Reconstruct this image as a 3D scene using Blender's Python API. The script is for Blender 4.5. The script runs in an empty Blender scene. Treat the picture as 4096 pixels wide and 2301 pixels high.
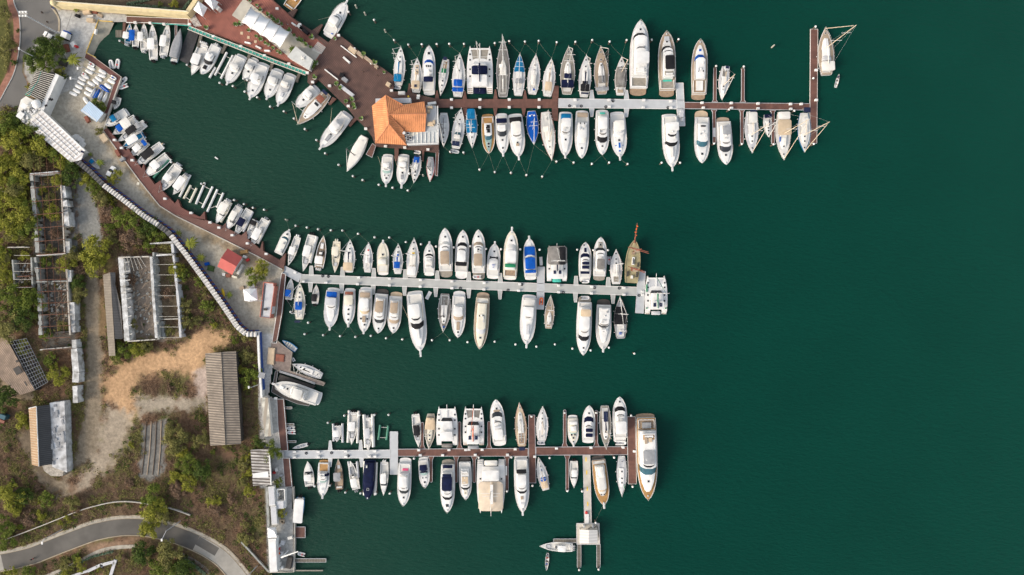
import bpy, math, random
import numpy as np
from mathutils import Vector, Matrix
random.seed(7); rng = np.random.default_rng(7)
R = math.radians
sc = bpy.context.scene
col = sc.collection
S = 0.08; HC = 218.4                      # metres per photo pixel on the water, camera height
def W(x, y, z=0.0):                       # photo pixel -> point at height z
    k = S*(1-z/HC)
    return Vector(((x-2048)*k, (1150.5-y)*k, z))
# ---------------- camera, sky, sun, exposure
cd = bpy.data.cameras.new('camera'); cam = bpy.data.objects.new('camera', cd); col.objects.link(cam)
cam.location = (0, 0, HC); cam.rotation_euler = (0, 0, 0)
cd.lens = 24; cd.sensor_width = 36; cd.clip_end = 6000; cd.clip_start = 1
sc.camera = cam
SUN_EL = 30; SD = Vector((-1.0, -0.42, 0)).normalized()
wd = bpy.data.worlds.new('World'); sc.world = wd; wd.use_nodes = True
nt = wd.node_tree; bg = nt.nodes['Background']
sky = nt.nodes.new('ShaderNodeTexSky'); sky.sky_type = 'NISHITA'; sky.sun_disc = False
sky.sun_elevation = R(SUN_EL); sky.sun_rotation = math.atan2(SD.x, SD.y) % (2*math.pi)
sky.air_density = 1.0; sky.dust_density = 3.0; sky.ozone_density = 1.0
hs = nt.nodes.new('ShaderNodeHueSaturation'); hs.inputs['Saturation'].default_value = .45      # hazy, nearly white sky
nt.links.new(sky.outputs[0], hs.inputs['Color']); nt.links.new(hs.outputs[0], bg.inputs[0]); bg.inputs[1].default_value = 0.135
sl = bpy.data.lights.new('sun', 'SUN'); sun = bpy.data.objects.new('sun', sl); col.objects.link(sun)
sl.energy = 1.25; sl.angle = R(20); sl.color = (1.0, 0.80, 0.60)
dvec = Vector((SD.x*math.cos(R(SUN_EL)), SD.y*math.cos(R(SUN_EL)), math.sin(R(SUN_EL))))
sun.rotation_euler = dvec.to_track_quat('Z', 'Y').to_euler(); sun.location = dvec*300
sc.view_settings.view_transform = 'Standard'; sc.view_settings.look = 'None'
sc.view_settings.exposure = 0.9; sc.view_settings.gamma = 1.0
sc.render.resolution_x = 1024; sc.render.resolution_y = 575

# ---------------- materials
MATS = {}
def mt(name, rgb, rough=.5, var=.10, scale=1.2, metal=0, coord='Position', rgb2=None, detail=4, island=0, stretch=None, spec=None, bump=0):
    if name in MATS: return MATS[name]
    m = bpy.data.materials.new(name); m.use_nodes = True; n = m.node_tree.nodes; l = m.node_tree.links
    p = n['Principled BSDF']; p.inputs['Roughness'].default_value = rough; p.inputs['Metallic'].default_value = metal
    if spec is not None: p.inputs['Specular IOR Level'].default_value = spec
    g = n.new('ShaderNodeNewGeometry'); no = n.new('ShaderNodeTexNoise'); no.inputs['Scale'].default_value = scale; no.inputs['Detail'].default_value = detail
    src = g.outputs['Position']
    if stretch:
        mp = n.new('ShaderNodeMapping'); mp.inputs['Scale'].default_value = stretch; l.new(src, mp.inputs[0]); src = mp.outputs[0]
    l.new(src, no.inputs['Vector'])
    mx = n.new('ShaderNodeMix'); mx.data_type = 'RGBA'
    c1 = [c*(1-var) for c in rgb]; c2 = list(rgb2) if rgb2 else [min(1, c*(1+var)) for c in rgb]
    mx.inputs[6].default_value = (*c1, 1); mx.inputs[7].default_value = (*c2, 1)
    f = no.outputs[0]
    rp = n.new('ShaderNodeMapRange'); rp.inputs[1].default_value = .32; rp.inputs[2].default_value = .68; l.new(f, rp.inputs[0]); f = rp.outputs[0]
    if island:
        a = n.new('ShaderNodeMath'); a.operation = 'MULTIPLY_ADD'; l.new(g.outputs['Random Per Island'], a.inputs[0]); a.inputs[1].default_value = island
        b = n.new('ShaderNodeMath'); b.operation = 'MULTIPLY'; b.inputs[1].default_value = 1-island; l.new(f, b.inputs[0]); l.new(b.outputs[0], a.inputs[2]); f = a.outputs[0]
    l.new(f, mx.inputs[0]); l.new(mx.outputs[2], p.inputs['Base Color'])
    if bump:
        bp = n.new('ShaderNodeBump'); bp.inputs['Distance'].default_value = bump; l.new(no.outputs[0], bp.inputs['Height']); l.new(bp.outputs[0], p.inputs['Normal'])
    MATS[name] = m; return m
def stripe(name, rgb, rgb2, ang, per, rough=.7, bump=.04, sharp=.5, dirt=.25):
    if name in MATS: return MATS[name]
    m = mt(name, rgb, rough, dirt, .5, detail=6); n = m.node_tree.nodes; l = m.node_tree.links
    p = n['Principled BSDF']; base = p.inputs['Base Color'].links[0].from_socket
    g = n.new('ShaderNodeNewGeometry'); mp = n.new('ShaderNodeMapping'); mp.inputs['Rotation'].default_value = (0, 0, -ang); l.new(g.outputs['Position'], mp.inputs[0])
    w = n.new('ShaderNodeTexWave'); w.inputs['Scale'].default_value = 2*math.pi/per/20; w.inputs['Distortion'].default_value = .25; w.inputs['Detail Scale'].default_value = .6; l.new(mp.outputs[0], w.inputs[0])
    mr = n.new('ShaderNodeMapRange'); mr.inputs[1].default_value = .5-sharp/2; mr.inputs[2].default_value = .5+sharp/2; l.new(w.outputs['Fac'], mr.inputs[0])
    mx = n.new('ShaderNodeMix'); mx.data_type = 'RGBA'; mx.inputs[7].default_value = (*rgb2, 1); l.new(base, mx.inputs[6]); l.new(mr.outputs[0], mx.inputs[0]); l.new(mx.outputs[2], p.inputs['Base Color'])
    bp = n.new('ShaderNodeBump'); bp.inputs['Distance'].default_value = bump; l.new(w.outputs['Fac'], bp.inputs['Height']); l.new(bp.outputs[0], p.inputs['Normal'])
    return m
mt('gel', (.715, .71, .68), .35, .10, .5, detail=7)
mt('awning', (.60, .50, .38), .85, .12, .5)
mt('gel2', (.62, .61, .57), .4, .07, .4)
mt('gel3', (.62, .62, .60), .5, .06, .4)
mt('cream', (.66, .62, .50), .5, .08, .5)
mt('canvas', (.70, .68, .62), .8, .08, .6)
mt('fly', (.56, .54, .49), .7, .1, 1)
mt('teak', (.30, .215, .14), .7, .18, 1.5)
mt('gteak', (.27, .245, .20), .7, .15, 1.5)
mt('gold', (.38, .21, .07), .6, .15, 1.5)
mt('tan', (.36, .28, .20), .85, .10, 1)
mt('beige', (.55, .43, .29), .85, .10, .8)
mt('navy', (.005, .009, .036), .8, .3, 1, spec=.15)
mt('blue', (.004, .08, .38), .8, .2, .8, spec=.15)
mt('lblue', (.004, .15, .32), .8, .2, .8, spec=.15)
mt('black', (.012, .012, .014), .7, .3, 1, spec=.2)
mt('dark', (.05, .045, .04), .8, .2, 1)
mt('glass', (.025, .028, .032), .08, .2, .6)
mt('bglass', (.03, .10, .13), .1, .2, .6)
mt('gglass', (.28, .40, .36), .15, .2, .6)
mt('grey', (.27, .28, .29), .8, .12, 1)
mt('lgrey', (.50, .51, .52), .7, .08, 1)
mt('mesh', (.19, .18, .165), .9, .25, .7)
mt('green', (.0, .17, .07), .7, .15, 1)
mt('aqua', (.05, .42, .33), .8, .15, 1)
mt('red', (.50, .03, .03), .7, .15, 1)
mt('orange', (.75, .13, .02), .7, .15, 1)
mt('yellow', (.75, .50, .02), .7, .15, 1)
mt('pink', (.7, .08, .2), .6, .1, 1)
mt('solar', (.012, .018, .05), .2, .4, 3)
mt('alu', (.62, .60, .55), .4, .08, 1)
mt('spar', (.70, .58, .42), .5, .1, 1)
mt('darkspar', (.06, .05, .045), .6, .2, 1)
mt('redwood', (.22, .07, .04), .7, .2, 1)
mt('ochre', (.31, .27, .15), .8, .2, .6)
mt('navyhull', (.02, .035, .09), .3, .1, 1)
mt('line', (.24, .23, .18), .9, .2, 1)
mt('rope', (.42, .40, .33), .9, .2, 1)
mt('pile', (.10, .075, .055), .9, .3, 2)
mt('cap', (.74, .735, .70), .5, .16, .25)
mt('concrete', (.40, .41, .39), .85, .10, .35, detail=8)
mt('concrete2', (.45, .47, .48), .8, .06, .5, detail=8)
mt('pale', (.50, .47, .41), .9, .12, .5, detail=8)
mt('rusty', (.16, .07, .04), .9, .3, 1)
mt('skin', (.35, .20, .13), .6, .1, 3)

# ---------------- mesh helpers
class MB:
    def __init__(s): s.v = []; s.f = []; s.m = []
    def add(s, vs, fs, mi=0):
        o = len(s.v); s.v += [tuple(v) for v in vs]; s.f += [tuple(i+o for i in f) for f in fs]; s.m += [mi]*len(fs)
        return s
    def box(s, c, d, rz=0, mi=0, top=1.0):
        cx, cy, cz = c; a, b, h = d[0]/2, d[1]/2, d[2]/2; co, si = math.cos(rz), math.sin(rz); vs = []
        for z, k in ((-h, 1), (h, top)):
            for x, y in ((-a, -b), (a, -b), (a, b), (-a, b)):
                x *= k; y *= k; vs.append((cx+x*co-y*si, cy+x*si+y*co, cz+z))
        return s.add(vs, [(3, 2, 1, 0), (4, 5, 6, 7), (0, 1, 5, 4), (1, 2, 6, 5), (2, 3, 7, 6), (3, 0, 4, 7)], mi)
    def prism(s, poly, z0, z1, mi=0):
        n = len(poly); ar = sum(poly[i][0]*poly[(i+1) % n][1]-poly[(i+1) % n][0]*poly[i][1] for i in range(n))
        if ar < 0: poly = poly[::-1]
        vs = [(p[0], p[1], z0) for p in poly]+[(p[0], p[1], z1) for p in poly]
        return s.add(vs, [tuple(range(n-1, -1, -1)), tuple(range(n, 2*n))]+[(i, (i+1) % n, n+(i+1) % n, n+i) for i in range(n)], mi)
    def tube(s, p0, p1, r0, r1=None, n=6, mi=0):
        r1 = r0 if r1 is None else r1; p0 = Vector(p0); p1 = Vector(p1); d = p1-p0
        if d.length < 1e-6: return s
        q = d.to_track_quat('Z', 'Y'); vs = []
        for p, r in ((p0, r0), (p1, r1)):
            for i in range(n):
                a = 2*math.pi*i/n; vs.append(p+q @ Vector((r*math.cos(a), r*math.sin(a), 0)))
        return s.add(vs, [tuple(range(n-1, -1, -1)), tuple(range(n, 2*n))]+[(i, (i+1) % n, n+(i+1) % n, n+i) for i in range(n)], mi)
    def path(s, pts, r, n=5):
        for a, b in zip(pts[:-1], pts[1:]): s.tube(a, b, r, r, n)
        return s
    def rings(s, R_, closed=True, cap0=True, cap1=True, mi=0):
        n = len(R_[0]); vs = [p for r in R_ for p in r]; fs = []
        for k in range(len(R_)-1):
            for i in range(n if closed else n-1):
                j = (i+1) % n; fs.append((k*n+i, k*n+j, (k+1)*n+j, (k+1)*n+i))
        if cap0: fs.append(tuple(range(n-1, -1, -1)))
        if cap1: fs.append(tuple(range((len(R_)-1)*n, len(R_)*n)))
        return s.add(vs, fs, mi)
    def sphere(s, c, r, nu=10, nv=6, sz=1.0, zmin=-1):
        rr = []
        for k in range(nv+1):
            a = math.pi*(k/nv-.5); z = max(math.sin(a), zmin)
            rr.append([(c[0]+r*max(.02, math.cos(a))*math.cos(2*math.pi*i/nu), c[1]+r*max(.02, math.cos(a))*math.sin(2*math.pi*i/nu), c[2]+r*z*sz) for i in range(nu)])
        return s.rings(rr)
def mesh_of(name, m, mats, smooth=False):
    me = bpy.data.meshes.new(name); me.from_pydata(m.v, [], m.f)
    if not isinstance(mats, (list, tuple)): mats = [mats]
    for k in mats: me.materials.append(MATS[k] if isinstance(k, str) else k)
    if len(mats) > 1: me.polygons.foreach_set('material_index', m.m)
    if smooth:
        me.polygons.foreach_set('use_smooth', [True]*len(me.polygons)); me.update()
        try: me.set_sharp_from_angle(angle=R(38))
        except Exception: pass
    me.update(); return me
def obj(name, m, mats, parent=None, smooth=False, label=None, cat=None, group=None, kind=None, recenter=True):
    if parent is None and recenter and m.v:
        a = np.array(m.v); c = (a.min(0)+a.max(0))/2; c[2] = a[:, 2].min(); m.v = [tuple(v) for v in (a-c)]
    else: c = None
    me = mesh_of(name, m, mats, smooth); o = bpy.data.objects.new(name, me); col.objects.link(o)
    if c is not None: o.location = tuple(c)
    if parent is not None: o.parent = parent
    tag(o, label, cat, group, kind); return o
def tag(o, label=None, cat=None, group=None, kind=None):
    if label: o['label'] = label
    if cat: o['category'] = cat
    if group: o['group'] = group
    if kind: o['kind'] = kind
    return o
def empty(name, loc, rz=0, label=None, cat=None, group=None):
    o = bpy.data.objects.new(name, None); o.empty_display_size = .3; col.objects.link(o); o.location = loc; o.rotation_euler = (0, 0, rz)
    return tag(o, label, cat, group)
def copy_tree(o, loc=None, rz=None, label=None, scale=None, parent=None, group=None):
    c = o.copy(); col.objects.link(c)
    if parent is not None: c.parent = parent
    if loc is not None: c.location = loc
    if rz is not None: c.rotation_euler = (0, 0, rz)
    if scale is not None: c.scale = (scale,)*3 if not isinstance(scale, tuple) else scale
    if label: c['label'] = label
    if group: c['group'] = group
    for ch in [k for k in KIDS.get(o.name, [])]: copy_tree(ch, parent=c)
    return c
KIDS = {}
def kids(o):                                # remember an object's children so that copies stay cheap
    for ch in [c for c in col.objects if c.parent is o]:
        KIDS.setdefault(o.name, []).append(ch); kids(ch)
def polyW(pts, z=0): return [tuple(W(x, y, z)[:2]) for x, y in pts]
# ---------------- boats
TOPS_ALL = []
BOWS = []
class Boat:
    def __init__(s, name, cat, label, bx, by, sx, sy, beam, kind='motor', hull='gel', deck='gel', fb=None, z=0, group=None, open_=None):
        zr = 1.2+z; b = W(bx, by, zr); st = W(sx, sy, zr); d = b-st; s.L = d.length; s.B = beam*1.05*S*(1-zr/HC); s.kind = kind; s.k = max(.55, min(1.35, s.L/14.5))
        c = (b+st)/2; s.root = empty(name, (c.x, c.y, z), math.atan2(-d.x, d.y), label, cat, group)
        base = {'motor': .55+.072*s.L, 'sail': .45+.05*s.L, 'cc': .55+.03*s.L}[kind]
        s.fb = fb or base; s.roofs = []; s.open = open_; s.hull(hull, deck)
        if z == 0: BOWS.append((b.copy(), d.normalized()))
    def hw(s, t):
        B2 = s.B/2
        if s.kind == 'motor':
            if t < .42: return B2*(.90+.10*math.sin(math.pi/2*t/.42))
            return B2*max(.0, 1-((t-.42)/.58)**2.9)**.68
        if s.kind == 'sail':
            if t < .42: return B2*(.62+.38*math.sin(math.pi/2*t/.42))
            return B2*max(0, 1-((t-.42)/.58)**1.9)
        if t < .40: return B2*(.86+.14*math.sin(math.pi/2*t/.40))
        return B2*max(0, 1-((t-.40)/.60)**2.0)**.92
    def zs(s, t): return s.fb*(.86+.34*t*t)
    def Y(s, t): return (t-.5)*s.L
    def P(s, t, u, z): return Vector((u*s.B/2, s.Y(t), z))
    def hull(s, hm, dm):
        T = [0, .08, .2, .35, .5, .62, .72, .8, .87, .93, .975, 1]; g = .13 if s.kind != 'cc' else .22; rr = []; dk = []
        for t in T:
            w = max(.03, s.hw(t)); z = s.zs(t); y = s.Y(t); rk = lambda q: y-s.L*.09*t**3*q
            half = [(max(.015, w-g*min(1, w/.5)), y, z), (w, y, z), (w*.97, rk(.35), z*.62), (w*.86, rk(.75), .12), (w*.6, rk(1), -.2)]
            rr.append([(-a, b_, c) for a, b_, c in half]+[(0, rk(1.1), -.45)]+[(a, b_, c) for a, b_, c in half[::-1]])
        m = MB(); m.rings(rr, closed=False, cap0=False, cap1=False)
        r0 = rr[0]; m.add(r0[1:-1], [tuple(range(len(r0)-2))])
        h = obj('hull', m, hm, s.root, True)
        # rub rail
        for sg in (-1, 1):
          m = MB(); m.path([(sg*(max(.03, s.hw(t))+.012), s.Y(t)-s.L*.02*t**3, s.zs(t)*.86) for t in T], .035, 4)
          obj('rub_rail', m, 'dark' if hm != 'black' else 'gel', s.root)
        # deck
        m = MB(); tf = s.open if s.open else 0
        def strip(t0, t1, dz, crown, inner=0):
            ts = [t0]+[t for t in T if t0 < t < t1]+[t1]; R_ = []
            for t in ts:
                w = max(.012, max(.03, s.hw(t))-g*min(1, max(.03, s.hw(t))/.5)); z = s.zs(t)
                if dz > .1: R_.append([(-w, s.Y(t), z), (-w*.985, s.Y(t), z-dz), (0, s.Y(t), z-dz), (w*.985, s.Y(t), z-dz), (w, s.Y(t), z)])
                else: R_.append([(-w, s.Y(t), z-dz), (-w*.5, s.Y(t), z-dz+crown*.8), (0, s.Y(t), z-dz+crown), (w*.5, s.Y(t), z-dz+crown*.8), (w, s.Y(t), z-dz)])
            m.rings(R_, closed=False, cap0=dz > .1, cap1=dz > .1)
        s.drop = 0
        if s.open:
            s.drop = s.fb*.5; strip(.05, s.open, s.drop, 0); strip(s.open, 1, .03, .06)
            w0 = max(.03, s.hw(0)-g); w1 = s.hw(.05)-g; z0 = s.zs(0)
            m.add([(-w0, s.Y(0), z0-.02), (w0, s.Y(0), z0-.02), (w1, s.Y(.05), z0-.02), (-w1, s.Y(.05), z0-.02)], [(0, 1, 2, 3)])
        else: strip(0, 1, .03, .07)
        obj('deck', m, dm, s.root, True)
    def surf(s, t, u=0):
        z = s.zs(t)+.03
        if s.open and .05 < t < s.open: z = s.zs(t)-s.drop
        for st, z0 in s.roofs:
            if st[0][0] <= t <= st[-1][0]:
                for a, b in zip(st[:-1], st[1:]):
                    if a[0] <= t <= b[0]:
                        q = (t-a[0])/max(1e-6, b[0]-a[0]); w = a[1]+(b[1]-a[1])*q; h = a[2]+(b[2]-a[2])*q
                        if abs(u) < w*.85: z = max(z, (z0 if z0 is not None else s.zs(t))+h*1.01)
        return z
    def loft(s, name, st, mat='gel', z0=None, reg=True, caps=True, parent=None):
        cvs = [a[3] if len(a) > 3 else 0 for a in st]; st = [a[:3] for a in st]
        st = [(t, min(w, .97*s.hw(t)/(s.B/2)), h) for t, w, h in st]; rr = []
        for (t, w, h), cv in zip(st, cvs):
            b = (z0 if z0 is not None else s.zs(t)-.03); x = w*s.B/2; y = s.Y(t)
            half = [(x, y, b), (x*.965, y, b+h*.62), (x*.91, y, b+h*.90), (x*.80, y, b+h*.985), (x*.4, y, b+h*1.01)]
            fy = lambda a: cv*(1-(a/max(x, .01))**2)
            rr.append([(-a, b_+fy(a), c) for a, b_, c in half]+[(a, b_+fy(a), c) for a, b_, c in half[::-1]])
        m = MB(); m.rings(rr, closed=False, cap0=caps, cap1=caps)
        if reg: s.roofs.append((st, z0))
        return obj(name, m, mat, parent or s.root, True)
    def sidewin(s, st, mat='glass', z0=None, lo=.32, hi=.82, par=None):
        for sg in (-1, 1):
            m = MB()
            for a, b in zip(st[:-1], st[1:]):
                q = []
                for (t, w, h), f in ((a, lo), (b, lo), (b, hi), (a, hi)):
                    w = min(w, .97*s.hw(t)/(s.B/2)); zb = z0 if z0 is not None else s.zs(t)-.03
                    x = w*s.B/2*(1-.035*f/.62 if f < .62 else .965-.055*(f-.62)/.28)+.02; q.append((sg*x, s.Y(t), zb+h*f))
                m.add(q, [(0, 1, 2, 3) if sg > 0 else (3, 2, 1, 0)])
            obj('side_window', m, mat, par or s.root)
    def slab(s, name, t0, t1, w, z, mat, u=0, th=.09, rnd=.14, crown=.12, posts=0, parent=None, w2=None):
        w2 = w if w2 is None else w2; n = 11; rr = []; 
        for i in range(n):
            q = i/(n-1); t = t0+(t1-t0)*(.5-.5*math.cos(math.pi*q)); e = min(q, 1-q)*2
            e = abs(2*(t-t0)/(t1-t0)-1); k = (1-max(0, (e-(1-rnd))/rnd)**2*.30); ww = (w+(w2-w)*(t-t0)/(t1-t0))*s.B/2*k; cz = crown*(1-e*e)
            rr.append([(u*s.B/2-ww, s.Y(t), z), (u*s.B/2-ww*.96, s.Y(t), z+th), (u*s.B/2-ww*.5, s.Y(t), z+th+cz*.75), (u*s.B/2, s.Y(t), z+th+cz), (u*s.B/2+ww*.5, s.Y(t), z+th+cz*.75), (u*s.B/2+ww*.96, s.Y(t), z+th), (u*s.B/2+ww, s.Y(t), z)])
        m = MB(); m.rings(rr); o = obj(name, m, mat, parent or s.root, True)
        if posts:
            m = MB()
            for a in (t0+.02, t1-.02):
                for b in (-1, 1): m.tube(s.P(a, u+b*w*.85, s.surf(a, u+b*w*.5)-.1), s.P(a, u+b*w*.82, z+.02), .035, n=5)
            m.path([(u*s.B/2+q*w*.8*s.B/2, s.Y(a), z) for a, q in ((t0+.02, -1), (t0+.02, 1), (t1-.02, 1), (t1-.02, -1), (t0+.02, -1))], .035, 4)
            obj('frame', m, 'alu', o)
        return o
    def pad(s, t0, t1, u0, u1, mat, th=.1, name='cushion', z=None):
        tm, um = (t0+t1)/2, (u0+u1)/2
        m = MB(); vs = []
        for dz in (-.25, th):
            for t, u in ((t0, u0), (t0, u1), (t1, u1), (t1, u0)): vs.append(s.P(t, u, (s.surf(t, u) if z is None else z)+dz))
        m.add(vs, [(3, 2, 1, 0), (4, 5, 6, 7), (0, 1, 5, 4), (1, 2, 6, 5), (2, 3, 7, 6), (3, 0, 4, 7)]); return obj(name, m, mat, s.root)
    def hatch(s, t, u=0, d=.55, mat='glass', z=None):
        z = s.surf(t, u) if z is None else z; y = s.Y(t); x = u*s.B/2
        m = MB(); m.box((x, y, z), (d+.14, d+.14, .10)); f = obj('hatch', m, 'gel', s.root)
        m = MB(); m.box((x, y, z+.06), (d, d, .05)); obj('pane', m, mat, f)
    def ob(s, n, mat='black'):
        for i in range(n):
            x = (i-(n-1)/2)*.62; y = s.Y(0)
            m = MB(); m.sphere((x, y-.42, s.fb*.8+.45), .30, 8, 6, 1.0)
            m.v = [((v[0]-x)*.8+x, (v[1]-(y-.42))*1.55+(y-.42), v[2]) for v in m.v]
            o = obj('outboard_motor', m, mat, s.root, True)
            m = MB(); m.box((x, y-.55, s.fb*.8-.35), (.2, .4, 1.3)); m.box((x, y-.12, s.fb*.8), (.3, .3, .5)); obj('bracket', m, 'lgrey' if mat != 'black' else 'dark', o)
    def rail(s, t0=.55, h=.6, mat='alu'):
        m = MB(); ts = [t0+(1-t0)*i/8 for i in range(9)]
        pts = [(-max(.05, s.hw(t)-.1), s.Y(t), s.zs(t)+h) for t in ts[:-1]]+[(0, s.Y(1)+.1, s.zs(1)+h)]+[(max(.05, s.hw(t)-.1), s.Y(t), s.zs(t)+h) for t in ts[:-1][::-1]]
        m.path(pts, .03, 4)
        for p in pts[::2]: m.tube(p, (p[0], p[1], p[2]-h), .02, n=4)
        obj('rail', m, mat, s.root)
    def pulpit(s, d=1.0, mat='gel'):
        m = MB(); z = s.zs(1); m.box((0, s.Y(1)+d*.25, z), (.6, d*1.6, .14)); m.tube((-.2, s.Y(1)+d, z+.05), (.2, s.Y(1)+d, z+.05), .12, n=6); obj('bow_pulpit', m, mat, s.root)
        m = MB(); m.tube((0, s.Y(1)-d*.3, z+.14), (0, s.Y(1)+d*.9, z+.1), .05, n=5); obj('anchor', m, 'lgrey', s.root)
    def plat(s, d, w=.85, mat='gel'):
        m = MB(); z = .38; n = 7; ww = s.B/2*w; poly = [(-ww, s.Y(0)+.3)]+[(-ww*math.cos(math.pi*i/n)*(1 if i not in (0, n) else 1), s.Y(0)-d*(.55+.45*math.sin(math.pi*i/n))) for i in range(n+1)]+[(ww, s.Y(0)+.3)]
        m.prism(poly, z-.14, z); obj('swim_platform', m, mat, s.root)
    def fenders(s, n=3):
        for sg in (-1, 1):
            for i in range(n):
                m = MB(); t = .15+.5*i/max(1, n-1); x = sg*(s.hw(t)+.16); m.sphere((x, s.Y(t), s.zs(t)*.55), .17, 7, 5, 1.8); obj('fender', m, 'cap', s.root, True)
    def cockpit(s, t0, t1, w, mat, h=.32, cm='gel'):
        s.pad(t0, t1, -w, w, mat, .03, 'cockpit_floor'); m = MB(); z = s.zs(t0)
        for sg in (-1, 1):
            a = s.P(t0, sg*w, z+h/2); b = s.P(t1, sg*w, z+h/2); m.box(((a.x+b.x)/2, (a.y+b.y)/2, z+h/2-.05), (.16, abs(a.y-b.y), h))
        m.box((0, s.Y(t0)+.08, z+h/2-.05), (w*s.B+.17, .18, h)); obj('coaming', m, cm, s.root)
    def mast(s, t, h, boom=.35, cover=None, mat='alu', nsp=2, r=.11, u=0, rig=True, jib='canvas'):
        z0 = s.surf(t, 0); top = z0+h
        m = MB(); m.tube(s.P(t, u, z0-.1), s.P(t, u, top), r, r*.75, 8); o = obj('mast', m, mat, s.root)
        for i in range(nsp):
            m = MB(); z = z0+h*(i+1)/(nsp+1)+.3; w = s.B*.34*(1-.22*i); m.tube((u-w, s.Y(t), z), (u+w, s.Y(t), z), .06, n=5)
            obj('spreader', m, 'gel' if mat != 'darkspar' else mat, o)
        if boom:
            m = MB(); zb = z0+1.1; m.tube(s.P(t-.01, 0, zb), s.P(t-boom, 0, zb+.05), .09, n=6); obj('boom', m, mat, o)
            if cover:
                m = MB(); rr = []
                for i in range(7):
                    q = i/6; tt = t-.005-(boom-.01)*q; rad = .26*(1-.62*q); rr.append([(rad*math.cos(a), s.Y(tt), zb+.22+rad*.9*math.sin(a)) for a in [2*math.pi*j/8 for j in range(8)]])
                m.rings(rr); obj('furled_sail', m, cover, o, True)
        if rig:
            m = MB()
            for q in ((0, s.Y(.985), s.zs(1)+.1), (0, s.Y(.01), s.zs(0)+.2), (s.hw(t), s.Y(t), s.zs(t)), (-s.hw(t), s.Y(t), s.zs(t))): m.tube(q, (0, s.Y(t), top-.1), .014, n=3)
            obj('rigging', m, 'lgrey', o)
            if jib:
                m = MB(); a = Vector((0, s.Y(.97), s.zs(1)+.5)); b = Vector((0, s.Y(t), top-.3)); m.tube(a, a+(b-a)*.93, .11, .06, 6); obj('furled_jib', m, jib, o)
        return o
    def person(s, t, u, shirt='blue', seated=False): pass
def PG(p, k, d): return p.get(k, d)
def extras(b, p):
    for a in PG(p, 'pads', []): b.pad(*a)
    for a in PG(p, 'ha', []): b.hatch(a[0], a[1] if len(a) > 1 else 0, *(a[2:]))
    for a in PG(p, 'tops', []):
        t0, t1, w, m_ = a[:4]; z = a[4] if len(a) > 4 else 2.0; u = a[5] if len(a) > 5 else 0
        tm = (t0+t1)/2; b.slab('canopy', t0, t1, w, max(b.surf(tm, 0), b.surf(t0, 0), b.surf(t1, 0))+z*max(.6, b.k), m_, u=u, posts=1, crown=.18)
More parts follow.
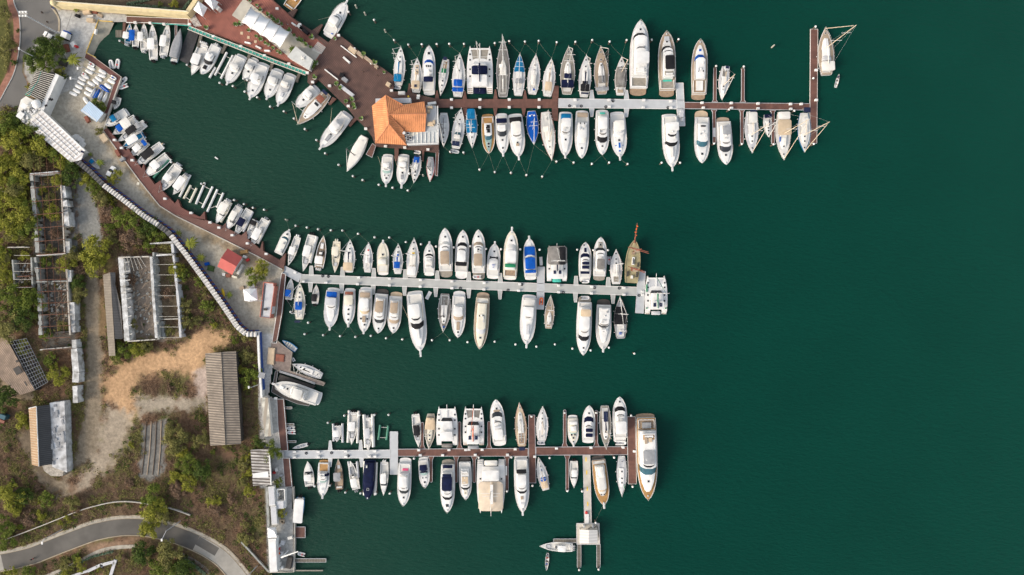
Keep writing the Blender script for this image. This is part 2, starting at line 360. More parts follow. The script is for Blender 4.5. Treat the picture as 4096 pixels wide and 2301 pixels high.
def my(label, bx, by, sx, sy, beam, **p):
    pul = PG(p, 'pul', 0)*.55; pl = PG(p, 'plat', .9)
    dx, dy = bx-sx, by-sy; Lp = math.hypot(dx, dy); ux, uy = dx/Lp, dy/Lp
    bx -= ux*pul/S; by -= uy*pul/S; sx += ux*pl/S; sy += uy*pl/S
    b = Boat(PG(p, 'name', 'motor_yacht'), PG(p, 'cat', 'motor yacht'), label, bx, by, sx, sy, beam, 'motor', PG(p, 'hull', 'gel'), PG(p, 'deck', 'gel3'), group=None, z=PG(p, 'z', 0))
    k = b.k; w0, w1 = PG(p, 'ws', (.60, .68)); ch = PG(p, 'ch', 1.25)*k; cw = PG(p, 'cw', .74); c0 = PG(p, 'c0', .24); te = PG(p, 'te', .90); tr = PG(p, 'trunk', .42)*k; cm = PG(p, 'cm', 'gel')
    cu = PG(p, 'cu', .75)*k
    fsd = 'fly'
    st = [(c0, cw*.96, ch*.97), ((c0+w0)/2, cw, ch), (w0, cw*.97, ch, cu)]
    b.loft('cabin', st, cm); b.sidewin([a[:3] for a in st])
    b.loft('windscreen', [(w0, cw*.97, ch, cu), (w1, cw*.90, tr, cu*1.15)], PG(p, 'wm', 'glass'))
    b.loft('trunk_cabin', [(w1, cw*.90, tr, cu*1.15), ((w1+te)/2, cw*.70, tr*.8), (te-.03, cw*.38, tr*.45), (te, cw*.2, tr*.15)], PG(p, 'tm', cm))
    if pl: b.plat(pl, PG(p, 'pw', .84), PG(p, 'pm', 'gel'))
    b.cockpit(.015, c0-.015, .74, PG(p, 'ck', 'gel2'), .3*k, PG(p, 'cm', 'gel'))
    if PG(p, 'fly', 1):
        f0, f1 = PG(p, 'f', (c0+.01, w0-.05)); zr = b.zs(.4)-.03+ch; fw = PG(p, 'fw', .64); fh = .5*k
        b.loft('flybridge', [(f0, fw, fh), ((f0+f1)/2, fw, fh*1.02), (f1, fw*.85, fh, cu*.6)], cm, zr)
        b.loft('fly_windscreen', [(f1, fw*.85, fh, cu*.6), (f1+.03, fw*.7, .05, cu*.7)], PG(p, 'fwm', 'mesh'), zr, reg=False)
        fs = PG(p, 'fs', 'fly')
        if fs: b.pad(f0+.015, f1-.02, -fw*.78, fw*.78, fs, .09, 'fly_deck')
        if PG(p, 'seats', 1):
            b.pad(f0+.02, f0+.05, -fw*.6, fw*.6, 'gel', .3, 'bench'); b.pad(f1-.07, f1-.045, -fw*.1, fw*.5, 'gel2', .38, 'helm_console')
    extras(b, p)
    if PG(p, 'radar', 1):
        tq = PG(p, 'rt', (c0+w0)/2); zz = b.surf(tq)+(1.2*k if PG(p, 'arch', 0) else .05); m = MB(); m.sphere((b.B*.0, b.Y(tq), zz+.15), .3*k, 8, 5, .7); obj('radar_dome', m, 'cap', b.root, True)
    rg = random.Random(label); w1q = min(.9, w1+.06)
    if not PG(p, 'ha', []) and te > .7: b.hatch(min(te-.06, w1+.12), 0, .6)
    for i in range(2):
        u = rg.choice((-.42, .42))*cw; t = rg.uniform(c0+.04, w0-.03); m = MB(); q = b.P(t, u, b.surf(t, u)); m.box((q.x, q.y, q.z+.12), (rg.uniform(.3, .7), rg.uniform(.4, 1.1), .25)); obj('deck_locker', m, rg.choice(['lgrey', 'gel2', 'grey', 'gel3']), b.root)
    m = MB(); q = b.P(c0+.05, .5*cw, b.surf(c0+.05, .5*cw)); m.tube(q, (q.x+.3, q.y-.4, q.z+3*k), .03, .015, 4); obj('antenna', m, 'cap', b.root)
    m = MB(); q = b.P(.95, 0, b.zs(.95)); m.box((0, q.y, q.z+.12), (.35, .5, .25)); obj('anchor_winch', m, 'lgrey', b.root)
    if PG(p, 'rail', 1): b.rail()
    if pul: b.pulpit(pul)
    if PG(p, 'fend', 0): b.fenders()
    if PG(p, 'outr', 0):
        m = MB()
        for sg in (-1, 1): m.tube(b.P(.42, sg*.8, b.zs(.4)+ch), b.P(.10, sg*1.15, b.zs(.4)+7*k), .04, .02, 5)
        obj('outrigger', m, 'spar', b.root)
    if 'obn' in p: b.ob(*p['obn'])
    return b
def sail(label, bx, by, sx, sy, beam, **p):
    b = Boat('sailboat', 'sailboat', label, bx, by, sx, sy, beam, 'sail', PG(p, 'hull', 'gel'), PG(p, 'deck', 'gel3'), z=PG(p, 'z', 0)); k = b.k
    r0, r1 = PG(p, 'roof', (.30, .78)); rh = PG(p, 'rh', .38); rw = PG(p, 'rw', .52)
    st = [(r0, rw, rh*1.05), ((r0+r1)/2, rw*.98, rh), (r1-.06, rw*.62, rh*.7), (r1, rw*.3, .06)]
    b.loft('coachroof', st, PG(p, 'cm', 'gel')); b.sidewin([(r0+.04, rw, rh), ((r0+r1)/2, rw*.98, rh)], lo=.3, hi=.75)
    if PG(p, 'cock', 1): b.cockpit(.05, r0-.005, PG(p, 'cw', .46), PG(p, 'ck', 'gel2'), .22, PG(p, 'cm', 'gel'))
    m = MB(); 
    if PG(p, 'wheel', 1): m.tube((0, b.Y(.13), b.zs(.1)+.8), (0, b.Y(.13)+.05, b.zs(.1)+.8), .42, .42, 10); m.tube((0, b.Y(.14), b.zs(.1)), (0, b.Y(.14), b.zs(.1)+.9), .12, n=6); obj('steering_wheel', m, 'lgrey', b.root)
    for a in PG(p, 'ha', [(.60, 0), (.72, 0), (.88, 0)]): b.hatch(a[0], a[1] if len(a) > 1 else 0, *(a[2:]) if len(a) > 2 else (.45,))
    if 'spray' in p:
        sm = p['spray']; b.loft('sprayhood', [(r0-.01, rw*1.05, 1.05), (r0+.05, rw*1.0, 1.0), (r0+.10, rw*.8, .45)], sm, reg=False)
    for a in PG(p, 'pads', []): b.pad(*a)
    for a in PG(p, 'tops', []):
        t0, t1, w, m_ = a[:4]; z = a[4] if len(a) > 4 else 1.9; b.slab('bimini', t0, t1, w, b.zs((t0+t1)/2)+z, m_, posts=1, crown=.15)
    if 'sol' in p:
        t0, t1, w = p['sol']; b.slab('solar_panel', t0, t1, w, b.zs(t0)+2.2, 'solar', posts=1, crown=0, rnd=.01, th=.05)
    b.rail(.80, .6); m = MB()
    for sg in (-1, 1):
        pts = [(sg*(b.hw(t)-.05), b.Y(t), b.zs(t)+.6) for t in (.02, .15, .3, .45, .6, .72, .82)]; m.path(pts, .015, 3)
        for q in pts: m.tube(q, (q[0], q[1], q[2]-.6), .02, n=4)
    m.tube((-(b.hw(.02)-.05), b.Y(.02), b.zs(0)+.6), ((b.hw(.02)-.05), b.Y(.02), b.zs(0)+.6), .02, n=4); obj('lifeline', m, 'alu', b.root)
    if 'full' in p:
        t0, t1, fm = p['full']; n = 8; st = []
        b.loft('boat_cover', [(t0+(t1-t0)*i/n, .93*b.hw(t0+(t1-t0)*i/n)/(b.B/2), .95-.55*(i/n)) for i in range(n+1)], fm, reg=False)
    for a in PG(p, 'masts', [(PG(p, 'mt', .56), PG(p, 'mh', b.L*1.15), PG(p, 'boom', .36), PG(p, 'cover', None), PG(p, 'mm', 'alu'))]): b.mast(*a, nsp=PG(p, 'nsp', 2), jib=PG(p, 'jib', 'canvas'))
    if PG(p, 'fend', 1): b.fenders()
    return b
def cc(label, bx, by, sx, sy, beam, **p):
    b = Boat(PG(p, 'name', 'speedboat'), PG(p, 'cat', 'speedboat'), label, bx, by, sx, sy, beam, 'cc', PG(p, 'hull', 'gel'), PG(p, 'deck', 'gel2'), z=PG(p, 'z', 0), open_=PG(p, 'op', .80), fb=PG(p, 'fb', None)); k = b.k
    if PG(p, 'con', 1):
        c = PG(p, 'ct', .42); b.loft('console', [(c, .34, 1.0), (c+.08, .32, 1.05), (c+.12, .26, .5)], 'gel', b.zs(c)-b.drop, reg=False)
        b.loft('console_windscreen', [(c+.075, .3, 1.35), (c+.115, .24, .75)], 'glass', b.zs(c)-b.drop, reg=False)
        b.pad(c-.10, c-.05, -.35, .35, PG(p, 'seat', 'gel'), .6, 'helm_seat')
    b.pad(.055, .09, -.62, .62, PG(p, 'seat', 'gel'), .4, 'stern_bench')
    if PG(p, 'bowseat', 1): b.pad(PG(p, 'op', .8)-.12, PG(p, 'op', .8)-.01, -.3, .3, PG(p, 'bs', 'lgrey'), .3, 'bow_cushion')
    if 'cuddy' in p:
        c = p['cuddy']; b.loft('windscreen', [(c, .80, .9*k), (c+.07, .62, .32)], 'glass', b.zs(c)-.05); b.loft('foredeck', [(c+.065, .66, .34), (.86, .3, .2), (.94, .1, .05)], 'gel')
    for a in PG(p, 'tops', [(.28, .52, .72, 'gel')]):
        t0, t1, w, m_ = a[:4]; u = a[5] if len(a) > 5 else 0
        b.slab('canopy', t0, t1, w, b.zs(.4)+(a[4] if len(a) > 4 else 1.5), m_, u=u, posts=1, crown=.12)
    for a in PG(p, 'pads', []): b.pad(*a)
    for a in PG(p, 'ha', []): b.hatch(a[0], a[1] if len(a) > 1 else 0, .4)
    if 'full' in p:
        t0, t1, fm, hh = p['full']; n = 10
        b.loft('boat_cover', [(t0+(t1-t0)*i/n, .97*b.hw(t0+(t1-t0)*i/n)/(b.B/2), hh*(1-.75*(i/n)**1.5)) for i in range(n+1)], fm, reg=False)
    if PG(p, 'obn', (2,)): b.ob(*PG(p, 'obn', (2,)))
    if PG(p, 'rl', 1): b.rail(.6, .35)
    return b
def cat(label, x0, x1, ystern, ybow, **p):
    """catamaran: image box, bow at ybow"""
    xc = (x0+x1)/2; b1 = W(xc, ybow, 1.2); s1 = W(xc, ystern, 1.2); d = b1-s1; L = d.length; B = (x1-x0)*S*.993; c = (b1+s1)/2
    root = empty('catamaran', (c.x, c.y, 0), math.atan2(-d.x, d.y), label, 'catamaran'); BOWS.append((b1.copy(), d.normalized()))
    Y = lambda t: (t-.5)*L; hb = B*.13; fz = 1.55; hm = PG(p, 'hull', 'gel')
    def hwid(t): return hb*(.80+.20*math.sin(math.pi/2*t/.4)) if t < .4 else hb*max(0, 1-((t-.4)/.6)**2.3)
    for sg in (-1, 1):
        m = MB(); rr = []; x = sg*(B/2-hb)
        for t in (0, .1, .25, .4, .6, .75, .87, .95, 1):
            w = max(.04, hwid(t)); z = fz*(.9+.1*t) if t > .12 else .35+(t/.12)*.9*fz*.8; y = Y(t)
            rr.append([(x-w, y, z), (x-w*.9, y, .1), (x, y, -.4), (x+w*.9, y, .1), (x+w, y, z), (x, y, z+.05)])
        m.rings(rr); h = obj('hull', m, hm, root, True)
        m = MB()
        for i in range(3): m.box((x, Y(.02)+.5*i, .6+.32*i), (hb*1.3, .34, .04))
        obj('stern_step', m, PG(p, 'step', 'teak'), h)
        for t in PG(p, 'hh', (.82, .70, .5, .35)):
            m = MB(); m.box((sg*(B/2-hb), Y(t), fz*(.9+.1*t)+.09), (.5, .5, .05)); obj('hatch', m, 'glass', h)
    bd0, bd1 = PG(p, 'bd', (.12, .70)); m = MB(); wq = B-2*hb*1.5; m.prism([(-wq/2, Y(bd0)), (wq/2, Y(bd0)), (wq/2, Y(bd1)), (wq*.25, Y(bd1+.03)), (-wq*.25, Y(bd1+.03)), (-wq/2, Y(bd1))], .85, fz*.98); obj('bridge_deck', m, hm, root)
    m = MB(); n = 8; zt = fz*.9; m.prism([(-wq/2*1.05, Y(bd1-.01)), (wq/2*1.05, Y(bd1-.01)), (wq/2*1.05, Y(.92)), (-wq/2*1.05, Y(.92))], zt, zt+.03); obj('trampoline', m, PG(p, 'tramp', 'lgrey'), root)
    m = MB(); m.box((0, Y(.935), fz), (B-2*hb, .45, .22)); m.box((0, Y(.83), fz-.02), (.5, L*.2, .2)); obj('crossbeam', m, 'gel', root)
    m = MB(); m.tube((0, Y(.93), fz+.05), (0, Y(1.0)+.8, fz+.2), .09, n=6); obj('bowsprit', m, 'gel', root)
    class Q(Boat):
        def __init__(s): pass
    b = Q(); b.L = L; b.B = B; b.kind = 'motor'; b.k = 1; b.root = root; b.fb = fz; b.roofs = []; b.open = None
    b.hw = lambda t: B/2*.97; b.zs = lambda t: fz
    s0, s1_ = PG(p, 'sal', (.28, .62)); sh = 1.15; st = [(s0, .60, sh), ((s0+s1_)/2, .62, sh), (s1_-.07, .55, sh)]
    b.loft('saloon', st, 'gel', fz); b.sidewin(st, z0=fz)
    b.loft('windscreen', [(s1_-.07, .55, sh), (s1_, .42, .1)], PG(p, 'wm', 'glass'), fz)
    b.slab('hardtop', PG(p, 'ht', (.12, .36))[0], PG(p, 'ht', (.12, .36))[1], .58, fz+2.0, PG(p, 'hm', 'gel'), posts=1)
    for a in PG(p, 'pads', []): b.pad(*a)
    for a in PG(p, 'slabs', []): b.slab(a[0], a[1], a[2], a[3], fz+a[4], a[5], u=a[6] if len(a) > 6 else 0, posts=1 if a[4] > 1 else 0, crown=.3)
    for u in PG(p, 'sol', []): b.pad(.20, .30, u-.12, u+.12, 'solar', .08, 'solar_panel', z=fz+2.2)
    if 'mast' in p: b.mast(PG(p, 'mt', .55), p['mast'], .4, PG(p, 'cover', 'canvas'), 'alu', 2, .14, jib=PG(p, 'jib', 'canvas'))
    return b
def rib(label, x, y, ang, ln, w=None, z=0.0, seat='grey', tube='gel', motor=1, person=0, cover=None, group=None):
    """inflatable dinghy; ang = heading in degrees, 0 = up in the photo, clockwise"""
    L = ln*S; B = (w or ln*.5)*S; p = W(x, y, z+.4); root = empty('inflatable_dinghy', (p.x, p.y, z), -R(ang), label, 'dinghy', group)
    r = B*.17; pts = [(-B/2+r, -L/2, .3)]+[(-B/2+r, -L/4+L/2*i/2, .3) for i in range(3)]+[(-B*.2, L*.40, .36), (0, L/2-r, .42), (B*.2, L*.40, .36)]+[(B/2-r, L/4-L/2*i/2, .3) for i in range(3)]+[(B/2-r, -L/2, .3)]
    m = MB()
    for a, b in zip(pts[:-1], pts[1:]): m.tube(a, b, r, r, 8)
    for q in pts[1:-1]: m.sphere(q, r*1.0, 8, 5)
    obj('tube', m, tube, root, True)
    m = MB(); m.prism([(-B/2+r, -L/2*.9), (B/2-r, -L/2*.9), (B/2-r, L*.25), (0, L*.42), (-B/2+r, L*.25)], .12, .2); obj('floor', m, 'lgrey', root)
    m = MB(); m.box((0, -L*.12, .42), (B-2*r, L*.12, .12)); obj('seat', m, seat, root)
    if motor: m = MB(); m.box((0, -L*.52, .6), (.28, .4, .5)); m.box((0, -L*.55, .2), (.12, .2, .8)); obj('outboard_motor', m, 'black', root)
    if cover: m = MB(); m.sphere((0, 0, .35), 1, 10, 6, .35); m.v = [(v[0]*B/2*.95, v[1]*L/2*.95, v[2]) for v in m.v]; obj('cover', m, cover, root, True)
    return root
# ================= the fleet =================
# --- upper pier, north row, from the deck eastwards
sail('white sailboat with bright blue bimini and boom cover, first off the wooden deck', 1604,187,1593,339,44, tops=[(.04,.24,.66,'lblue')], cover='lblue', mh=13, ck='teak')
sail('white sailboat with beige awnings beside the navy canvas motor yacht', 1670,233,1664,370,44, tops=[(.06,.30,.72,'beige')], cover='beige', mh=12, pads=[(.52,.80,-.3,.3,'beige',.12)], sol=(.10,.18,.22))
my('white motor yacht with blue windscreen cover and navy cockpit awning near the deck', 1717,187,1716,379,50, ws=(.56,.64), wm='blue', fly=0, ch=1.5, pads=[(.50,.54,-.4,-.2,'glass',.03),(.50,.54,-.1,.1,'glass',.03),(.50,.54,.2,.4,'glass',.03)], tops=[(.16,.28,.72,'navy',.4)], ha=[(.83,0,.8)], plat=1.2, c0=.28)
sail('small sailboat moored stern out with green cockpit awning and red side stripe', 1762,384,1784,236,36, ck='teak', tops=[(.28,.40,.5,'green',1.0)], sol=(.0,.09,.4), mh=9, fend=0)
sail('sailboat with twin royal blue awnings and a white dinghy on its foredeck', 1840,215,1831,386,51, tops=[(.20,.36,.64,'blue'),(.08,.18,.80,'blue',1.6)], mh=15, pads=[(.62,.86,-.28,.12,'cap',.4,'foredeck_dinghy')])
cat('large white catamaran with crescent navy cover and navy tender astern, upper pier', 1867,1972,372,186, step='teak', mast=20, cover='navy', mt=.58, tramp='gteak', sal=(.34,.66), ht=(.10,.34), slabs=[('sun_cover',.36,.55,.60,1.35,'navy'),('tender_cover',-.02,.10,.46,-.5,'navy')], pads=[(.28,.345,-.42,.42,'redwood',.1)], wm='gel')
sail('long weathered grey decked two-masted sailboat beside the crescent covered catamaran', 2013,152,2012,386,51, deck='mesh', hull='lgrey', ck='mesh', masts=[(.66,20,.3,'canvas','alu'),(.28,14,.22,'canvas','alu')], pads=[(.48,.54,-.6,-.1,'cap',.4,'deck_tender')], roof=(.36,.62), cm='canvas')
sail('sailboat with pointed turquoise blue awning over its whole foredeck', 2080,215,2073,381,47, full=(.56,.92,'lblue'), tops=[(.26,.38,.5,'grey',1.2)], spray='navy', mh=14)
sail('white sailboat with a cream sprayhood and small blue stern bag, gangplank astern', 2144,218,2129,375,48, tops=[(.20,.46,.36,'canvas',.7)], mh=13, pads=[(.09,.13,.05,.35,'blue',.2)])
sail('white sailboat with sandy beige cockpit bimini beside the brown pier end block', 2206,235,2189,384,47, tops=[(.10,.34,.56,'beige')], mh=13, cover='tan', mm='spar')
sail('large teak decked sailboat with two dark blue awnings on the grey pier', 2274,187,2268,375,56, deck='gteak', tops=[(.10,.27,.84,'navy',1.4),(.29,.40,.5,'navy',1.7)], cover='canvas', mm='alu', mh=17, roof=(.28,.68), rw=.5)
sail('white sailboat with black bimini next to the teak one with blue awnings', 2345,221,2336,387,48, tops=[(.09,.27,.70,'black'),(.28,.35,.42,'black',1.3)], cover='navy', mh=14, sol=(.02,.06,.6))
sail('brown teak sailboat with grey hood and charcoal sail cover, blue bow roller', 2402,187,2408,375,56, deck='tan', hull='lgrey', cover='grey', mm='darkspar', mh=17, tops=[(.20,.36,.5,'mesh',1.2),(.05,.12,.9,'grey',.9)], roof=(.24,.66), rw=.46)
sail('small sailboat shrouded in a grey mesh tent beside the largest motor yacht', 2486,227,2481,379,45, full=(.20,.72,'mesh'), tops=[(.22,.62,.62,'mesh',1.5)], mm='spar', mh=13, boom=0, pads=[(.05,.14,-.5,.5,'tan',.2)])
my('largest white motor yacht of the upper row with twin radar domes and dark windscreen', 2559,88,2553,381,74, ws=(.70,.76), wm='black', ch=1.9, c0=.16, te=.92, f=(.18,.52), fwm='glass', tops=[(.28,.46,.68,'gel',1.6)], plat=2.2, pm='teak', ck='gteak', arch=1, pads=[(.19,.25,-.3,.3,'gel',.4)])
my('motor yacht with black flybridge canopy and grey foredeck cushions on the grey pier', 2663,131,2669,386,67, deck='tan', ws=(.64,.70), wm='black', ch=1.7, cw=.62, c0=.18, tops=[(.28,.52,.52,'black',1.2)], fs='gteak', plat=2, pm='teak', ck='gteak', pads=[(.83,.91,-.28,.28,'lgrey',.3),(.72,.77,-.36,.36,'canvas',.2),(.14,.17,-.5,.5,'aqua',.2)], radar=0)
my('white motor yacht with blue windscreen band and teak stern, alone right of grey pier', 2797,163,2795,398,61, deck='tan', ws=(.60,.67), wm='blue', ch=1.5, cw=.66, fly=0, c0=.26, plat=1.6, pm='teak', ck='teak', pads=[(.06,.24,-.42,.42,'gel',.5,'tender_garage'),(.38,.41,-.36,-.24,'black',.05),(.38,.41,.24,.36,'black',.05)], ha=[(.80,0,.7,'blue')])
sail('grey sailboat moored stern out between the two thin finger piers', 2887,401,2903,266,40, deck='lgrey', ck='mesh', tops=[(.04,.15,.5,'lgrey')], sol=(.05,.12,.3), mh=11, mm='spar', pads=[(.72,.90,-.2,.2,'cap',.4,'deck_tender')])
sail('sailboat with cream stern bimini and tall leaning mast outside the pier head', 3299,112,3307,299,62, deck='tan', tops=[(.06,.26,.82,'canvas',1.4)], cover='canvas', mm='spar', mh=19, jib='spar', spray='lgrey', pads=[(.58,.76,-.1,.25,'gel',.3)])
# --- upper pier, south row
sail('bare white racing sailboat beside the restaurant terrace, stern to the pier', 1774,588,1775,451,42, ck='lgrey', mh=14, mm='darkspar', cw=.6, fend=0, rw=.4)
sail('sailboat moored bow in with solar panels and a dinghy at its stern', 1846,433,1823,594,47, sol=(.03,.15,.6), spray='bglass', mh=14, tops=[(.22,.32,.5,'canvas',1.5)], roof=(.3,.7))
sail('sailboat wrapped in sky blue covers over cockpit and mast foot', 1889,594,1884,437,45, tops=[(.02,.28,.66,'lblue',1.6)], full=(.28,.60,'lblue'), mh=13)
my('caramel teak motor boat with pale green foredeck and two dark roof windows', 1956,616,1950,454,50, deck='gold', ws=(.50,.59), wm='bglass', ch=1.2, cw=.62, c0=.2, fly=0, plat=1, pm='gold', ck='gold', tm='gglass', ha=[(.40,0,1.3,'black'),(.30,0,1.3,'black'),(.74,0,.7),(.82,0,.6)], radar=0, te=.94)
my('white cruiser with dark blue cockpit awning and wraparound dark windscreen, south row', 2013,627,2005,451,50, ws=(.39,.50), ch=1.3, c0=.26, tops=[(.10,.22,.80,'navy',1.4)], fly=0, pul=1.2, ha=[(.64,0),(.84,0)], pads=[(.28,.42,-.5,.5,'gel',.5)])
my('white sportfisher with black cockpit shade and cream flybridge cover, south row', 2076,642,2059,453,60, ws=(.52,.54), wm='gel', wmm=1, tops=[(.05,.18,.78,'black',1.0),(.18,.44,.60,'canvas',.6)], ch=1.5, c0=.2, pul=1.8, fly=1, trunk=.6, pads=[(.68,.74,-.2,.2,'tan',.3)])
sail('sailboat fully wrapped in vivid royal blue cover with white spreaders on top', 2136,580,2126,443,47, full=(.04,.93,'blue'), pads=[(.14,.18,-.5,-.2,'cap',1.0),(.14,.18,.2,.5,'cap',1.0)], mh=15, mm='alu', boom=.3, cover='blue')
sail('cream decked ketch with long bowsprit and burgundy trim right of the blue boat', 2207,644,2181,448,54, hull='redwood', deck='gel2', cm='canvas', masts=[(.60,17,.3,'canvas','spar'),(.16,12,.14,None,'alu')], tops=[(.3,.42,.6,'canvas',1.0)])
my('white motor yacht with blue cockpit awning, first off the grey pier south side', 2260,635,2263,445,56, ws=(.48,.5), wm='gel', tops=[(.02,.15,.66,'lblue',1.3),(.16,.36,.62,'gel',1.4)], ch=1.5, pul=1.2, trunk=.9, cw=.7, radar=0)
my('white cruiser with brown stern canvas and two black roof vents, grey pier', 2325,636,2329,440,54, ws=(.53,.62), wm='canvas', ch=1.3, fly=0, tops=[(.02,.12,.76,'tan',1.1)], pads=[(.24,.27,-.36,-.22,'black',.05),(.24,.27,.22,.36,'black',.05)], ha=[(.78,0)], rail=1, te=.96)
my('white flybridge yacht with mint green stern box and big dark windscreen', 2408,622,2409,437,54, ws=(.57,.67), ch=1.5, c0=.12, f=(.13,.50), tops=[(.18,.44,.56,'gel',.9)], pads=[(.02,.06,-.35,.35,'aqua',.5)], ha=[(.80,0)], fend=1, wm='black')
my('white motor yacht with cream pilothouse roof and blue deck boat on foredeck', 2479,643,2469,445,61, ws=(.46,.49), wm='gel', ch=1.4, c0=.2, tops=[(.20,.42,.62,'canvas',1.0)], pul=1.7, pads=[(.66,.80,-.2,.2,'gel',.35,'deck_tender'),(.67,.79,-.12,.12,'blue',.38),(.84,.87,-.1,.1,'blue',.1),(.72,.74,-.5,-.38,'blue',.1),(.72,.74,.38,.5,'blue',.1)], fwm='lgrey')
my('long white sportfisher with two black V shaped windscreens near grey pier end', 2687,686,2677,454,65, ws=(.50,.55), wm='black', ch=1.9, c0=.17, f=(.17,.37), fwm='black', tops=[(.18,.34,.66,'gel',1.2)], pul=1.9, trunk=.9, pads=[(.62,.80,-.1,.25,'canvas',.5,'covered_tender')], te=.9)
my('white yacht with tan swim deck and blue tinted windscreen on the brown pier', 2805,655,2808,440,59, ws=(.51,.60), wm='bglass', ch=1.4, fly=0, plat=2.4, pm='beige', c0=.16, ha=[(.80,0,.7)], pads=[(.20,.23,-.3,.3,'black',.2)], te=.95)
my('white flybridge cruiser with grey canvas top beside the brown finger pier', 2902,661,2893,467,59, ws=(.56,.66), wm='glass', ch=1.5, c0=.14, f=(.12,.48), tops=[(.14,.34,.54,'grey',.9)], plat=1.6, pm='tan', fs='canvas', te=.95)
sail('grey decked sailboat with white bimini between two lower finger piers', 3008,613,3005,446,53, deck='lgrey', tops=[(.05,.30,.60,'gel2')], sol=(.0,.05,.5), mm='spar', mh=15, cm='gel', jib='spar')
sail('tiny white sailboat with a navy awning squeezed between finger pier and ketch', 3076,549,3069,457,33, tops=[(.02,.18,.84,'navy',1.0)], cover='navy', mh=8, boom=.3, fend=0)
sail('large ketch with long beige awning and blue kayak lashed on deck', 3134,641,3131,448,59, hull='canvas', tops=[(.18,.50,.86,'beige',1.5),(.02,.17,.74,'canvas',1.5)], mm='spar', mh=19, jib='spar', mt=.46, boom=.2, pads=[(.55,.70,-.25,.1,'canvas',.35),(.52,.62,.40,.5,'blue',.3,'kayak')], deck='gel2')
sail('cream sailboat with pale blue hull and large stern solar panels at the pier head', 3217,610,3218,452,51, hull='lblue', deck='gel2', cm='canvas', sol=(-.10,.03,.5), mm='spar', mh=17, jib='spar', ck='canvas')
# --- south of the restaurant
my('white sportfisher with pale green windscreen south of the restaurant', 1544,748,1551,615,46, ws=(.48,.56), wm='gglass', tops=[(.26,.4,.5,'gel',1.0)], pul=1.4, ha=[(.68,-.3,.3),(.68,.3,.3),(.78,0)], outr=1, c0=.26)
my('white sportfisher with cream awning and covered foredeck hatch below the restaurant', 1606,754,1616,615,46, ws=(.42,.45), wm='canvas', tops=[(.04,.2,.74,'canvas',1.2),(.22,.38,.6,'gel',1.0)], pul=1.8, pads=[(.64,.80,-.2,.2,'grey',.2)], outr=1)
sail('sailboat with blue cockpit awning and a dinghy hung astern below the restaurant', 1655,733,1671,622,36, tops=[(.04,.28,.6,'blue',1.4)], sol=(.04,.10,.5), mh=11, cover='canvas', rw=.4)
sail('small sailboat with dark grey cockpit cover and thin red edge by corner finger', 1720,728,1723,627,32, tops=[(.02,.44,.66,'grey',.6)], mm='darkspar', mh=10, boom=.3, ha=[(.72,0)], fend=0, hull='red')
# --- off the deck to the west
my('sportfisher moored between small finger piers on the north side of the deck', 1391,4,1310,146,56, ws=(.52,.55), wm='lgrey', tops=[(.26,.46,.62,'gel',1.2)], pul=1.6, c0=.24, ck='gel2', outr=1, pads=[(.03,.06,.3,.5,'blue',.3)])
cc('motorboat with caramel wood cockpit at the top edge, bow out of frame', 1222,-70,1150,30,50, deck='gold', obn=(0,), tops=[(.5,.8,.6,'gel')], hull='gel', name='motorboat', cat='motorboat')
my('white sportfisher with grey tender on foredeck left of the deck finger', 1279,600,1393,452,56, ws=(.45,.49), wm='canvas', tops=[(.30,.48,.56,'gel',1.2)], pul=1.6, outr=1, pads=[(.62,.80,-.22,.18,'grey',.35,'deck_tender')])
sail('sailboat under a full length beige tent cover with black mast', 1389,687,1459,546,48, full=(.02,.95,'canvas'), tops=[(.04,.5,.72,'canvas',.7)], mm='darkspar', mh=11.5, boom=0, fend=0, mt=.55)
my('compact white cruiser wedged beside the teak edged sailboat west of the deck', 1187,429,1267,346,48, ws=(.45,.50), wm='canvas', tops=[(.22,.44,.66,'gel',1.0)], c0=.28, rail=1)
sail('heavy white sailboat with teak side decks, brown bimini and green bowsprit tip', 1191,501,1310,372,56, deck='tan', rw=.66, ck='teak', tops=[(.14,.28,.5,'redwood',1.3)], sol=(.0,.07,.44), mt=.68, mh=15, mm='alu', jib='spar', boom=.0, pads=[(.97,.99,-.05,.05,'green',.2)], ha=[(.36,-.15,.8),(.36,.15,.8),(.74,0)])
# --- north basin quay under the yellow wall (bow to the walkway)
cc('small open boat with white canopy and turquoise deck beside the slipway', 518,93,506,172,26, deck='lblue', tops=[(.16,.50,.86,'gel')], obn=(2,'lgrey'))
cc('small open boat with royal blue canopy near the slipway', 542,97,538,186,28, tops=[(.20,.68,.78,'blue',1.6,-.3)], obn=(2,))
cc('open fishing boat with white T-top shifted to port, third from the slipway', 575,92,573,200,30, tops=[(.28,.62,.70,'gel',1.5,-.4)], obn=(2,'gel'))
cc('longest open boat under the yellow wall, white hardtop and black outboards', 609,95,611,238,35, tops=[(.24,.56,.78,'gel')], obn=(2,))
cc('slender white boat with hardtop and lilac cushions left of the grey covered one', 672,92,650,222,34, tops=[(.24,.58,.72,'gel')], obn=(2,'lgrey'), bs='lgrey')
cc('boat under a slate grey fitted cover beside the black floating dock', 722,118,692,246,36, full=(.12,.98,'grey',1.3), tops=[], con=0, obn=(2,), hull='bglass')
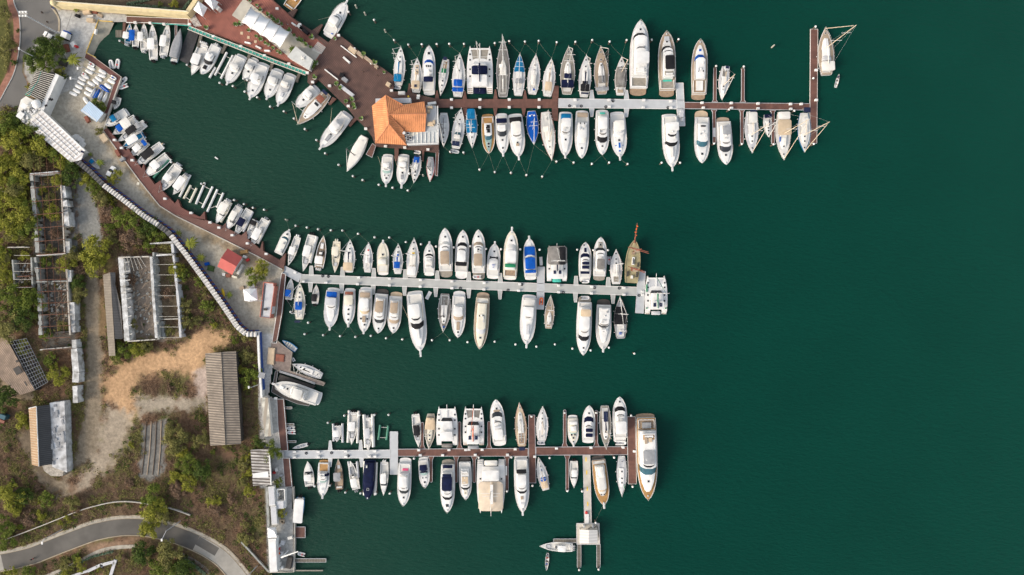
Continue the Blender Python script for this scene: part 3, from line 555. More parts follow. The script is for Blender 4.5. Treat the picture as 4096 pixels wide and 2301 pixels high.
# --- north basin below the teal pipe bridge
cc('center console with four white outboards right of the black floating dock', 767,300,812,176,44, tops=[(.36,.68,.74,'gel')], obn=(4,'gel'), cuddy=.62, op=.60)
my('white express cruiser with black windscreen and black foredeck sunpad', 809,299,868,178,46, ws=(.50,.60), wm='black', c0=.3, ch=1.5, fly=0, pads=[(.70,.82,-.3,.3,'black',.12),(.34,.46,-.36,.36,'gel',.3)], plat=.5, obn=(2,'gel'))
my('cream sportfisher right of the empty white lift floats below the pipe bridge', 908,341,968,218,50, ws=(.46,.50), wm='canvas', tops=[(.30,.48,.64,'gel2',.9)], pul=1.0, c0=.34)
my('small cream sportfisher between two bigger ones below the pipe bridge', 980,322,1017,229,40, ws=(.42,.46), wm='gel2', tops=[(.30,.5,.66,'gel2',.9)], rail=1)
my('biggest sportfisher below the pipe bridge with tapered flybridge tower', 1000,401,1055,250,56, ws=(.46,.54), wm='gel', tops=[(.34,.54,.54,'gel',1.6)], pul=1.2, c0=.3, ha=[(.78,0)])
my('sportfisher with boxy flybridge cover, second from last below the pipe bridge', 1067,400,1114,274,50, ws=(.44,.48), wm='gel', tops=[(.28,.48,.62,'gel2',1.2)], pul=1.0, ha=[(.70,0)])
my('sportfisher with dark grey windscreen and bow tender, last below the pipe bridge', 1112,426,1165,293,49, ws=(.40,.50), wm='grey', tops=[(.26,.42,.56,'canvas',1.1)], pul=1.1, pads=[(.60,.74,-.2,.2,'lgrey',.3,'deck_tender')])
# --- west quay, basin
my('cruiser with bright blue bimini, first boat of the west quay', 424,503,507,444,38, ws=(.56,.60), wm='gel', c0=.34, tops=[(.44,.64,.70,'lblue',.9)], plat=.4, fly=0, cm='gel')
cc('boat with cream rear canopy and blue front canopy on the west quay', 451,537,541,474,44, tops=[(.20,.52,.84,'canvas'),(.54,.74,.6,'blue',1.3)], obn=(2,), op=.86)
cc('slim open boat with black folding canopy, third on the west quay', 470,566,577,492,36, tops=[(.26,.60,.70,'black'),(.12,.24,.6,'grey',1.4)], obn=(1,))
cc('passenger launch with long white roof, fourth on the west quay', 490,587,573,538,34, tops=[(.22,.72,.84,'gel')], obn=(2,), con=0, deck='lblue')
cc('small cruiser with blue stern awning between white lift floats', 519,624,586,567,34, tops=[(.32,.66,.74,'gel'),(.02,.18,.74,'blue',1.0)], obn=(1,))
cc('boat with round black canopy and tan outboard on the west quay', 541,661,645,579,38, tops=[(.28,.66,.76,'black',1.3)], obn=(1,'beige'), deck='gel')
cc('cuddy fishing boat with square roof hatch and four black outboards', 574,709,670,624,46, tops=[(.34,.58,.76,'gel')], pads=[], obn=(4,), cuddy=.56, op=.56, ha=[])
cc('long center console with three silver outboards and white T-top on west quay', 636,770,711,662,46, tops=[(.36,.58,.62,'gel')], obn=(3,'lgrey'))
cc('passenger launch with long ribbed white roof before the empty lift floats', 692,778,744,704,34, tops=[(.10,.72,.88,'gel')], obn=(3,'grey'), con=0)
cc('open boat with cream canopy and grey windscreen on lift floats, west quay', 864,893,911,806,38, tops=[(.10,.56,.86,'canvas')], cuddy=.56, op=.56, obn=(3,'lgrey'))
cc('open boat with long cream roof and bow lounge left of the navy canopied one', 903,923,956,828,38, tops=[(.20,.56,.62,'canvas')], obn=(3,'grey'), cuddy=.58, op=.58)
cc('open boat with square navy canopy on the west quay', 939,945,996,838,36, tops=[(.34,.62,.74,'navy')], obn=(2,), seat='gel')
cc('small skiff with black console seats tucked beside the last west quay boat', 986,962,1020,880,30, tops=[(.04,.26,.8,'black',.7)], obn=(1,), deck='gel', hull='gel2')
cc('last center console on the west quay with rounded white top', 1004,985,1061,878,38, tops=[(.36,.74,.72,'gel')], obn=(2,'grey'))
# --- middle pier, north row
my('cruiser with cream camper canvas and green windscreen at the middle pier root', 1159,919,1112,1016,38, ws=(.60,.68), wm='bglass', c0=.1, ch=1.1, cm='canvas', fly=0, pul=.6, ha=[(.84,0)], plat=0, radar=0)
cc('slim center console bow to shore with two white outboards, middle pier', 1153,1062,1189,948,30, tops=[(.36,.62,.78,'gel')], obn=(2,'gel'), ha=[(.86,0)])
cc('long center console on lift floats with three black outboards, middle pier', 1213,1085,1246,940,36, tops=[(.30,.60,.78,'gel')], obn=(3,))
cc('tender with black crumpled cover and three big white outboards', 1294,944,1274,1072,38, tops=[(.12,.36,.80,'gel')], obn=(3,'gel'), pads=[(.40,.52,-.4,.45,'black',.7,'crumpled_cover'),(.6,.76,-.3,.3,'gel',.6)], deck='tan')
cc('pale yellow open boat with rectangular yellow canopy, middle pier', 1339,1091,1346,966,32, hull='cream', deck='cream', tops=[(.18,.46,.82,'cream')], obn=(2,'cream'), seat='cream')
sail('sailboat with orange beige bimini and navy sail cover, middle pier', 1401,959,1395,1090,43, tops=[(.05,.30,.84,'beige')], cover='navy', mh=11, mt=.62)
sail('sailboat with one red foredeck hatch, middle pier', 1475,970,1469,1090,36, ha=[(.74,0,.5,'red')], mh=11, tops=[(.3,.44,.4,'gel',.6)])
my('cream sportfisher with rounded hardtop between two sailboats, middle pier', 1533,961,1531,1101,46, cm='cream', deck='cream', hull='gel2', ws=(.42,.46), wm='cream', tops=[(.26,.42,.66,'canvas',1.0)], pul=1.0)
sail('sailboat with royal blue bimini and matching boom cover, middle pier', 1593,975,1590,1096,38, tops=[(.18,.40,.62,'blue')], cover='blue', mh=11, pads=[(.60,.66,-.15,.15,'blue',.2)])
sail('sailboat with white hardtop cockpit cover and teak decks, middle pier', 1657,952,1647,1110,48, tops=[(.06,.28,.66,'gel',1.5)], mh=13, ck='teak', cm='canvas', pads=[(.60,.63,-.15,.25,'yellow',.2)])
my('short flybridge cruiser with black windscreen band, middle pier', 1718,967,1716,1104,44, ws=(.54,.60), wm='black', tops=[(.30,.42,.6,'canvas',.5)], pul=1.0, ha=[(.74,0)], c0=.16)
my('large yacht with tan flybridge awning, leftmost of the big middle pier yachts', 1781,914,1784,1110,55, ws=(.58,.64), wm='canvas', tops=[(.16,.46,.62,'tan',1.0)], plat=2, pm='gteak', c0=.16, ha=[(.80,0)], ch=1.6, fs='beige', f=(.12,.52))
my('yacht with white hardtop and black cockpit canvas between two tan awnings', 1853,922,1844,1116,53, ws=(.58,.66), wm='black', tops=[(.24,.50,.60,'gel',1.2),(.14,.24,.80,'black',.2)], plat=2.2, c0=.22, ch=1.5, ha=[(.84,0)], f=(.2,.5))
my('yacht with tan awning, brown windscreen and a dinghy on its stern platform', 1914,920,1915,1120,53, ws=(.60,.67), wm='tan', tops=[(.16,.44,.60,'tan',1.0)], plat=2.2, pm='gteak', c0=.16, ch=1.6, ha=[(.84,0),(.54,0),(.50,0)], f=(.12,.56))
my('small sportfisher with blue cross shaped gear on its white roof', 1980,967,1970,1116,50, ws=(.50,.54), wm='black', tops=[(.18,.48,.66,'gel',.3)], pul=1.2, ha=[(.76,0),(.58,-.5),(.58,.5)], c0=.2, fly=0, pads=[(.33,.345,-.2,.2,'blue',.9),(.26,.28,-.06,.06,'blue',.9)])
my('sportfisher with green covered aft awning and caramel cockpit, middle pier', 2048,910,2039,1120,56, hull='cream', deck='cream', ws=(.58,.66), wm='canvas', tops=[(.30,.56,.74,'gel',.8),(.20,.28,.72,'green',1.2)], pul=1.8, ck='teak', c0=.16, ha=[(.78,0)], f=(.28,.5))
my('cruiser with two long royal blue sun covers, middle pier', 2116,945,2123,1120,51, ws=(.52,.54), wm='gel', tops=[(.53,.78,.78,'blue',.1),(.20,.50,.74,'blue',.9),(.10,.18,.80,'blue',.8)], pul=1.2, c0=.1)
cat('catamaran with huge black awning over the bows and turquoise stern tender', 2186,2269,1125,984, mast=14, cover='darkspar' if 0 else 'navy', sal=(.3,.58), ht=(.06,.28), sol=[-.25,.25], slabs=[('sun_awning',.46,.98,.92,2.0,'mesh'),('sun_awning',.46,.96,.34,2.15,'black',.45),('tender_cover',-.03,.08,.42,-.6,'aqua')], step='lgrey')
my('yacht with navy sunpads and navy windscreen left of the grey awning yacht', 2341,970,2339,1130,49, ws=(.54,.64), wm='navy', tops=[(.36,.44,.56,'navy',.9),(.24,.33,.56,'navy',.9)], plat=1.6, c0=.18, ch=1.4, pads=[(.72,.84,-.18,.18,'navy',.15),(.90,.94,-.3,-.1,'navy',.12),(.10,.17,-.7,.7,'navy',.2)], f=(.2,.46))
my('yacht with grey brown flybridge awning and brown foredeck sunpad, middle pier', 2402,950,2397,1123,52, ws=(.62,.69), wm='glass', tops=[(.18,.44,.56,'mesh',1.1)], plat=1.4, pm='gteak', c0=.14, ch=1.5, pads=[(.72,.88,-.30,.30,'gteak',.12)], f=(.12,.54), fs='canvas')
rib('grey dinghy with red seat moored between yacht and white sailboat', 2437,1043, 180, 34, 17, seat='red', tube='lgrey')
sail('clean white sailboat with rounded sprayhood beside the old wooden ship', 2464,998,2465,1137,46, tops=[(.22,.34,.5,'gel2',.9)], mh=13, ck='gteak', cover='canvas', jib=None)
cat('catamaran with green sail cover alone at the middle pier head', 2579,2669,1257,1104, mast=13, cover='green', sal=(.28,.62), ht=(.14,.34), sol=[-.26,.26], jib='green', step='tan', slabs=[('tender_cover',-.02,.08,.4,-.6,'lgrey')], pads=[(.58,.78,-.90,-.80,'green',.3,'kayak'),(.14,.17,-.92,-.78,'green',.2),(.14,.17,.78,.92,'green',.2)])
# --- middle pier, south row
cc('small blue canopied fishing boat in the corner by the gangway', 1164,1114,1152,1200,29, tops=[(.16,.48,.76,'blue')], obn=(1,))
sail('cream ketch with double blue awning and stern gantry near the gangway', 1200,1130,1197,1278,43, deck='cream', hull='gel2', cm='canvas', tops=[(.26,.48,.62,'blue',1.2)], masts=[(.58,13,.2,None,'alu'),(.18,8,.12,None,'alu')], sol=(-.08,-.02,.5))
cc('tiny boat with black canopy and black outboards, middle pier south', 1265,1140,1258,1216,27, tops=[(.14,.52,.80,'black')], obn=(2,))
my('trawler yacht with royal blue aft awning and grey upper deck', 1320,1321,1333,1151,56, deck='lgrey', hull='gel', ws=(.46,.50), wm='lgrey', tops=[(.03,.18,.70,'blue',1.4),(.19,.40,.74,'lgrey',.9)], pul=1.5, c0=.2, pads=[(.52,.66,-.44,.44,'gel',.3)], te=.84)
my('white cruiser with brown cockpit canvas and three square foredeck hatches', 1394,1308,1399,1153,47, ws=(.44,.46), wm='gel', tops=[(.13,.40,.72,'cream',.6),(.02,.11,.66,'redwood',.9)], pul=1.1, ha=[(.54,0),(.68,0),(.84,0)], fly=0, trunk=.9, te=.94)
my('sportfisher carrying a grey inflatable and an orange kayak on its foredeck', 1456,1335,1464,1148,54, ws=(.46,.52), wm='beige', tops=[(.20,.42,.64,'gel',1.0),(.06,.18,.72,'tan',1.0)], pul=.8, fly=0, ha=[(.68,-.45),(.68,.45),(.82,-.1)], trunk=.5, pads=[(.62,.76,-.2,.22,'tan',.4,'deck_inflatable')])
my('yacht with tan bimini and glass windscreen, left one of the tan pair', 1514,1333,1529,1156,54, ws=(.61,.69), wm='glass', ch=1.5, c0=.10, tops=[(.20,.46,.56,'tan',.9)], f=(.12,.54), plat=1.6, pm='dark', ha=[(.88,0)], fs='beige', te=.93)
my('yacht with tan bimini and tan windscreen cover, right one of the tan pair', 1574,1333,1585,1168,53, ws=(.60,.69), wm='tan', ch=1.5, c0=.10, tops=[(.17,.45,.54,'tan',.9)], f=(.12,.53), plat=1.4, pm='beige', ha=[(.86,0)], fs='beige', te=.93)
my('biggest yacht of the middle pier, tilted, with long pulpit and dark curved windows', 1685,1425,1658,1164,68, ws=(.47,.56), wm='black', ch=2.1, c0=.18, f=(.18,.40), fwm='glass', tops=[(.18,.38,.62,'gel',1.3)], pul=3.0, trunk=1.0, outr=1, te=.9, pads=[(.62,.78,-.15,.15,'gel',.5,'deck_tender')])
sail('grey decked racing sailboat with black rig and blue bow bundle', 1773,1329,1780,1175,48, deck='mesh', hull='lgrey', ck='mesh', cw=.55, mm='darkspar', mh=13, cover='grey', pads=[(.84,.88,-.15,.1,'blue',.3)], fend=1)
my('yacht with white domed hardtop and brown foredeck sunpad, middle pier south', 1832,1350,1837,1164,54, ws=(.46,.54), wm='tan', ch=1.4, c0=.22, f=(.24,.4), tops=[(.26,.46,.60,'gel',1.0)], pads=[(.62,.82,-.22,.22,'tan',.12)], ha=[(.87,0)], plat=1.6, te=.94)
my('long champagne coloured yacht with glassy roof and two black roof vents', 1919,1395,1933,1170,56, hull='cream', deck='tan', cm='cream', ws=(.58,.66), wm='lgrey', ch=1.5, c0=.12, fly=0, te=.96, trunk=.8, plat=1.6, pm='tan', pads=[(.34,.37,-.34,-.2,'black',.1),(.34,.37,.2,.34,'black',.1)], cw=.7)
my('all white sportfisher with tower and long foredeck tender, middle pier south', 2105,1391,2118,1179,60, ws=(.42,.44), wm='gel', ch=1.6, c0=.2, tops=[(.04,.17,.70,'gel2',1.5),(.20,.40,.6,'gel',1.3)], pul=1.8, trunk=.9, pads=[(.58,.78,-.2,.16,'lgrey',.4,'deck_tender')], ha=[(.90,.2,.3)])
sail('small teak decked sailboat moored bow in with a red tinged stern', 2203,1181,2194,1315,36, deck='tan', roof=(.2,.5), ck='tan', mh=10, ha=[(.7,0),(.36,.0)], pads=[(.12,.2,-.3,.2,'gel',.2)], mm='alu')
my('yacht with slatted beige bimini, hardtop and a grey dinghy astern', 2331,1420,2340,1184,58, ws=(.60,.68), wm='black', ch=1.6, c0=.10, f=(.10,.52), tops=[(.13,.26,.68,'beige',1.3),(.27,.50,.56,'gel',1.1)], plat=2.0, pm='gteak', trunk=.7, te=.92, ha=[(.86,0)])
my('older motor yacht with three front windows and small boat on foredeck', 2411,1408,2416,1197,59, ws=(.42,.46), wm='glass', ch=1.9, c0=.06, f=(.07,.40), fw=.72, tops=[], deck='gel2', pul=1.3, fs='gel2', plat=1.8, pm='dark', trunk=.8, pads=[(.54,.59,-.3,.35,'gel',.5,'deck_dinghy')], te=.84)
sail('dark sailboat under a black cover with blue ropes at the pier corner', 2479,1186,2483,1355,50, hull='dark', deck='grey', full=(.34,.76,'black'), mm='alu', mh=13, boom=0, masts=[(.60,13,0,None,'alu'),(.2,8,0,None,'alu')], pads=[(.10,.16,-.2,.2,'blue',.3)])
# --- between the piers on the west quay
cc('old blue and white rowing launch lying against the wooden quay corner', 1128,1362,1182,1402,24, hull='lblue', deck='lgrey', tops=[], con=0, obn=(0,), name='rowing_boat', cat='rowing boat', op=.9, pads=[(.35,.40,-.7,.7,'cream',.3),(.5,.55,-.7,.7,'cream',.3),(.65,.70,-.6,.6,'cream',.3)], rl=0)
sail('pale blue sailboat lying across beside the dry dock jetty', 1171,1456,1286,1505,38, hull='lgrey', deck='lgrey', masts=[(.60,10,.25,'dark','spar')], mh=10, cm='gel')
my('sportfisher sitting in the dark floating dry dock by the quay', 1092,1533,1282,1599,60, ws=(.54,.58), wm='canvas', tops=[(.32,.52,.64,'gel2',1.2)], pul=1.6, pads=[(.78,.86,-.2,.12,'gel',.4,'deck_box')], deck='gel2', ck='gel2', cm='gel2', z=.5)
rib('small white tender at the jetty corner above the pale blue sailboat', 1173,1439, 330, 17, 12, motor=0)
# --- lower pier, north row
cc('pontoon tender with white square roof on grey lift floats, lower pier', 1347,1768,1345,1704,34, tops=[(.24,.66,.66,'gel')], obn=(2,), con=0, op=.9, deck='lgrey')
cc('open boat with white T-top and grey bow bag on lift floats, lower pier', 1406,1779,1413,1650,35, tops=[(.28,.56,.70,'gel')], obn=(2,), pads=[(.60,.66,-.3,.1,'grey',.5)])
cc('open boat with mauve grey T-top on lift floats, lower pier', 1473,1805,1468,1672,35, tops=[(.30,.60,.62,'lgrey')], obn=(2,'grey'), deck='gel2')
cc('narrow boat with black oval cover, lower pier north row', 1674,1788,1661,1658,33, tops=[(.32,.64,.76,'black',.9)], obn=(2,), pads=[(.66,.76,-.2,.2,'dark',.3)])
sail('small tan sailboat with tan deck cover moored stern out, lower pier', 1716,1797,1723,1657,42, deck='gteak', hull='cream', full=(.10,.44,'beige'), mh=10, mt=.5, boom=0, fend=0, cock=0, cm='cream')
cat('broad white power catamaran with round flybridge and grey tender cover', 1745,1831,1783,1627, hh=(.80,.66,.44,.28), sal=(.24,.72), ht=(.16,.40), tramp='gel', slabs=[('tender_cover',-.05,.05,.5,-.5,'mesh')], step='gel')
cat('sailing catamaran with bright orange sail cover and red furled sail', 1851,1937,1783,1627, mast=13, cover='orange', jib='orange', sal=(.24,.62), ht=(.08,.28), sol=[-.3,.3], step='tan', tramp='mesh', slabs=[('stern_awning',-.06,.03,.5,1.0,'grey')])
my('yacht with brown rimmed foredeck lounge and dark glass windscreen, lower pier', 1983,1597,2000,1786,56, ws=(.58,.67), wm='glass', ch=1.5, c0=.14, f=(.12,.46), tops=[(.10,.34,.60,'gel',1.1),(.36,.42,.5,'lgrey',.9)], plat=1.4, pads=[(.72,.76,-.44,.44,'tan',.12)], deck='gel')
sail('wooden trimmed ketch with navy deck covers and stern solar panels, lower pier', 2077,1609,2088,1786,46, hull='redwood', deck='beige', ck='teak', cm='gel', masts=[(.56,14,.24,'canvas','alu'),(.32,11,.2,'navy','alu')], sol=(-.06,.02,.5), pads=[(.36,.46,-.5,.5,'navy',.3)])
sail('all white sailboat with dinghy and solar panel behind it, lower pier', 2171,1625,2167,1763,46, mh=13, ck='gel2', mm='spar', cw=.5, ha=[(.52,0),(.64,0),(.8,0)])
my('small cruiser moored stern out with four dark hatches on its foredeck', 2294,1785,2291,1662,42, ws=(.50,.55), wm='gglass', ch=1.2, c0=.16, tops=[(.10,.22,.7,'gel',1.0),(.28,.46,.5,'gel',.9)], pul=.9, ha=[(.62,-.3),(.62,.3),(.74,0),(.88,0,.4)], fly=0, cm='cream', hull='cream')
my('white yacht with navy windscreen and white bird shaped arch over navy seats', 2356,1621,2353,1775,50, ws=(.52,.64), wm='navy', ch=1.4, c0=.10, f=(.12,.40), tops=[(.28,.38,.54,'navy',.8),(.14,.24,.54,'navy',.7)], ha=[(.78,0)], plat=1.0, pads=[(.245,.275,-.55,.55,'cap',.9)], fs='beige')
sail('slate grey sailboat moored stern out with three blue solar panels', 2424,1796,2419,1624,46, deck='gteak', hull='lgrey', sol=(.10,.34,.36), mh=12, cover='navy', mm='spar', jib=None)
my('tall white flybridge yacht with black windscreen beside the lower pier head', 2477,1586,2481,1774,56, ws=(.64,.72), wm='black', ch=1.6, c0=.16, f=(.14,.54), tops=[(.14,.44,.70,'gel',1.2)], ha=[(.88,0)], plat=1.8, fwm='mesh', pads=[(.54,.56,-.4,.4,'dark',.1)])
# --- lower pier, south row
cc('pilothouse boat with round front hatch and twin black outboards, lower pier south', 1230,1847,1237,1948,39, tops=[(.26,.52,.72,'gel')], cuddy=.54, op=.54, obn=(2,), ha=[], deck='gel2')
my('sportfisher with caramel cockpit cushion and navy side cover, lower pier south', 1291,1993,1296,1842,46, ws=(.48,.54), wm='gglass', ck='gold', tops=[], pul=1.3, c0=.26, pads=[(.30,.36,-.95,-.45,'navy',.9)], ha=[(.78,0,.7,'lgrey')], plat=.8, pm='gold')
cc('dark bronze speedboat with grey oval canopy and twin outboards', 1353,1836,1356,1960,34, hull='dark', deck='tan', tops=[(.30,.58,.76,'grey',1.3,-.25)], obn=(2,))
cc('speedboat with white hardtop and grey lounges set at a slant on lift floats', 1401,1845,1424,1960,34, tops=[(.12,.42,.72,'gel')], obn=(2,'grey'), bs='grey', pads=[(.5,.68,-.35,.35,'grey',.15)])
my('boat fully wrapped in dark navy cover on lift floats, lower pier south', 1471,1998,1481,1842,46, hull='navyhull', deck='navy', cm='navy', ws=(.5,.6), wm='navy', fly=0, radar=0, rail=0, c0=.04, cw=.9, ch=1.5, trunk=.8, te=.95, ck='navy', plat=0)
cc('slim white center console with twin outboards next to the grey T head', 1534,1982,1537,1850,33, tops=[(.32,.62,.66,'gel')], obn=(2,'gel'), cuddy=.64, op=.64)
my('flybridge yacht with pink roundel in its cockpit next to the grey T head', 1615,2021,1621,1833,53, ws=(.58,.66), wm='glass', ch=1.5, c0=.22, f=(.22,.52), tops=[(.26,.48,.50,'gel',1.1)], plat=1.6, pads=[(.12,.17,-.5,.3,'pink',.25)], ha=[(.80,0)], te=.94)
my('small express cruiser with navy bimini and pale green windscreen, lower pier', 1701,1950,1692,1831,41, ws=(.42,.50), wm='gglass', ch=.9, c0=.3, fly=0, tops=[(.14,.36,.70,'navy',1.1),(.38,.44,.66,'navy',.6)], ha=[(.64,-.3,.35),(.64,.3,.35),(.80,0)], plat=.8, radar=0)
my('big yacht with long navy flybridge cover and navy stern cover, lower pier south', 1790,2047,1792,1840,56, ws=(.61,.67), wm='black', ch=1.6, c0=.14, f=(.14,.54), tops=[(.19,.50,.70,'navy',.6),(.14,.20,.6,'navy',.8),(-.01,.06,.66,'navy',.7)], plat=1.5, pm='gteak', trunk=1.0, ha=[(.84,0,.9)], te=.93, deck='gel')
my('yacht with tan cushion and black visor between two brown fingers', 1864,1996,1859,1831,49, ws=(.62,.68), wm='black', ch=1.4, c0=.16, f=(.20,.56), plat=1.4, pm='dark', tops=[], trunk=.8, pads=[(.36,.54,-.46,.46,'beige',.3),(.74,.86,-.26,.26,'cream',.12)], te=.94)
cat('huge catamaran under a torn beige sun awning, lower pier south', 1907,2021,1840,2052, sal=(.30,.60), ht=(.16,.36), slabs=[('torn_awning',.38,.93,.86,1.4,'awning'),('tender_cover',.0,.10,.46,.2,'canvas')], pads=[(.42,.78,-.16,.04,'gel',.1,'mast_cover',4.0)], step='canvas', mast=9, cover=None)
my('long white yacht with black chevron windscreen right of the awning catamaran', 2091,2058,2083,1825,57, ws=(.53,.58), wm='black', ch=1.7, c0=.22, tops=[(.14,.22,.64,'black',1.2),(.24,.44,.6,'gel',.6)], pul=1.8, trunk=1.1, pads=[(.68,.74,-.15,.2,'tan',.15),(.80,.84,-.2,.2,'lgrey',.1)], te=.92)
sail('sailboat set at a slant with pink beige cockpit cover and blue sprayhood', 2153,1828,2184,1962,40, hull='lgrey', deck='gel2', tops=[(.08,.32,.62,'beige',.9)], spray='blue', mh=12, mm='spar', pads=[(.6,.64,-.1,.1,'blue',.2)])
cc('white center console with black outboards alone by the thin brown finger', 2296,1952,2296,1846,33, tops=[(.30,.56,.66,'gel')], obn=(2,), cuddy=.58, op=.58)
my('classic yacht with golden teak decks and white canvas boat on the upper deck', 2416,2031,2392,1825,57, deck='gold', hull='gel2', cm='gel2', ws=(.60,.64), wm='beige', ch=1.6, c0=.1, f=(.1,.3), tops=[(.10,.34,.4,'canvas',.8)], pul=2.0, trunk=.8, plat=1.2, pm='dark', ha=[(.66,.1),(.76,-.2,.4),(.76,.2,.4)], te=.80, radar=0, cw=.66)
sail('mast less white racing sloop with lime green bow stripe by the pier head', 2487,1985,2487,1825,40, masts=[], ck='lgrey', ha=[(.38,0),(.55,0),(.66,0)], pads=[(.70,.84,-.55,-.46,'green',.04)], hull='grey')
# --- mega yacht
my('huge white yacht with golden teak decks alongside the lower pier head', 2588,1993,2582,1656,79, deck='gold', hull='gel', ws=(.56,.64), wm='bglass', ch=2.2, cw=.84, c0=.14, te=.90, trunk=1.3, f=(.16,.53), fw=.68, fs='gold', fwm='black', tops=[(.36,.53,.56,'grey',.12)], plat=1.2, pw=.9, pm='teak', radar=0, rail=1, pads=[(.20,.26,-.30,.05,'beige',.3),(.20,.28,.15,.4,'tan',.4),(.05,.12,-.42,.42,'grey',.8,'glass_awning')], ck='teak', seats=1)
# --- fuel dock boats
cc('white center console lying sideways by the fuel dock finger', 2159,2185,2291,2193,36, tops=[(.22,.46,.66,'gel')], obn=(3,'grey'), deck='gel2')
# --- basin small craft
cc('small boat with black canopy at the dinghy terrace corner', 456,436,470,388,25, tops=[(.36,.66,.7,'black')], obn=(1,))
cc('slim white skiff moored above the grey pier root', 1167,1796,1228,1780,15, tops=[], obn=(1,), deck='lgrey', name='skiff', cat='skiff', rl=0, fb=.45)
cc('turquoise and white boat on its trailer beside the covered wall', 395,676,356,636,22, tops=[(.1,.4,.7,'lblue',.5)], con=0, obn=(0,), z=1.2, name='motorboat', cat='motorboat', rl=0)
# blue ferry taxi with long white roof
b = cc('water taxi with long ribbed white roof and blue hull below the lower pier', 1192,2093,1200,1992,36, hull='lblue', deck='lgrey', tops=[], con=0, obn=(2,), op=.95, rl=0)
b.slab('roof', .0, .94, 1.0, b.fb+1.6, 'gel', posts=1, rnd=.02, u=-.12)
# inflatables
for a in [('grey white dinghy in the basin, left of the floating pair', 445,258,350,38,19,'grey'), ('white dinghy with red fuel tank, right of the floating pair', 470,255,10,40,19,'red'),
          ('pale dinghy with dark seat by the terrace corner', 495,322,45,36,17,'navy'), ('dinghy with red seats below the pale one at the terrace corner', 493,347,250,38,17,'red')]:
    rib(a[0], a[1], a[2], a[3], a[4], a[5], seat=a[6])
rib('white dinghy tied behind the sailboat with bright blue bimini', 1591,350, 100, 28, 17)
rib('grey dinghy lifted behind the sailboat with stern solar panels', 1820,606, 100, 36, 15, z=.6, tube='lgrey')
rib('grey dinghy behind the sailboat below the restaurant', 1671,609, 100, 28, 16)
rib('white dinghy resting on the stern of the brown windscreen yacht', 1908,1108, 270, 34, 16, z=.5, tube='gel', seat='red')
rib('white dinghy on the stern of the navy sunpad yacht', 2343,1126, 90, 30, 15, z=.5)
rib('pale grey dinghy on the stern of the slatted bimini yacht', 2342,1192, 90, 34, 16, z=.5, tube='lgrey')
rib('large white dinghy lying across behind the tall flybridge yacht', 2484,1772, 90, 44, 19, z=.3)
rib('grey dinghy carrying a solar panel behind the all white sailboat', 2164,1771, 270, 32, 18, tube='lgrey', seat='solar', motor=0)
rib('orange rescue dinghy standing on the middle pier cross platform', 2165,1205, 5, 30, 15, z=.9, tube='orange', seat='black', motor=0)
rib('white dinghy hanging from the quay crane at the bottom', 1205,2217, 285, 30, 16, seat='red')
rib('white jet boat with blue trim, upper of two beside the brown quay walkway', 1163,1713, 270, 34, 14, seat='navy', tube='cap')
rib('white jet boat with red seat, lower of two beside the brown quay walkway', 1165,1730, 270, 34, 15, seat='red', tube='cap')

# ---- old wooden ship with bowsprit and yards
b = Boat('wooden_sailing_ship', 'sailing ship', 'weathered yellow decked sailing ship with long bowsprit and crossed yards', 2535,962,2523,1132,55,'sail','redwood','ochre', fb=2.4)
b.hw = (lambda s: lambda t: s.B/2*((.80+.20*math.sin(math.pi/2*t/.4)) if t < .4 else max(0, 1-((t-.4)/.6)**2.6)**.8))(b)
m = MB(); R_ = []
for t in (0, .1, .25, .4, .55, .7, .8, .88, .94, .98, 1):
    w = max(.1, b.hw(t)); z = 2.3+.5*t*t; y = b.Y(t); R_.append([(-w-.08, y, z-.35), (-w-.08, y, z+.18), (-w+.14, y, z+.18), (-w+.14, y, z), (w-.14, y, z), (w-.14, y, z+.18), (w+.08, y, z+.18), (w+.08, y, z-.35)])
m.rings(R_); obj('bulwark_deck', m, 'ochre', b.root)
m = MB(); m.tube((0, b.Y(.93), 3.0), (0, b.Y(1)+5.2, 5.2), .2, .08, 7); obj('bowsprit', m, 'redwood', b.root)
m = MB()
for i in range(5): m.box((0.1*math.sin(i*2), b.Y(1)+.6+i*.9, 3.4+i*.42), (.35, .6, .12), rz=i)
obj('furled_red_sail', m, 'orange', b.root)
for t, h, w in ((.74, 13, .62), (.30, 12, .5)):
    m = MB(); m.tube((0, b.Y(t), 2.4), (0, b.Y(t), 2.4+h), .2, .1, 8); o = obj('mast', m, 'redwood', b.root)
    m = MB(); m.tube((-b.B*w, b.Y(t)+.8, 2.4+h*.45), (b.B*w*1.25, b.Y(t)-.8, 2.4+h*.5), .12, n=6); m.tube((-b.B*w*.9, b.Y(t)+.6, 2.4+h*.7), (b.B*w, b.Y(t)-.5, 2.4+h*.72), .09, n=6); obj('yard', m, 'redwood', o)
    m = MB(); m.box((0, b.Y(t), 2.4+h*.42), (1.5, 1.3, .15)); obj('crows_nest', m, 'tan', o)
for t0, t1, u0, u1, mm, nm in ((.42, .60, -.16, .16, 'gel', 'deckhouse'), (.44, .58, -.08, .0, 'dark', 'roof_opening'), (.44, .55, .05, .12, 'glass', 'skylight'), (.14, .26, -.72, -.55, 'dark', 'bench'), (.14, .26, .55, .72, 'dark', 'bench'), (.38, .48, .62, .75, 'dark', 'bench'), (.66, .72, -.3, .2, 'teak', 'hatch_cover'), (.10, .17, -.15, .12, 'canvas', 'helm_cover'), (.28, .34, -.2, .1, 'redwood', 'winch_house')):
    m = MB(); z = 2.35+(.5 if mm != 'gel' else .2); m.box(((u0+u1)/2*b.B/2, (b.Y(t0)+b.Y(t1))/2, 2.6), ((u1-u0)*b.B/2, b.Y(t1)-b.Y(t0), .9 if nm == 'deckhouse' else (1.05 if nm in ('roof_opening', 'skylight') else .6))); obj(nm, m, mm, b.root)
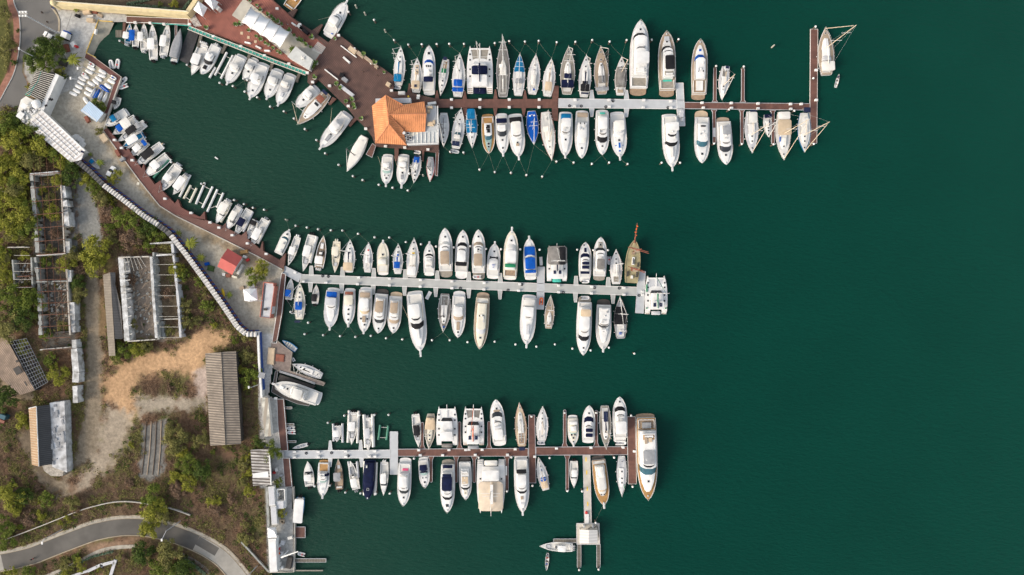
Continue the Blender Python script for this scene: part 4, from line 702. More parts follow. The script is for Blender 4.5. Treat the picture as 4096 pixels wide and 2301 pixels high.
# ================= water =================
def water_mat():
    m = bpy.data.materials.new('water'); m.use_nodes = True; n = m.node_tree.nodes; l = m.node_tree.links; p = n['Principled BSDF']
    g = n.new('ShaderNodeNewGeometry'); sx = n.new('ShaderNodeSeparateXYZ'); l.new(g.outputs['Position'], sx.inputs[0])
    mr = n.new('ShaderNodeMapRange'); mr.inputs[1].default_value = -120; mr.inputs[2].default_value = 60; mr.interpolation_type = 'SMOOTHSTEP'; l.new(sx.outputs[0], mr.inputs[0])
    a = n.new('ShaderNodeMix'); a.data_type = 'RGBA'; a.inputs[6].default_value = (.0112, .0415, .0272, 1); a.inputs[7].default_value = (.0008, .0365, .0255, 1); l.new(mr.outputs[0], a.inputs[0])
    m2 = n.new('ShaderNodeMapRange'); m2.inputs[1].default_value = 50; m2.inputs[2].default_value = 175; l.new(sx.outputs[0], m2.inputs[0]); a2 = n.new('ShaderNodeMix'); a2.data_type = 'RGBA'; a2.inputs[7].default_value = (.0022, .0440, .0300, 1); l.new(m2.outputs[0], a2.inputs[0]); l.new(a.outputs[2], a2.inputs[6]); a = a2      # paler water away from the piers
    no = n.new('ShaderNodeTexNoise'); no.inputs['Scale'].default_value = .035; no.inputs['Detail'].default_value = 3; l.new(g.outputs['Position'], no.inputs['Vector'])
    b = n.new('ShaderNodeMix'); b.data_type = 'RGBA'; b.blend_type = 'MULTIPLY'; b.inputs[0].default_value = 1; l.new(a.outputs[2], b.inputs[6])
    rp = n.new('ShaderNodeMapRange'); rp.inputs[1].default_value = .3; rp.inputs[2].default_value = .7; rp.inputs[3].default_value = .95; rp.inputs[4].default_value = 1.05; l.new(no.outputs[0], rp.inputs[0])
    cb = n.new('ShaderNodeCombineColor'); [l.new(rp.outputs[0], cb.inputs[i]) for i in range(3)]; l.new(cb.outputs[0], b.inputs[7])
    l.new(b.outputs[2], p.inputs['Base Color']); p.inputs['Roughness'].default_value = .22; p.inputs['IOR'].default_value = 1.33; p.inputs['Specular IOR Level'].default_value = .22
    mp = n.new('ShaderNodeMapping'); mp.inputs['Rotation'].default_value = (0, 0, R(28)); mp.inputs['Scale'].default_value = (1, 2.6, 1); l.new(g.outputs['Position'], mp.inputs[0])
    w1 = n.new('ShaderNodeTexNoise'); w1.inputs['Scale'].default_value = .45; w1.inputs['Detail'].default_value = 6; w1.inputs['Roughness'].default_value = .6; l.new(mp.outputs[0], w1.inputs['Vector'])
    bp = n.new('ShaderNodeBump'); bp.inputs['Distance'].default_value = .26; bp.inputs['Strength'].default_value = 1; l.new(w1.outputs[0], bp.inputs['Height']); l.new(bp.outputs[0], p.inputs['Normal'])
    return m
m = MB(); m.add([(-1600, -1600, 0), (2200, -1600, 0), (2200, 1600, 0), (-1600, 1600, 0)], [(0, 1, 2, 3)])
obj('water', m, water_mat(), kind='structure')

# ================= land =================
ZL = 1.2
LAND = [(-300,-300),(1090,-300),(1090,0),(1190,90),(1310,172),(1300,200),(1235,290),(1150,250),(1000,190),(780,108),(700,100),(505,92),(451,90),(396,84),(348,214),(470,312),(430,440),(432,517),(510,618),(568,688),(622,760),(652,808),(730,858),(825,896),(1050,1014),(1138,1060),(1128,1250),(1105,1372),(1150,1420),(1150,1480),(1092,1476),(1078,1580),(1120,1600),(1126,1700),(1140,1830),(1155,1950),(1172,1952),(1178,2285),(1080,2292),(1070,2700),(-300,2700)]
def inside(px, py, poly):
    c = np.zeros(px.shape, bool); n = len(poly)
    for i in range(n):
        x1, y1 = poly[i]; x2, y2 = poly[(i+1) % n]
        if y1 == y2: continue
        c ^= ((y1 > py) != (y2 > py)) & (px < (x2-x1)*(py-y1)/(y2-y1)+x1)
    return c
def sdist(px, py, poly):
    d = np.full(px.shape, 1e9); n = len(poly)
    for i in range(n):
        x1, y1 = poly[i]; x2, y2 = poly[(i+1) % n]; dx, dy = x2-x1, y2-y1; q = np.clip(((px-x1)*dx+(py-y1)*dy)/(dx*dx+dy*dy+1e-9), 0, 1)
        d = np.minimum(d, np.hypot(px-x1-q*dx, py-y1-q*dy))
    return np.where(inside(px, py, poly), d, -d)
def vnoise(px, py, sc_, seed):
    r = np.random.default_rng(seed); G = r.random((64, 64)); x = px/sc_; y = py/sc_; xi = np.floor(x).astype(int); yi = np.floor(y).astype(int); fx = x-xi; fy = y-yi; fx = fx*fx*(3-2*fx); fy = fy*fy*(3-2*fy)
    g = lambda a, b: G[a % 64, b % 64]
    return (g(xi, yi)*(1-fx)+g(xi+1, yi)*fx)*(1-fy)+(g(xi, yi+1)*(1-fx)+g(xi+1, yi+1)*fx)*fy-.5
def fbm(px, py, sc_, seed): return vnoise(px, py, sc_, seed)+.5*vnoise(px, py, sc_/2.1, seed+1)+.25*vnoise(px, py, sc_/4.3, seed+2)
# patches: polygon, colour, soft edge (px), raggedness (px), scrub allowed afterwards
PATCH = [
 ([(-300,-300),(60,-300),(30,80),(45,200),(28,280),(-10,370),(-300,500)], (.085,.085,.025), 6, 4, .35),
 ([(225,-300),(790,-300),(790,40),(745,48),(300,30),(225,12)], (.10,.075,.05), 3, 2, 0),
 ([(199,-20),(240,40),(500,56),(505,92),(451,92),(420,150),(380,225),(345,222),(330,300),(290,420),(240,560),(180,450),(100,300),(95,100)], (.36,.35,.32), 5, 5, 0),
 ([(240,40),(310,60),(505,60),(505,92),(400,90),(360,150),(300,220),(262,180),(235,100)], (.42,.42,.40), 4, 3, 0),
 ([(345,215),(480,300),(440,430),(330,440),(290,420),(318,330)], (.40,.36,.27), 4, 4, 0),
 ([(160,420),(345,330),(420,455),(425,520),(505,620),(620,780),(720,850),(1130,1060),(1135,1340),(1035,1345),(940,1300),(820,1130),(690,960),(560,850),(420,740),(330,650),(260,560),(200,480)], (.37,.34,.275), 4, 3, 0),
 ([(430,530),(520,650),(630,800),(760,890),(900,960),(860,980),(700,900),(600,810),(500,680),(410,560)], (.30,.235,.15), 16, 16, 0),
 ([(900,960),(1060,1040),(1060,1100),(1010,1070),(880,985)], (.27,.21,.14), 14, 14, 0),
 ([(1030,1335),(1120,1335),(1105,1372),(1165,1410),(1160,1485),(1092,1476),(1078,1580),(1120,1600),(1126,1700),(1140,1830),(1155,1950),(1040,1952)], (.46,.45,.42), 3, 1, 0),
 ([(1060,1945),(1180,1945),(1180,2290),(1070,2290)], (.33,.33,.31), 3, 1, 0),
 ([(305,690),(345,680),(372,770),(402,850),(408,960),(392,1010),(330,1010),(308,850)], (.225,.225,.205), 6, 10, .02),
 ([(268,760),(300,740),(312,900),(315,1010),(282,1010)], (.17,.18,.18), 6, 8, .1),
 ([(345,1060),(388,1060),(398,1180),(400,1300),(415,1430),(412,1560),(405,1700),(400,1800),(350,1850),(290,1880),(260,1960),(200,1970),(120,1880),(160,1880),(240,1920),(300,1830),(330,1700),(345,1560),(345,1400),(340,1250),(330,1150)], (.235,.192,.135), 10, 12, .03),
 ([(420,1440),(500,1450),(590,1410),(700,1405),(780,1320),(905,1325),(915,1370),(850,1400),(820,1460),(800,1530),(760,1495),(640,1495),(560,1510),(540,1560),(560,1620),(540,1680),(500,1700),(470,1640),(418,1600),(410,1500),(480,1480)], (.47,.30,.165), 22, 24, 0),
 ([(780,1490),(840,1450),(830,1600),(790,1610)], (.45,.36,.30), 14, 14, 0),
 ([(535,1590),(700,1585),(830,1590),(826,1640),(700,1640),(560,1660)], (.32,.275,.21), 20, 22, .04),
 ([(430,1620),(540,1660),(500,1780),(460,1850),(380,1930),(330,1970),(230,2010),(210,1990),(300,1950),(340,1880),(380,1800),(405,1700)], (.33,.275,.205), 28, 26, .03),
 ([(570,1700),(670,1680),(660,1880),(600,1930),(555,1900)], (.17,.165,.15), 8, 12, .12),
 ([(150,720),(300,720),(300,1000),(310,1400),(170,1400),(130,1000)], (.11,.10,.085), 10, 14, .5),
 ([(470,1030),(720,1010),(730,1360),(500,1370)], (.24,.20,.16), 6, 14, .12),
 ([(620,1000),(730,1000),(730,1350),(640,1350)], (.21,.16,.10), 8, 16, .5),
 ([(410,1090),(420,1090),(430,1350),(395,1340)], (.20,.135,.07), 8, 8, .2),
 ([(-20,1340),(60,1340),(140,1600),(0,1600)], (.26,.20,.13), 5, 5, .0),
 ([(0,750),(30,760),(15,800),(0,790)], (.36,.34,.28), 3, 3, 0),
 ([(130,1710),(60,1750),(120,1850),(200,1960),(250,1960),(180,1870)], (.16,.125,.085), 14, 16, .15),
 ([(0,2030),(170,2010),(360,1960),(500,1950),(700,1990),(860,2060),(960,2160),(1060,2290),(1060,2400),(950,2400),(830,2240),(600,2160),(300,2140),(0,2260)], (.135,.093,.055), 10, 14, .8),
 ([(340,2185),(560,2150),(540,2170),(430,2200),(350,2230)], (.26,.17,.11), 10, 10, .1),
]
cell = .42; gx = np.arange(W(-150, 0).x, W(1210, 0).x, cell); gy = np.arange(W(0, 2420).y, W(0, -120).y, cell)
GX, GY = np.meshgrid(gx, gy, indexing='ij')
def topx(X, Y): k = S*(1-ZL/HC); return X/k+2048, 1150.5-Y/k
PX, PY = topx(GX, GY)
def ground(px, py):
    n1 = fbm(px, py, 60, 3)[..., None]; n2 = fbm(px, py, 25, 9)[..., None]; b = np.array([.150, .102, .060]); o = np.array([.135, .128, .045]); r_ = np.array([.20, .118, .070])
    w = np.clip(n1*2.2+.35, 0, 1); c = b*(1-w)+o*w; w = np.clip(-n1*2.4+n2*1.9, 0, .95); c = c*(1-w)+r_*w; sw = np.ones(px.shape)
    rg = fbm(px, py, 16, 21)*1.3
    for poly, col_, soft, rag, sc_ in PATCH:
        d = sdist(px, py, poly)+rg*rag; w = np.clip(d/soft*.5+.5, 0, 1); w = w*w*(3-2*w); v = (1+.14*fbm(px, py, 12, 33)+.24*fbm(px, py, 60, 40))[..., None]
        c = c*(1-w[..., None])+np.array(col_)*v*w[..., None]; sw = sw*(1-w)+sc_*w
    return np.clip(c, .01, .9), sw
C_, SW_ = ground(PX, PY)
INL = inside(PX, PY, LAND)
nx, ny = GX.shape
vs = np.stack([GX, GY, np.full(GX.shape, ZL)], -1).reshape(-1, 3)
idx = np.arange(nx*ny).reshape(nx, ny); q = np.stack([idx[:-1, :-1], idx[1:, :-1], idx[1:, 1:], idx[:-1, 1:]], -1)
keep = INL[:-1, :-1] & INL[1:, :-1] & INL[1:, 1:] & INL[:-1, 1:]; q = q[keep]
def np_mesh(name, vs, q, mats):
    me = bpy.data.meshes.new(name); me.vertices.add(len(vs)); me.vertices.foreach_set('co', np.asarray(vs, np.float32).ravel()); k = q.shape[1]
    me.loops.add(q.size); me.loops.foreach_set('vertex_index', q.astype(np.int32).ravel()); me.polygons.add(len(q)); me.polygons.foreach_set('loop_start', np.arange(0, q.size, k, dtype=np.int32)); me.polygons.foreach_set('loop_total', np.full(len(q), k, np.int32))
    for m_ in mats: me.materials.append(m_)
    me.update(calc_edges=True); return me
gm = bpy.data.materials.new('earth'); gm.use_nodes = True; n_ = gm.node_tree.nodes; l_ = gm.node_tree.links; p_ = n_['Principled BSDF']; p_.inputs['Roughness'].default_value = .95; p_.inputs['Specular IOR Level'].default_value = .2
at_ = n_.new('ShaderNodeVertexColor'); at_.layer_name = 'soil'; g_ = n_.new('ShaderNodeNewGeometry'); no_ = n_.new('ShaderNodeTexNoise'); no_.inputs['Scale'].default_value = 1.1; no_.inputs['Detail'].default_value = 8; no_.inputs['Roughness'].default_value = .7; l_.new(g_.outputs['Position'], no_.inputs['Vector'])
mr_ = n_.new('ShaderNodeMapRange'); mr_.inputs[1].default_value = .3; mr_.inputs[2].default_value = .7; mr_.inputs[3].default_value = .68; mr_.inputs[4].default_value = 1.32; l_.new(no_.outputs[0], mr_.inputs[0])
cb_ = n_.new('ShaderNodeCombineColor'); [l_.new(mr_.outputs[0], cb_.inputs[i]) for i in range(3)]
mx_ = n_.new('ShaderNodeMix'); mx_.data_type = 'RGBA'; mx_.blend_type = 'MULTIPLY'; mx_.inputs[0].default_value = 1; l_.new(at_.outputs[0], mx_.inputs[6]); l_.new(cb_.outputs[0], mx_.inputs[7]); l_.new(mx_.outputs[2], p_.inputs['Base Color'])
bp_ = n_.new('ShaderNodeBump'); bp_.inputs['Distance'].default_value = .15; l_.new(no_.outputs[0], bp_.inputs['Height']); l_.new(bp_.outputs[0], p_.inputs['Normal'])
me = np_mesh('ground', vs, q, [gm]); ca = me.color_attributes.new('soil', 'FLOAT_COLOR', 'POINT'); ca.data.foreach_set('color', np.concatenate([C_.reshape(-1, 3), np.ones((nx*ny, 1))], 1).astype(np.float32).ravel())
go = bpy.data.objects.new('ground', me); col.objects.link(go); tag(go, kind='structure')
mt('scrubfar', (.10, .075, .04), .95, .3, .3, rgb2=(.08, .085, .03))
a0 = W(-140, -110, ZL); a1 = W(1060, 2410, ZL); m = MB(); x0, y1, x1, y0 = a0.x, a0.y, a1.x, a1.y
for p in ([(-900, -900), (x0, -900), (x0, 900), (-900, 900)], [(x0, y1), (x1, y1), (x1, 900), (x0, 900)], [(x0, -900), (x1-4, -900), (x1-4, y0), (x0, y0)]): m.prism(p, .2, ZL-.006)
obj('terrain', m, 'scrubfar', kind='structure', recenter=False)

# slipway, sloping into the water
mt('slip', (.30, .285, .23), .9, .2, .5)
m = MB(); rr = []
for i in range(9):
    t = i/8; zb = .75-1.6*min(1, t*1.5); rr.append([W(394-49*t, 82+131*t, 1.21), W(425-58*t, 87+138*t, (1.21+zb)/2+.1), W(457-66*t, 92+146*t, zb)])
m.rings(rr, closed=False, cap0=False, cap1=False); obj('slipway', m, 'slip', kind='structure')
def stripW(pts, w, z, h=.02):             # a road-like strip along photo points, width in px
    P_ = [Vector((x, y)) for x, y in pts]; L_, R__ = [], []
    for i, p in enumerate(P_):
        d = (P_[min(i+1, len(P_)-1)]-P_[max(i-1, 0)]).normalized(); nrm = Vector((-d.y, d.x)); ww = w[i] if isinstance(w, (list, tuple)) else w
        L_.append(p+nrm*ww/2); R__.append(p-nrm*ww/2)
    return L_, R__
def strip(m, pts, w, z0, z1, mi=0):
    L_, R__ = stripW(pts, w, z1); rr = []
    for a, b in zip(L_, R__): A = W(a.x, a.y, z1); B = W(b.x, b.y, z1); rr.append([(A.x, A.y, z0), (A.x, A.y, z1), (B.x, B.y, z1), (B.x, B.y, z0)])
    m.rings(rr, closed=False, mi=mi); return m
def smooth_pts(pts, n=6):
    out = []; P_ = [pts[0]]+list(pts)+[pts[-1]]
    for i in range(1, len(P_)-2):
        for k in range(n):
            t = k/n; out.append(tuple(.5*((2*P_[i][j])+(-P_[i-1][j]+P_[i+1][j])*t+(2*P_[i-1][j]-5*P_[i][j]+4*P_[i+1][j]-P_[i+2][j])*t*t+(-P_[i-1][j]+3*P_[i][j]-3*P_[i+1][j]+P_[i+2][j])*t**3) for j in (0, 1)))
    return out+[tuple(pts[-1])]
def offs(pts, d):
    out = []
    for i, p in enumerate(pts):
        a = Vector(pts[max(i-1, 0)]); b = Vector(pts[min(i+1, len(pts)-1)]); t = (b-a).normalized(); out.append((p[0]-t.y*d, p[1]+t.x*d))
    return out
mt('asphalt', (.105, .098, .086), .9, .22, .18, detail=9); mt('asphalt2', (.135, .13, .12), .9, .10, .2, detail=9); mt('kerb', (.34, .29, .21), .9, .25, .6); mt('sidewalk', (.36, .33, .27), .9, .22, .7, detail=8); mt('brickwalk', (.27, .125, .085), .9, .2, 1.2)
mt('concroad', (.30, .285, .25), .9, .14, .4, detail=8)
r1 = smooth_pts([(-60,2270),(0,2252),(60,2240),(130,2222),(187,2200),(250,2175),(311,2152),(380,2128),(467,2111),(545,2108),(622,2118),(710,2142),(785,2172)])
m = MB(); strip(m, r1, 64, ZL-.1, ZL+.012); obj('road', m, 'asphalt', kind='structure')
r2 = smooth_pts([(785,2172),(834,2197),(885,2232),(930,2280),(975,2340),(1000,2400)])
m = MB(); strip(m, r2, 62, ZL-.1, ZL+.016); obj('road_concrete_section', m, 'concroad', kind='structure')
m = MB(); strip(m, r1[:8], 62, ZL-.1, ZL+.02); obj('road_patch', m, 'concroad', kind='structure')
m = MB(); strip(m, [(790,2162),(868,2208)], 36, ZL-.1, ZL+.03); obj('road_patch', m, 'asphalt', kind='structure')
allr = r1+r2[1:]
m = MB(); strip(m, offs(allr, -40), 14, ZL-.1, ZL+.14); obj('pavement', m, 'sidewalk', kind='structure')
m = MB(); strip(m, offs(allr, 34.5), 3.5, ZL-.1, ZL+.15); strip(m, offs(allr, -33.2), 1.8, ZL-.1, ZL+.17); obj('kerb', m, 'kerb', kind='structure')
m = MB(); strip(m, offs(allr, -45), 4, ZL-.1, ZL+.16); obj('pavement_edge', m, 'brickwalk' if 0 else 'kerb', kind='structure')
p2 = smooth_pts([(175,2310),(260,2275),(330,2240),(400,2205),(470,2190),(540,2186)]); m = MB(); strip(m, p2, 15, ZL-.1, ZL+.08); obj('footpath', m, 'sidewalk', kind='structure')
m = MB(); strip(m, smooth_pts([(720,2215),(770,2240),(815,2270),(840,2295)]), 13, ZL-.1, ZL+.08); obj('footpath', m, 'concroad', kind='structure')
# road top left
L1 = smooth_pts([(50,-120),(56,0),(78,62),(83,140),(78,202),(59,289),(25,358),(-10,420),(-60,480)]); R1 = smooth_pts([(205,-120),(210,0),(232,60),(232,110),(180,160),(100,225),(92,290),(112,340),(60,440)])
A_ = [(210,-120),(212,0),(236,62),(236,120),(200,150),(150,170),(92,225),(90,290),(108,330),(108,372),(60,455),(0,520),(-60,560)]
m = MB(); m.prism(polyW(L1+A_[::-1], ZL), ZL-.1, ZL+.012); obj('road', m, 'asphalt2', kind='structure')
m = MB(); strip(m, offs(L1, 15), 26, ZL-.1, ZL+.14); obj('pavement', m, 'brickwalk', kind='structure')
m = MB(); strip(m, offs(L1, 2), 3, ZL-.1, ZL+.17); obj('kerb', m, 'concrete', kind='structure')
m = MB(); strip(m, smooth_pts([(205,30),(222,50),(236,80),(236,125)]), 7, ZL-.1, ZL+.16); obj('kerb', m, 'kerb', kind='structure')
m = MB()
for a in ([(288,52),(262,130)], [(300,50),(296,72)], [(265,150),(232,122)]): strip(m, a, .9, ZL, ZL+.022)
obj('paving_joint', m, 'asphalt', kind='structure')
# yellow lines
m = MB()
for a in ([(395,78),(344,212)], [(345,212),(383,230)], [(398,83),(451,87)]): strip(m, a, 3.2, ZL-.1, ZL+.14)
obj('kerb', m, mt('yellowline', (.62, .42, .10), .8, .2, 1), kind='structure')

# ================= piers =================
PL = {0: 'plankx', 90: 'planky'}
stripe('plankx', (.155, .072, .052), (.105, .048, .036), 0, .42, .75, .01, .3, .35)      # boards across a pier that runs east-west
stripe('planky', (.155, .072, .052), (.105, .048, .036), R(90), .42, .75, .01, .3, .35)
stripe('deckwood', (.105, .056, .043), (.078, .041, .032), R(-36), .5, .75, .01, .3, .35)
stripe('oldwood', (.16, .145, .115), (.09, .08, .065), 0, .5, .85, .02, .4, .35)
stripe('oldwoody', (.16, .145, .115), (.09, .08, .065), R(90), .5, .85, .02, .4, .35)
ZP = .75
def pier(name, label, parts, mat, edge='lgrey', z=ZP, ew=1.6, cat='pier', th=.45, gap=None):
    """parts: photo polygons of the deck; edge beams run round each polygon"""
    c = W(*parts[0][0], z); root = empty(name, (c.x, c.y, 0), 0, label, cat)
    for i, poly in enumerate(parts):
        m = MB(); m.prism([(x-c.x, y-c.y) for x, y in polyW(poly, z)], z-th, z-(0 if i == 0 else .006*i)); obj('deck' if i == 0 else 'deck_section', m, mat if not isinstance(mat, list) else mat[i], root)
        if edge:
            m = MB(); n = len(poly); cx = sum(p[0] for p in poly)/n; cy = sum(p[1] for p in poly)/n
            for a, b in zip(poly, poly[1:]+poly[:1]):
                A = W(*a, z); B = W(*b, z); d = B-A; L = d.length
                if L < .3: continue
                m.box(((A.x+B.x)/2-c.x, (A.y+B.y)/2-c.y, z-.12), (L-.02, ew*S, .30), math.atan2(d.y, d.x))
            obj('edge_beam', m, edge, root)
    return root
def rect(x0, y0, x1, y1): return [(x0, y0), (x1, y0), (x1, y1), (x0, y1)]
pier('wooden_pier', 'brown wooden western length of the upper pier with pointed finger spikes', [[(1742,397),(2232,397),(2232,432),(1742,431)]], 'plankx', None)
for i, (x, y0, y1) in enumerate([(1638,334,372),(1748,362,397),(1859,364,397),(1982,358,397),(2100,361,397),(1860,432,472),(1981,432,467),(2095,432,467)]):
    up = y0 < 390 and y1 <= 400; ya, yb = (y0, y1) if up else (y1, y0)
    pier('finger_pier', 'short pointed wooden spike finger of the upper pier', [[(x-2.5,ya),(x+2.5,ya),(x+9,yb),(x-9,yb)]], 'planky', None, ZP-.01)['group'] = 'pointed wooden fingers of the upper pier'
pier('wooden_pier', 'brown wooden cross block where the upper pier meets the grey length', [[(2209,344),(2235,344),(2231,484),(2207,480)]], 'planky', None, ZP+.03)
pier('concrete_pier', 'pale grey concrete middle length of the upper pier', [[(2232,395),(2736,401),(2736,436),(2231,431)]], 'concrete2', 'cap')
for x, ya, yb in [(2367,361,398),(2506,362,400),(2367,467,432),(2506,468,433)]:
    pier('finger_pier', 'pale grey tapered finger of the upper concrete pier', [[(x-5,ya),(x+5,ya),(x+10,yb),(x-10,yb)]], 'concrete2', 'cap', ZP-.02, 1.2)['group'] = 'grey tapered fingers of the upper pier'
pier('concrete_pier', 'pale grey cross platform at the east end of the grey upper pier', [[(2704,333),(2733,332),(2740,504),(2711,504)]], 'concrete2', 'cap', ZP+.03)
pier('wooden_pier', 'narrow brown eastern length of the upper pier with pale edges', [[(2738,410),(3241,415),(3241,441),(2738,435)]], 'plankx', 'lgrey')
pier('wooden_pier', 'long brown pier head crossing the east end of the upper pier', [[(3242,117),(3271,117),(3267,574),(3239,574)]], 'planky', 'alu', ZP+.03)
for x, ya, yb, t in [(2860,272,408,'north'),(2972,275,409,'north'),(2857,572,440,'south'),(2968,574,441,'south'),(3092,575,442,'south')]:
    s_ = 1 if ya < yb else -1
    pier('finger_pier', f'thin brown finger on the {t} side of the narrow upper pier', [[(x-5.5,ya),(x+5.5,ya),(x+5,yb-s_*8),(x+11,yb),(x-12,yb),(x-6.5,yb-s_*8)]], 'planky', 'lgrey', ZP-.02, 1.3)['group'] = f'thin brown fingers, {t} side of the upper pier'
# middle pier
pier('concrete_pier', 'long pale grey concrete middle pier', [[(1206,1098),(2548,1149),(2548,1183),(1200,1130)]], 'concrete', 'cap')
pier('gangway', 'slanted grey gangway joining the quay to the middle pier', [[(1140,1064),(1207,1097),(1194,1129),(1128,1092)]], 'concrete2', 'lgrey', ZP+.05, cat='gangway')
for i, x in enumerate((1245,1370,1495,1621,1749,1875,2001,2304,2433)):
    ya = 1064+(x-1245)*.0385; yb = 1100+(x-1206)*.038
    pier('finger_pier', 'pale tapered finger on the north side of the middle pier', [[(x-6,ya),(x+6,ya),(x+9,yb+1),(x-9,yb+1)]], 'concrete', 'cap', ZP-.02, 1.2)['group'] = 'north fingers of the middle pier'
for i, x in enumerate((1242,1367,1493,1618,1743,1875,2000,2302,2452)):
    ya = 1168+(x-1242)*.0385; yb = 1130+(x-1200)*.0385
    pier('finger_pier', 'pale tapered finger on the south side of the middle pier', [[(x-5,ya),(x+5,ya),(x+9,yb-1),(x-9,yb-1)]], 'concrete', 'cap', ZP-.02, 1.2)['group'] = 'south fingers of the middle pier'
pier('concrete_pier', 'grey cross platform halfway along the middle pier', [[(2150,1068),(2179,1068),(2175,1238),(2146,1237)]], 'concrete2', 'lgrey', ZP+.03)
pier('concrete_pier', 'grey pier head at the east end of the middle pier', [[(2552,1085),(2582,1086),(2574,1254),(2542,1252)]], 'concrete2', 'lgrey', ZP+.03)
# lower pier
pier('concrete_pier', 'pale blue grey concrete root of the lower pier', [[(1122,1804),(1561,1800),(1561,1832),(1124,1834)]], 'concrete2', 'cap')
for x, ya, yb in [(1321,1763,1802),(1443,1761,1801),(1321,1868,1833),(1446,1868,1832)]:
    pier('finger_pier', 'pale tapered finger of the grey lower pier root', [[(x-4,ya),(x+4,ya),(x+8,yb),(x-8,yb)]], 'concrete2', 'cap', ZP-.02, 1.2)['group'] = 'pale fingers of the lower pier root'
pier('concrete_pier', 'grey cross platform between grey and brown lengths of the lower pier', [rect(1560,1727,1591,1898)], 'concrete2', 'lgrey', ZP+.03)
pier('wooden_pier', 'brown wooden length of the lower pier west of the wide cross pier', [[(1591,1797),(2112,1794),(2112,1825),(1591,1825)]], 'plankx', 'lgrey')
pier('wooden_pier', 'brown wooden length of the lower pier east of the wide cross pier', [[(2144,1789),(2510,1787),(2510,1819),(2144,1821)]], 'plankx', 'lgrey')
pier('wooden_pier', 'wide brown cross pier in the middle of the lower pier', [[(2114,1661),(2139,1661),(2144,1932),(2116,1932)]], 'planky', 'lgrey', ZP+.03)
pier('wooden_pier', 'wide brown pier head beside the huge teak decked yacht', [[(2509,1667),(2541,1667),(2546,1936),(2513,1936)]], 'planky', 'alu', ZP+.03)
for x, ya, yb, t in [(1689,1693,1796,'north'),(1838,1691,1795,'north'),(1956,1690,1795,'north'),(2259,1643,1788,'north'),(2385,1645,1788,'north'),(1724,1926,1825,'south'),(1825,1927,1825,'south'),(1897,1927,1825,'south'),(2028,1963,1825,'south'),(2269,1963,1821,'south')]:
    s_ = 1 if ya < yb else -1; pier('finger_pier', f'thin brown flared finger on the {t} side of the lower pier', [[(x-3,ya-s_*3),(x+3,ya-s_*3),(x+5.5,ya),(x+5.5,yb-s_*16),(x+12,yb),(x-12,yb),(x-5.5,yb-s_*16),(x-5.5,ya)]], 'planky', 'lgrey', ZP-.02, 1.3)['group'] = f'brown flared fingers, {t} side of the lower pier'
g = pier('gangway', 'pale walkway with yellow dashes leading to the fuel dock', [[(2332,1820),(2360,1820),(2366,2094),(2338,2094)]], 'pale', 'lgrey', ZP+.05, cat='walkway')
m = MB(); c = g.location
for i, (x, y) in enumerate([(2344,1838),(2347,1890),(2349,1955),(2351,2016)]): p = W(x, y, ZP+.06); m.box((p.x-c.x, p.y-c.y, ZP+.062), (.35, 1.35, .02))
obj('yellow_dash', m, 'yellow', g)
pier('fuel_dock', 'square concrete fuel dock platform in front of the lower pier', [[(2306,2094),(2397,2094),(2399,2178),(2307,2178)]], 'pale', 'lgrey', ZP+.07, cat='dock')
pier('finger_pier', 'grey weathered side finger reaching left from the fuel dock', [[(2214,2156),(2307,2156),(2307,2171),(2214,2170)]], 'oldwood', 'lgrey', ZP, 1.2)
pier('finger_pier', 'left of the two weathered fingers below the fuel dock', [rect(2309,2178,2324,2270)], 'oldwoody', 'lgrey', ZP, 1.2)
pier('finger_pier', 'right of the two weathered fingers below the fuel dock', [rect(2387,2178,2401,2270)], 'oldwoody', 'lgrey', ZP, 1.2)
# quay walkways
ZQ = 1.3
def walk(label, poly, mat, edge=None, z=ZQ, name='boardwalk'): return pier(name, label, [poly], mat, edge, z, 1.8, 'boardwalk', 1.8)
stripe('plankw', (.150, .058, .045), (.12, .045, .035), R(50), .45, .75, .01, .3, .3)
stripe('plankw2', (.155, .075, .058), (.12, .055, .042), R(62), .45, .75, .01, .3, .3)
walk('brown boardwalk below the yellow fort wall', [(505,66),(753,76),(753,98),(620,92),(505,90)], 'plankx', 'cap')
walk('brown boardwalk along two sides of the dinghy terrace', [(344,212),(352,212),(485,308),(440,430),(430,458),(418,452),(462,316),(338,232)], 'plankw', 'pale')
walk('dark brown boardwalk along the upper west quay', [(414,521),(428,513),(505,604),(512,592),(520,606),(566,675),(575,655),(582,690),(619,738),(642,722),(650,765),(700,815),(711,796),(724,830),(760,850),(800,868),(818,846),(822,882),(700,858),(640,822),(622,800),(560,722),(470,600)], 'plankw')
walk('brown boardwalk along the lower west quay down to the gangway', [(818,878),(890,905),(903,892),(905,912),(965,942),(985,925),(990,955),(1040,996),(1050,965),(1053,1004),(1118,1040),(1143,1012),(1138,1060),(1129,1076),(1040,1028),(900,958),(700,860)], 'plankw2')
walk('narrow brown boardwalk running down from the gangway', [(1129,1092),(1143,1098),(1128,1250),(1106,1373),(1088,1372),(1106,1260),(1114,1180),(1126,1095)], 'planky', 'cap')
walk('angular wooden jetty platform above the dry dock', [(1106,1362),(1168,1409),(1160,1484),(1290,1528),(1299,1533),(1294,1543),(1262,1535),(1134,1493),(1096,1474),(1078,1440),(1086,1372)], mt('weather', (.21,.165,.14), .85, .2, 1), 'gteak')
walk('reddish boardwalk on the quay above the lower pier', [(1108,1597),(1134,1597),(1143,1700),(1151,1802),(1123,1804),(1112,1700)], 'plankx', 'cap')
walk('reddish boardwalk on the quay below the lower pier', [(1131,1833),(1157,1833),(1168,1948),(1140,1949)], 'plankx', 'cap')
for y, x0, x1 in [(1632,1136,1168),(1699,1143,1176),(1767,1151,1184)]: pier('finger_pier', 'short wooden stub finger off the lower quay boardwalk', [rect(x0,y-4,x1,y+4)], 'oldwood', 'lgrey', .8, 1.2)['group'] = 'stub fingers of the lower quay boardwalk'
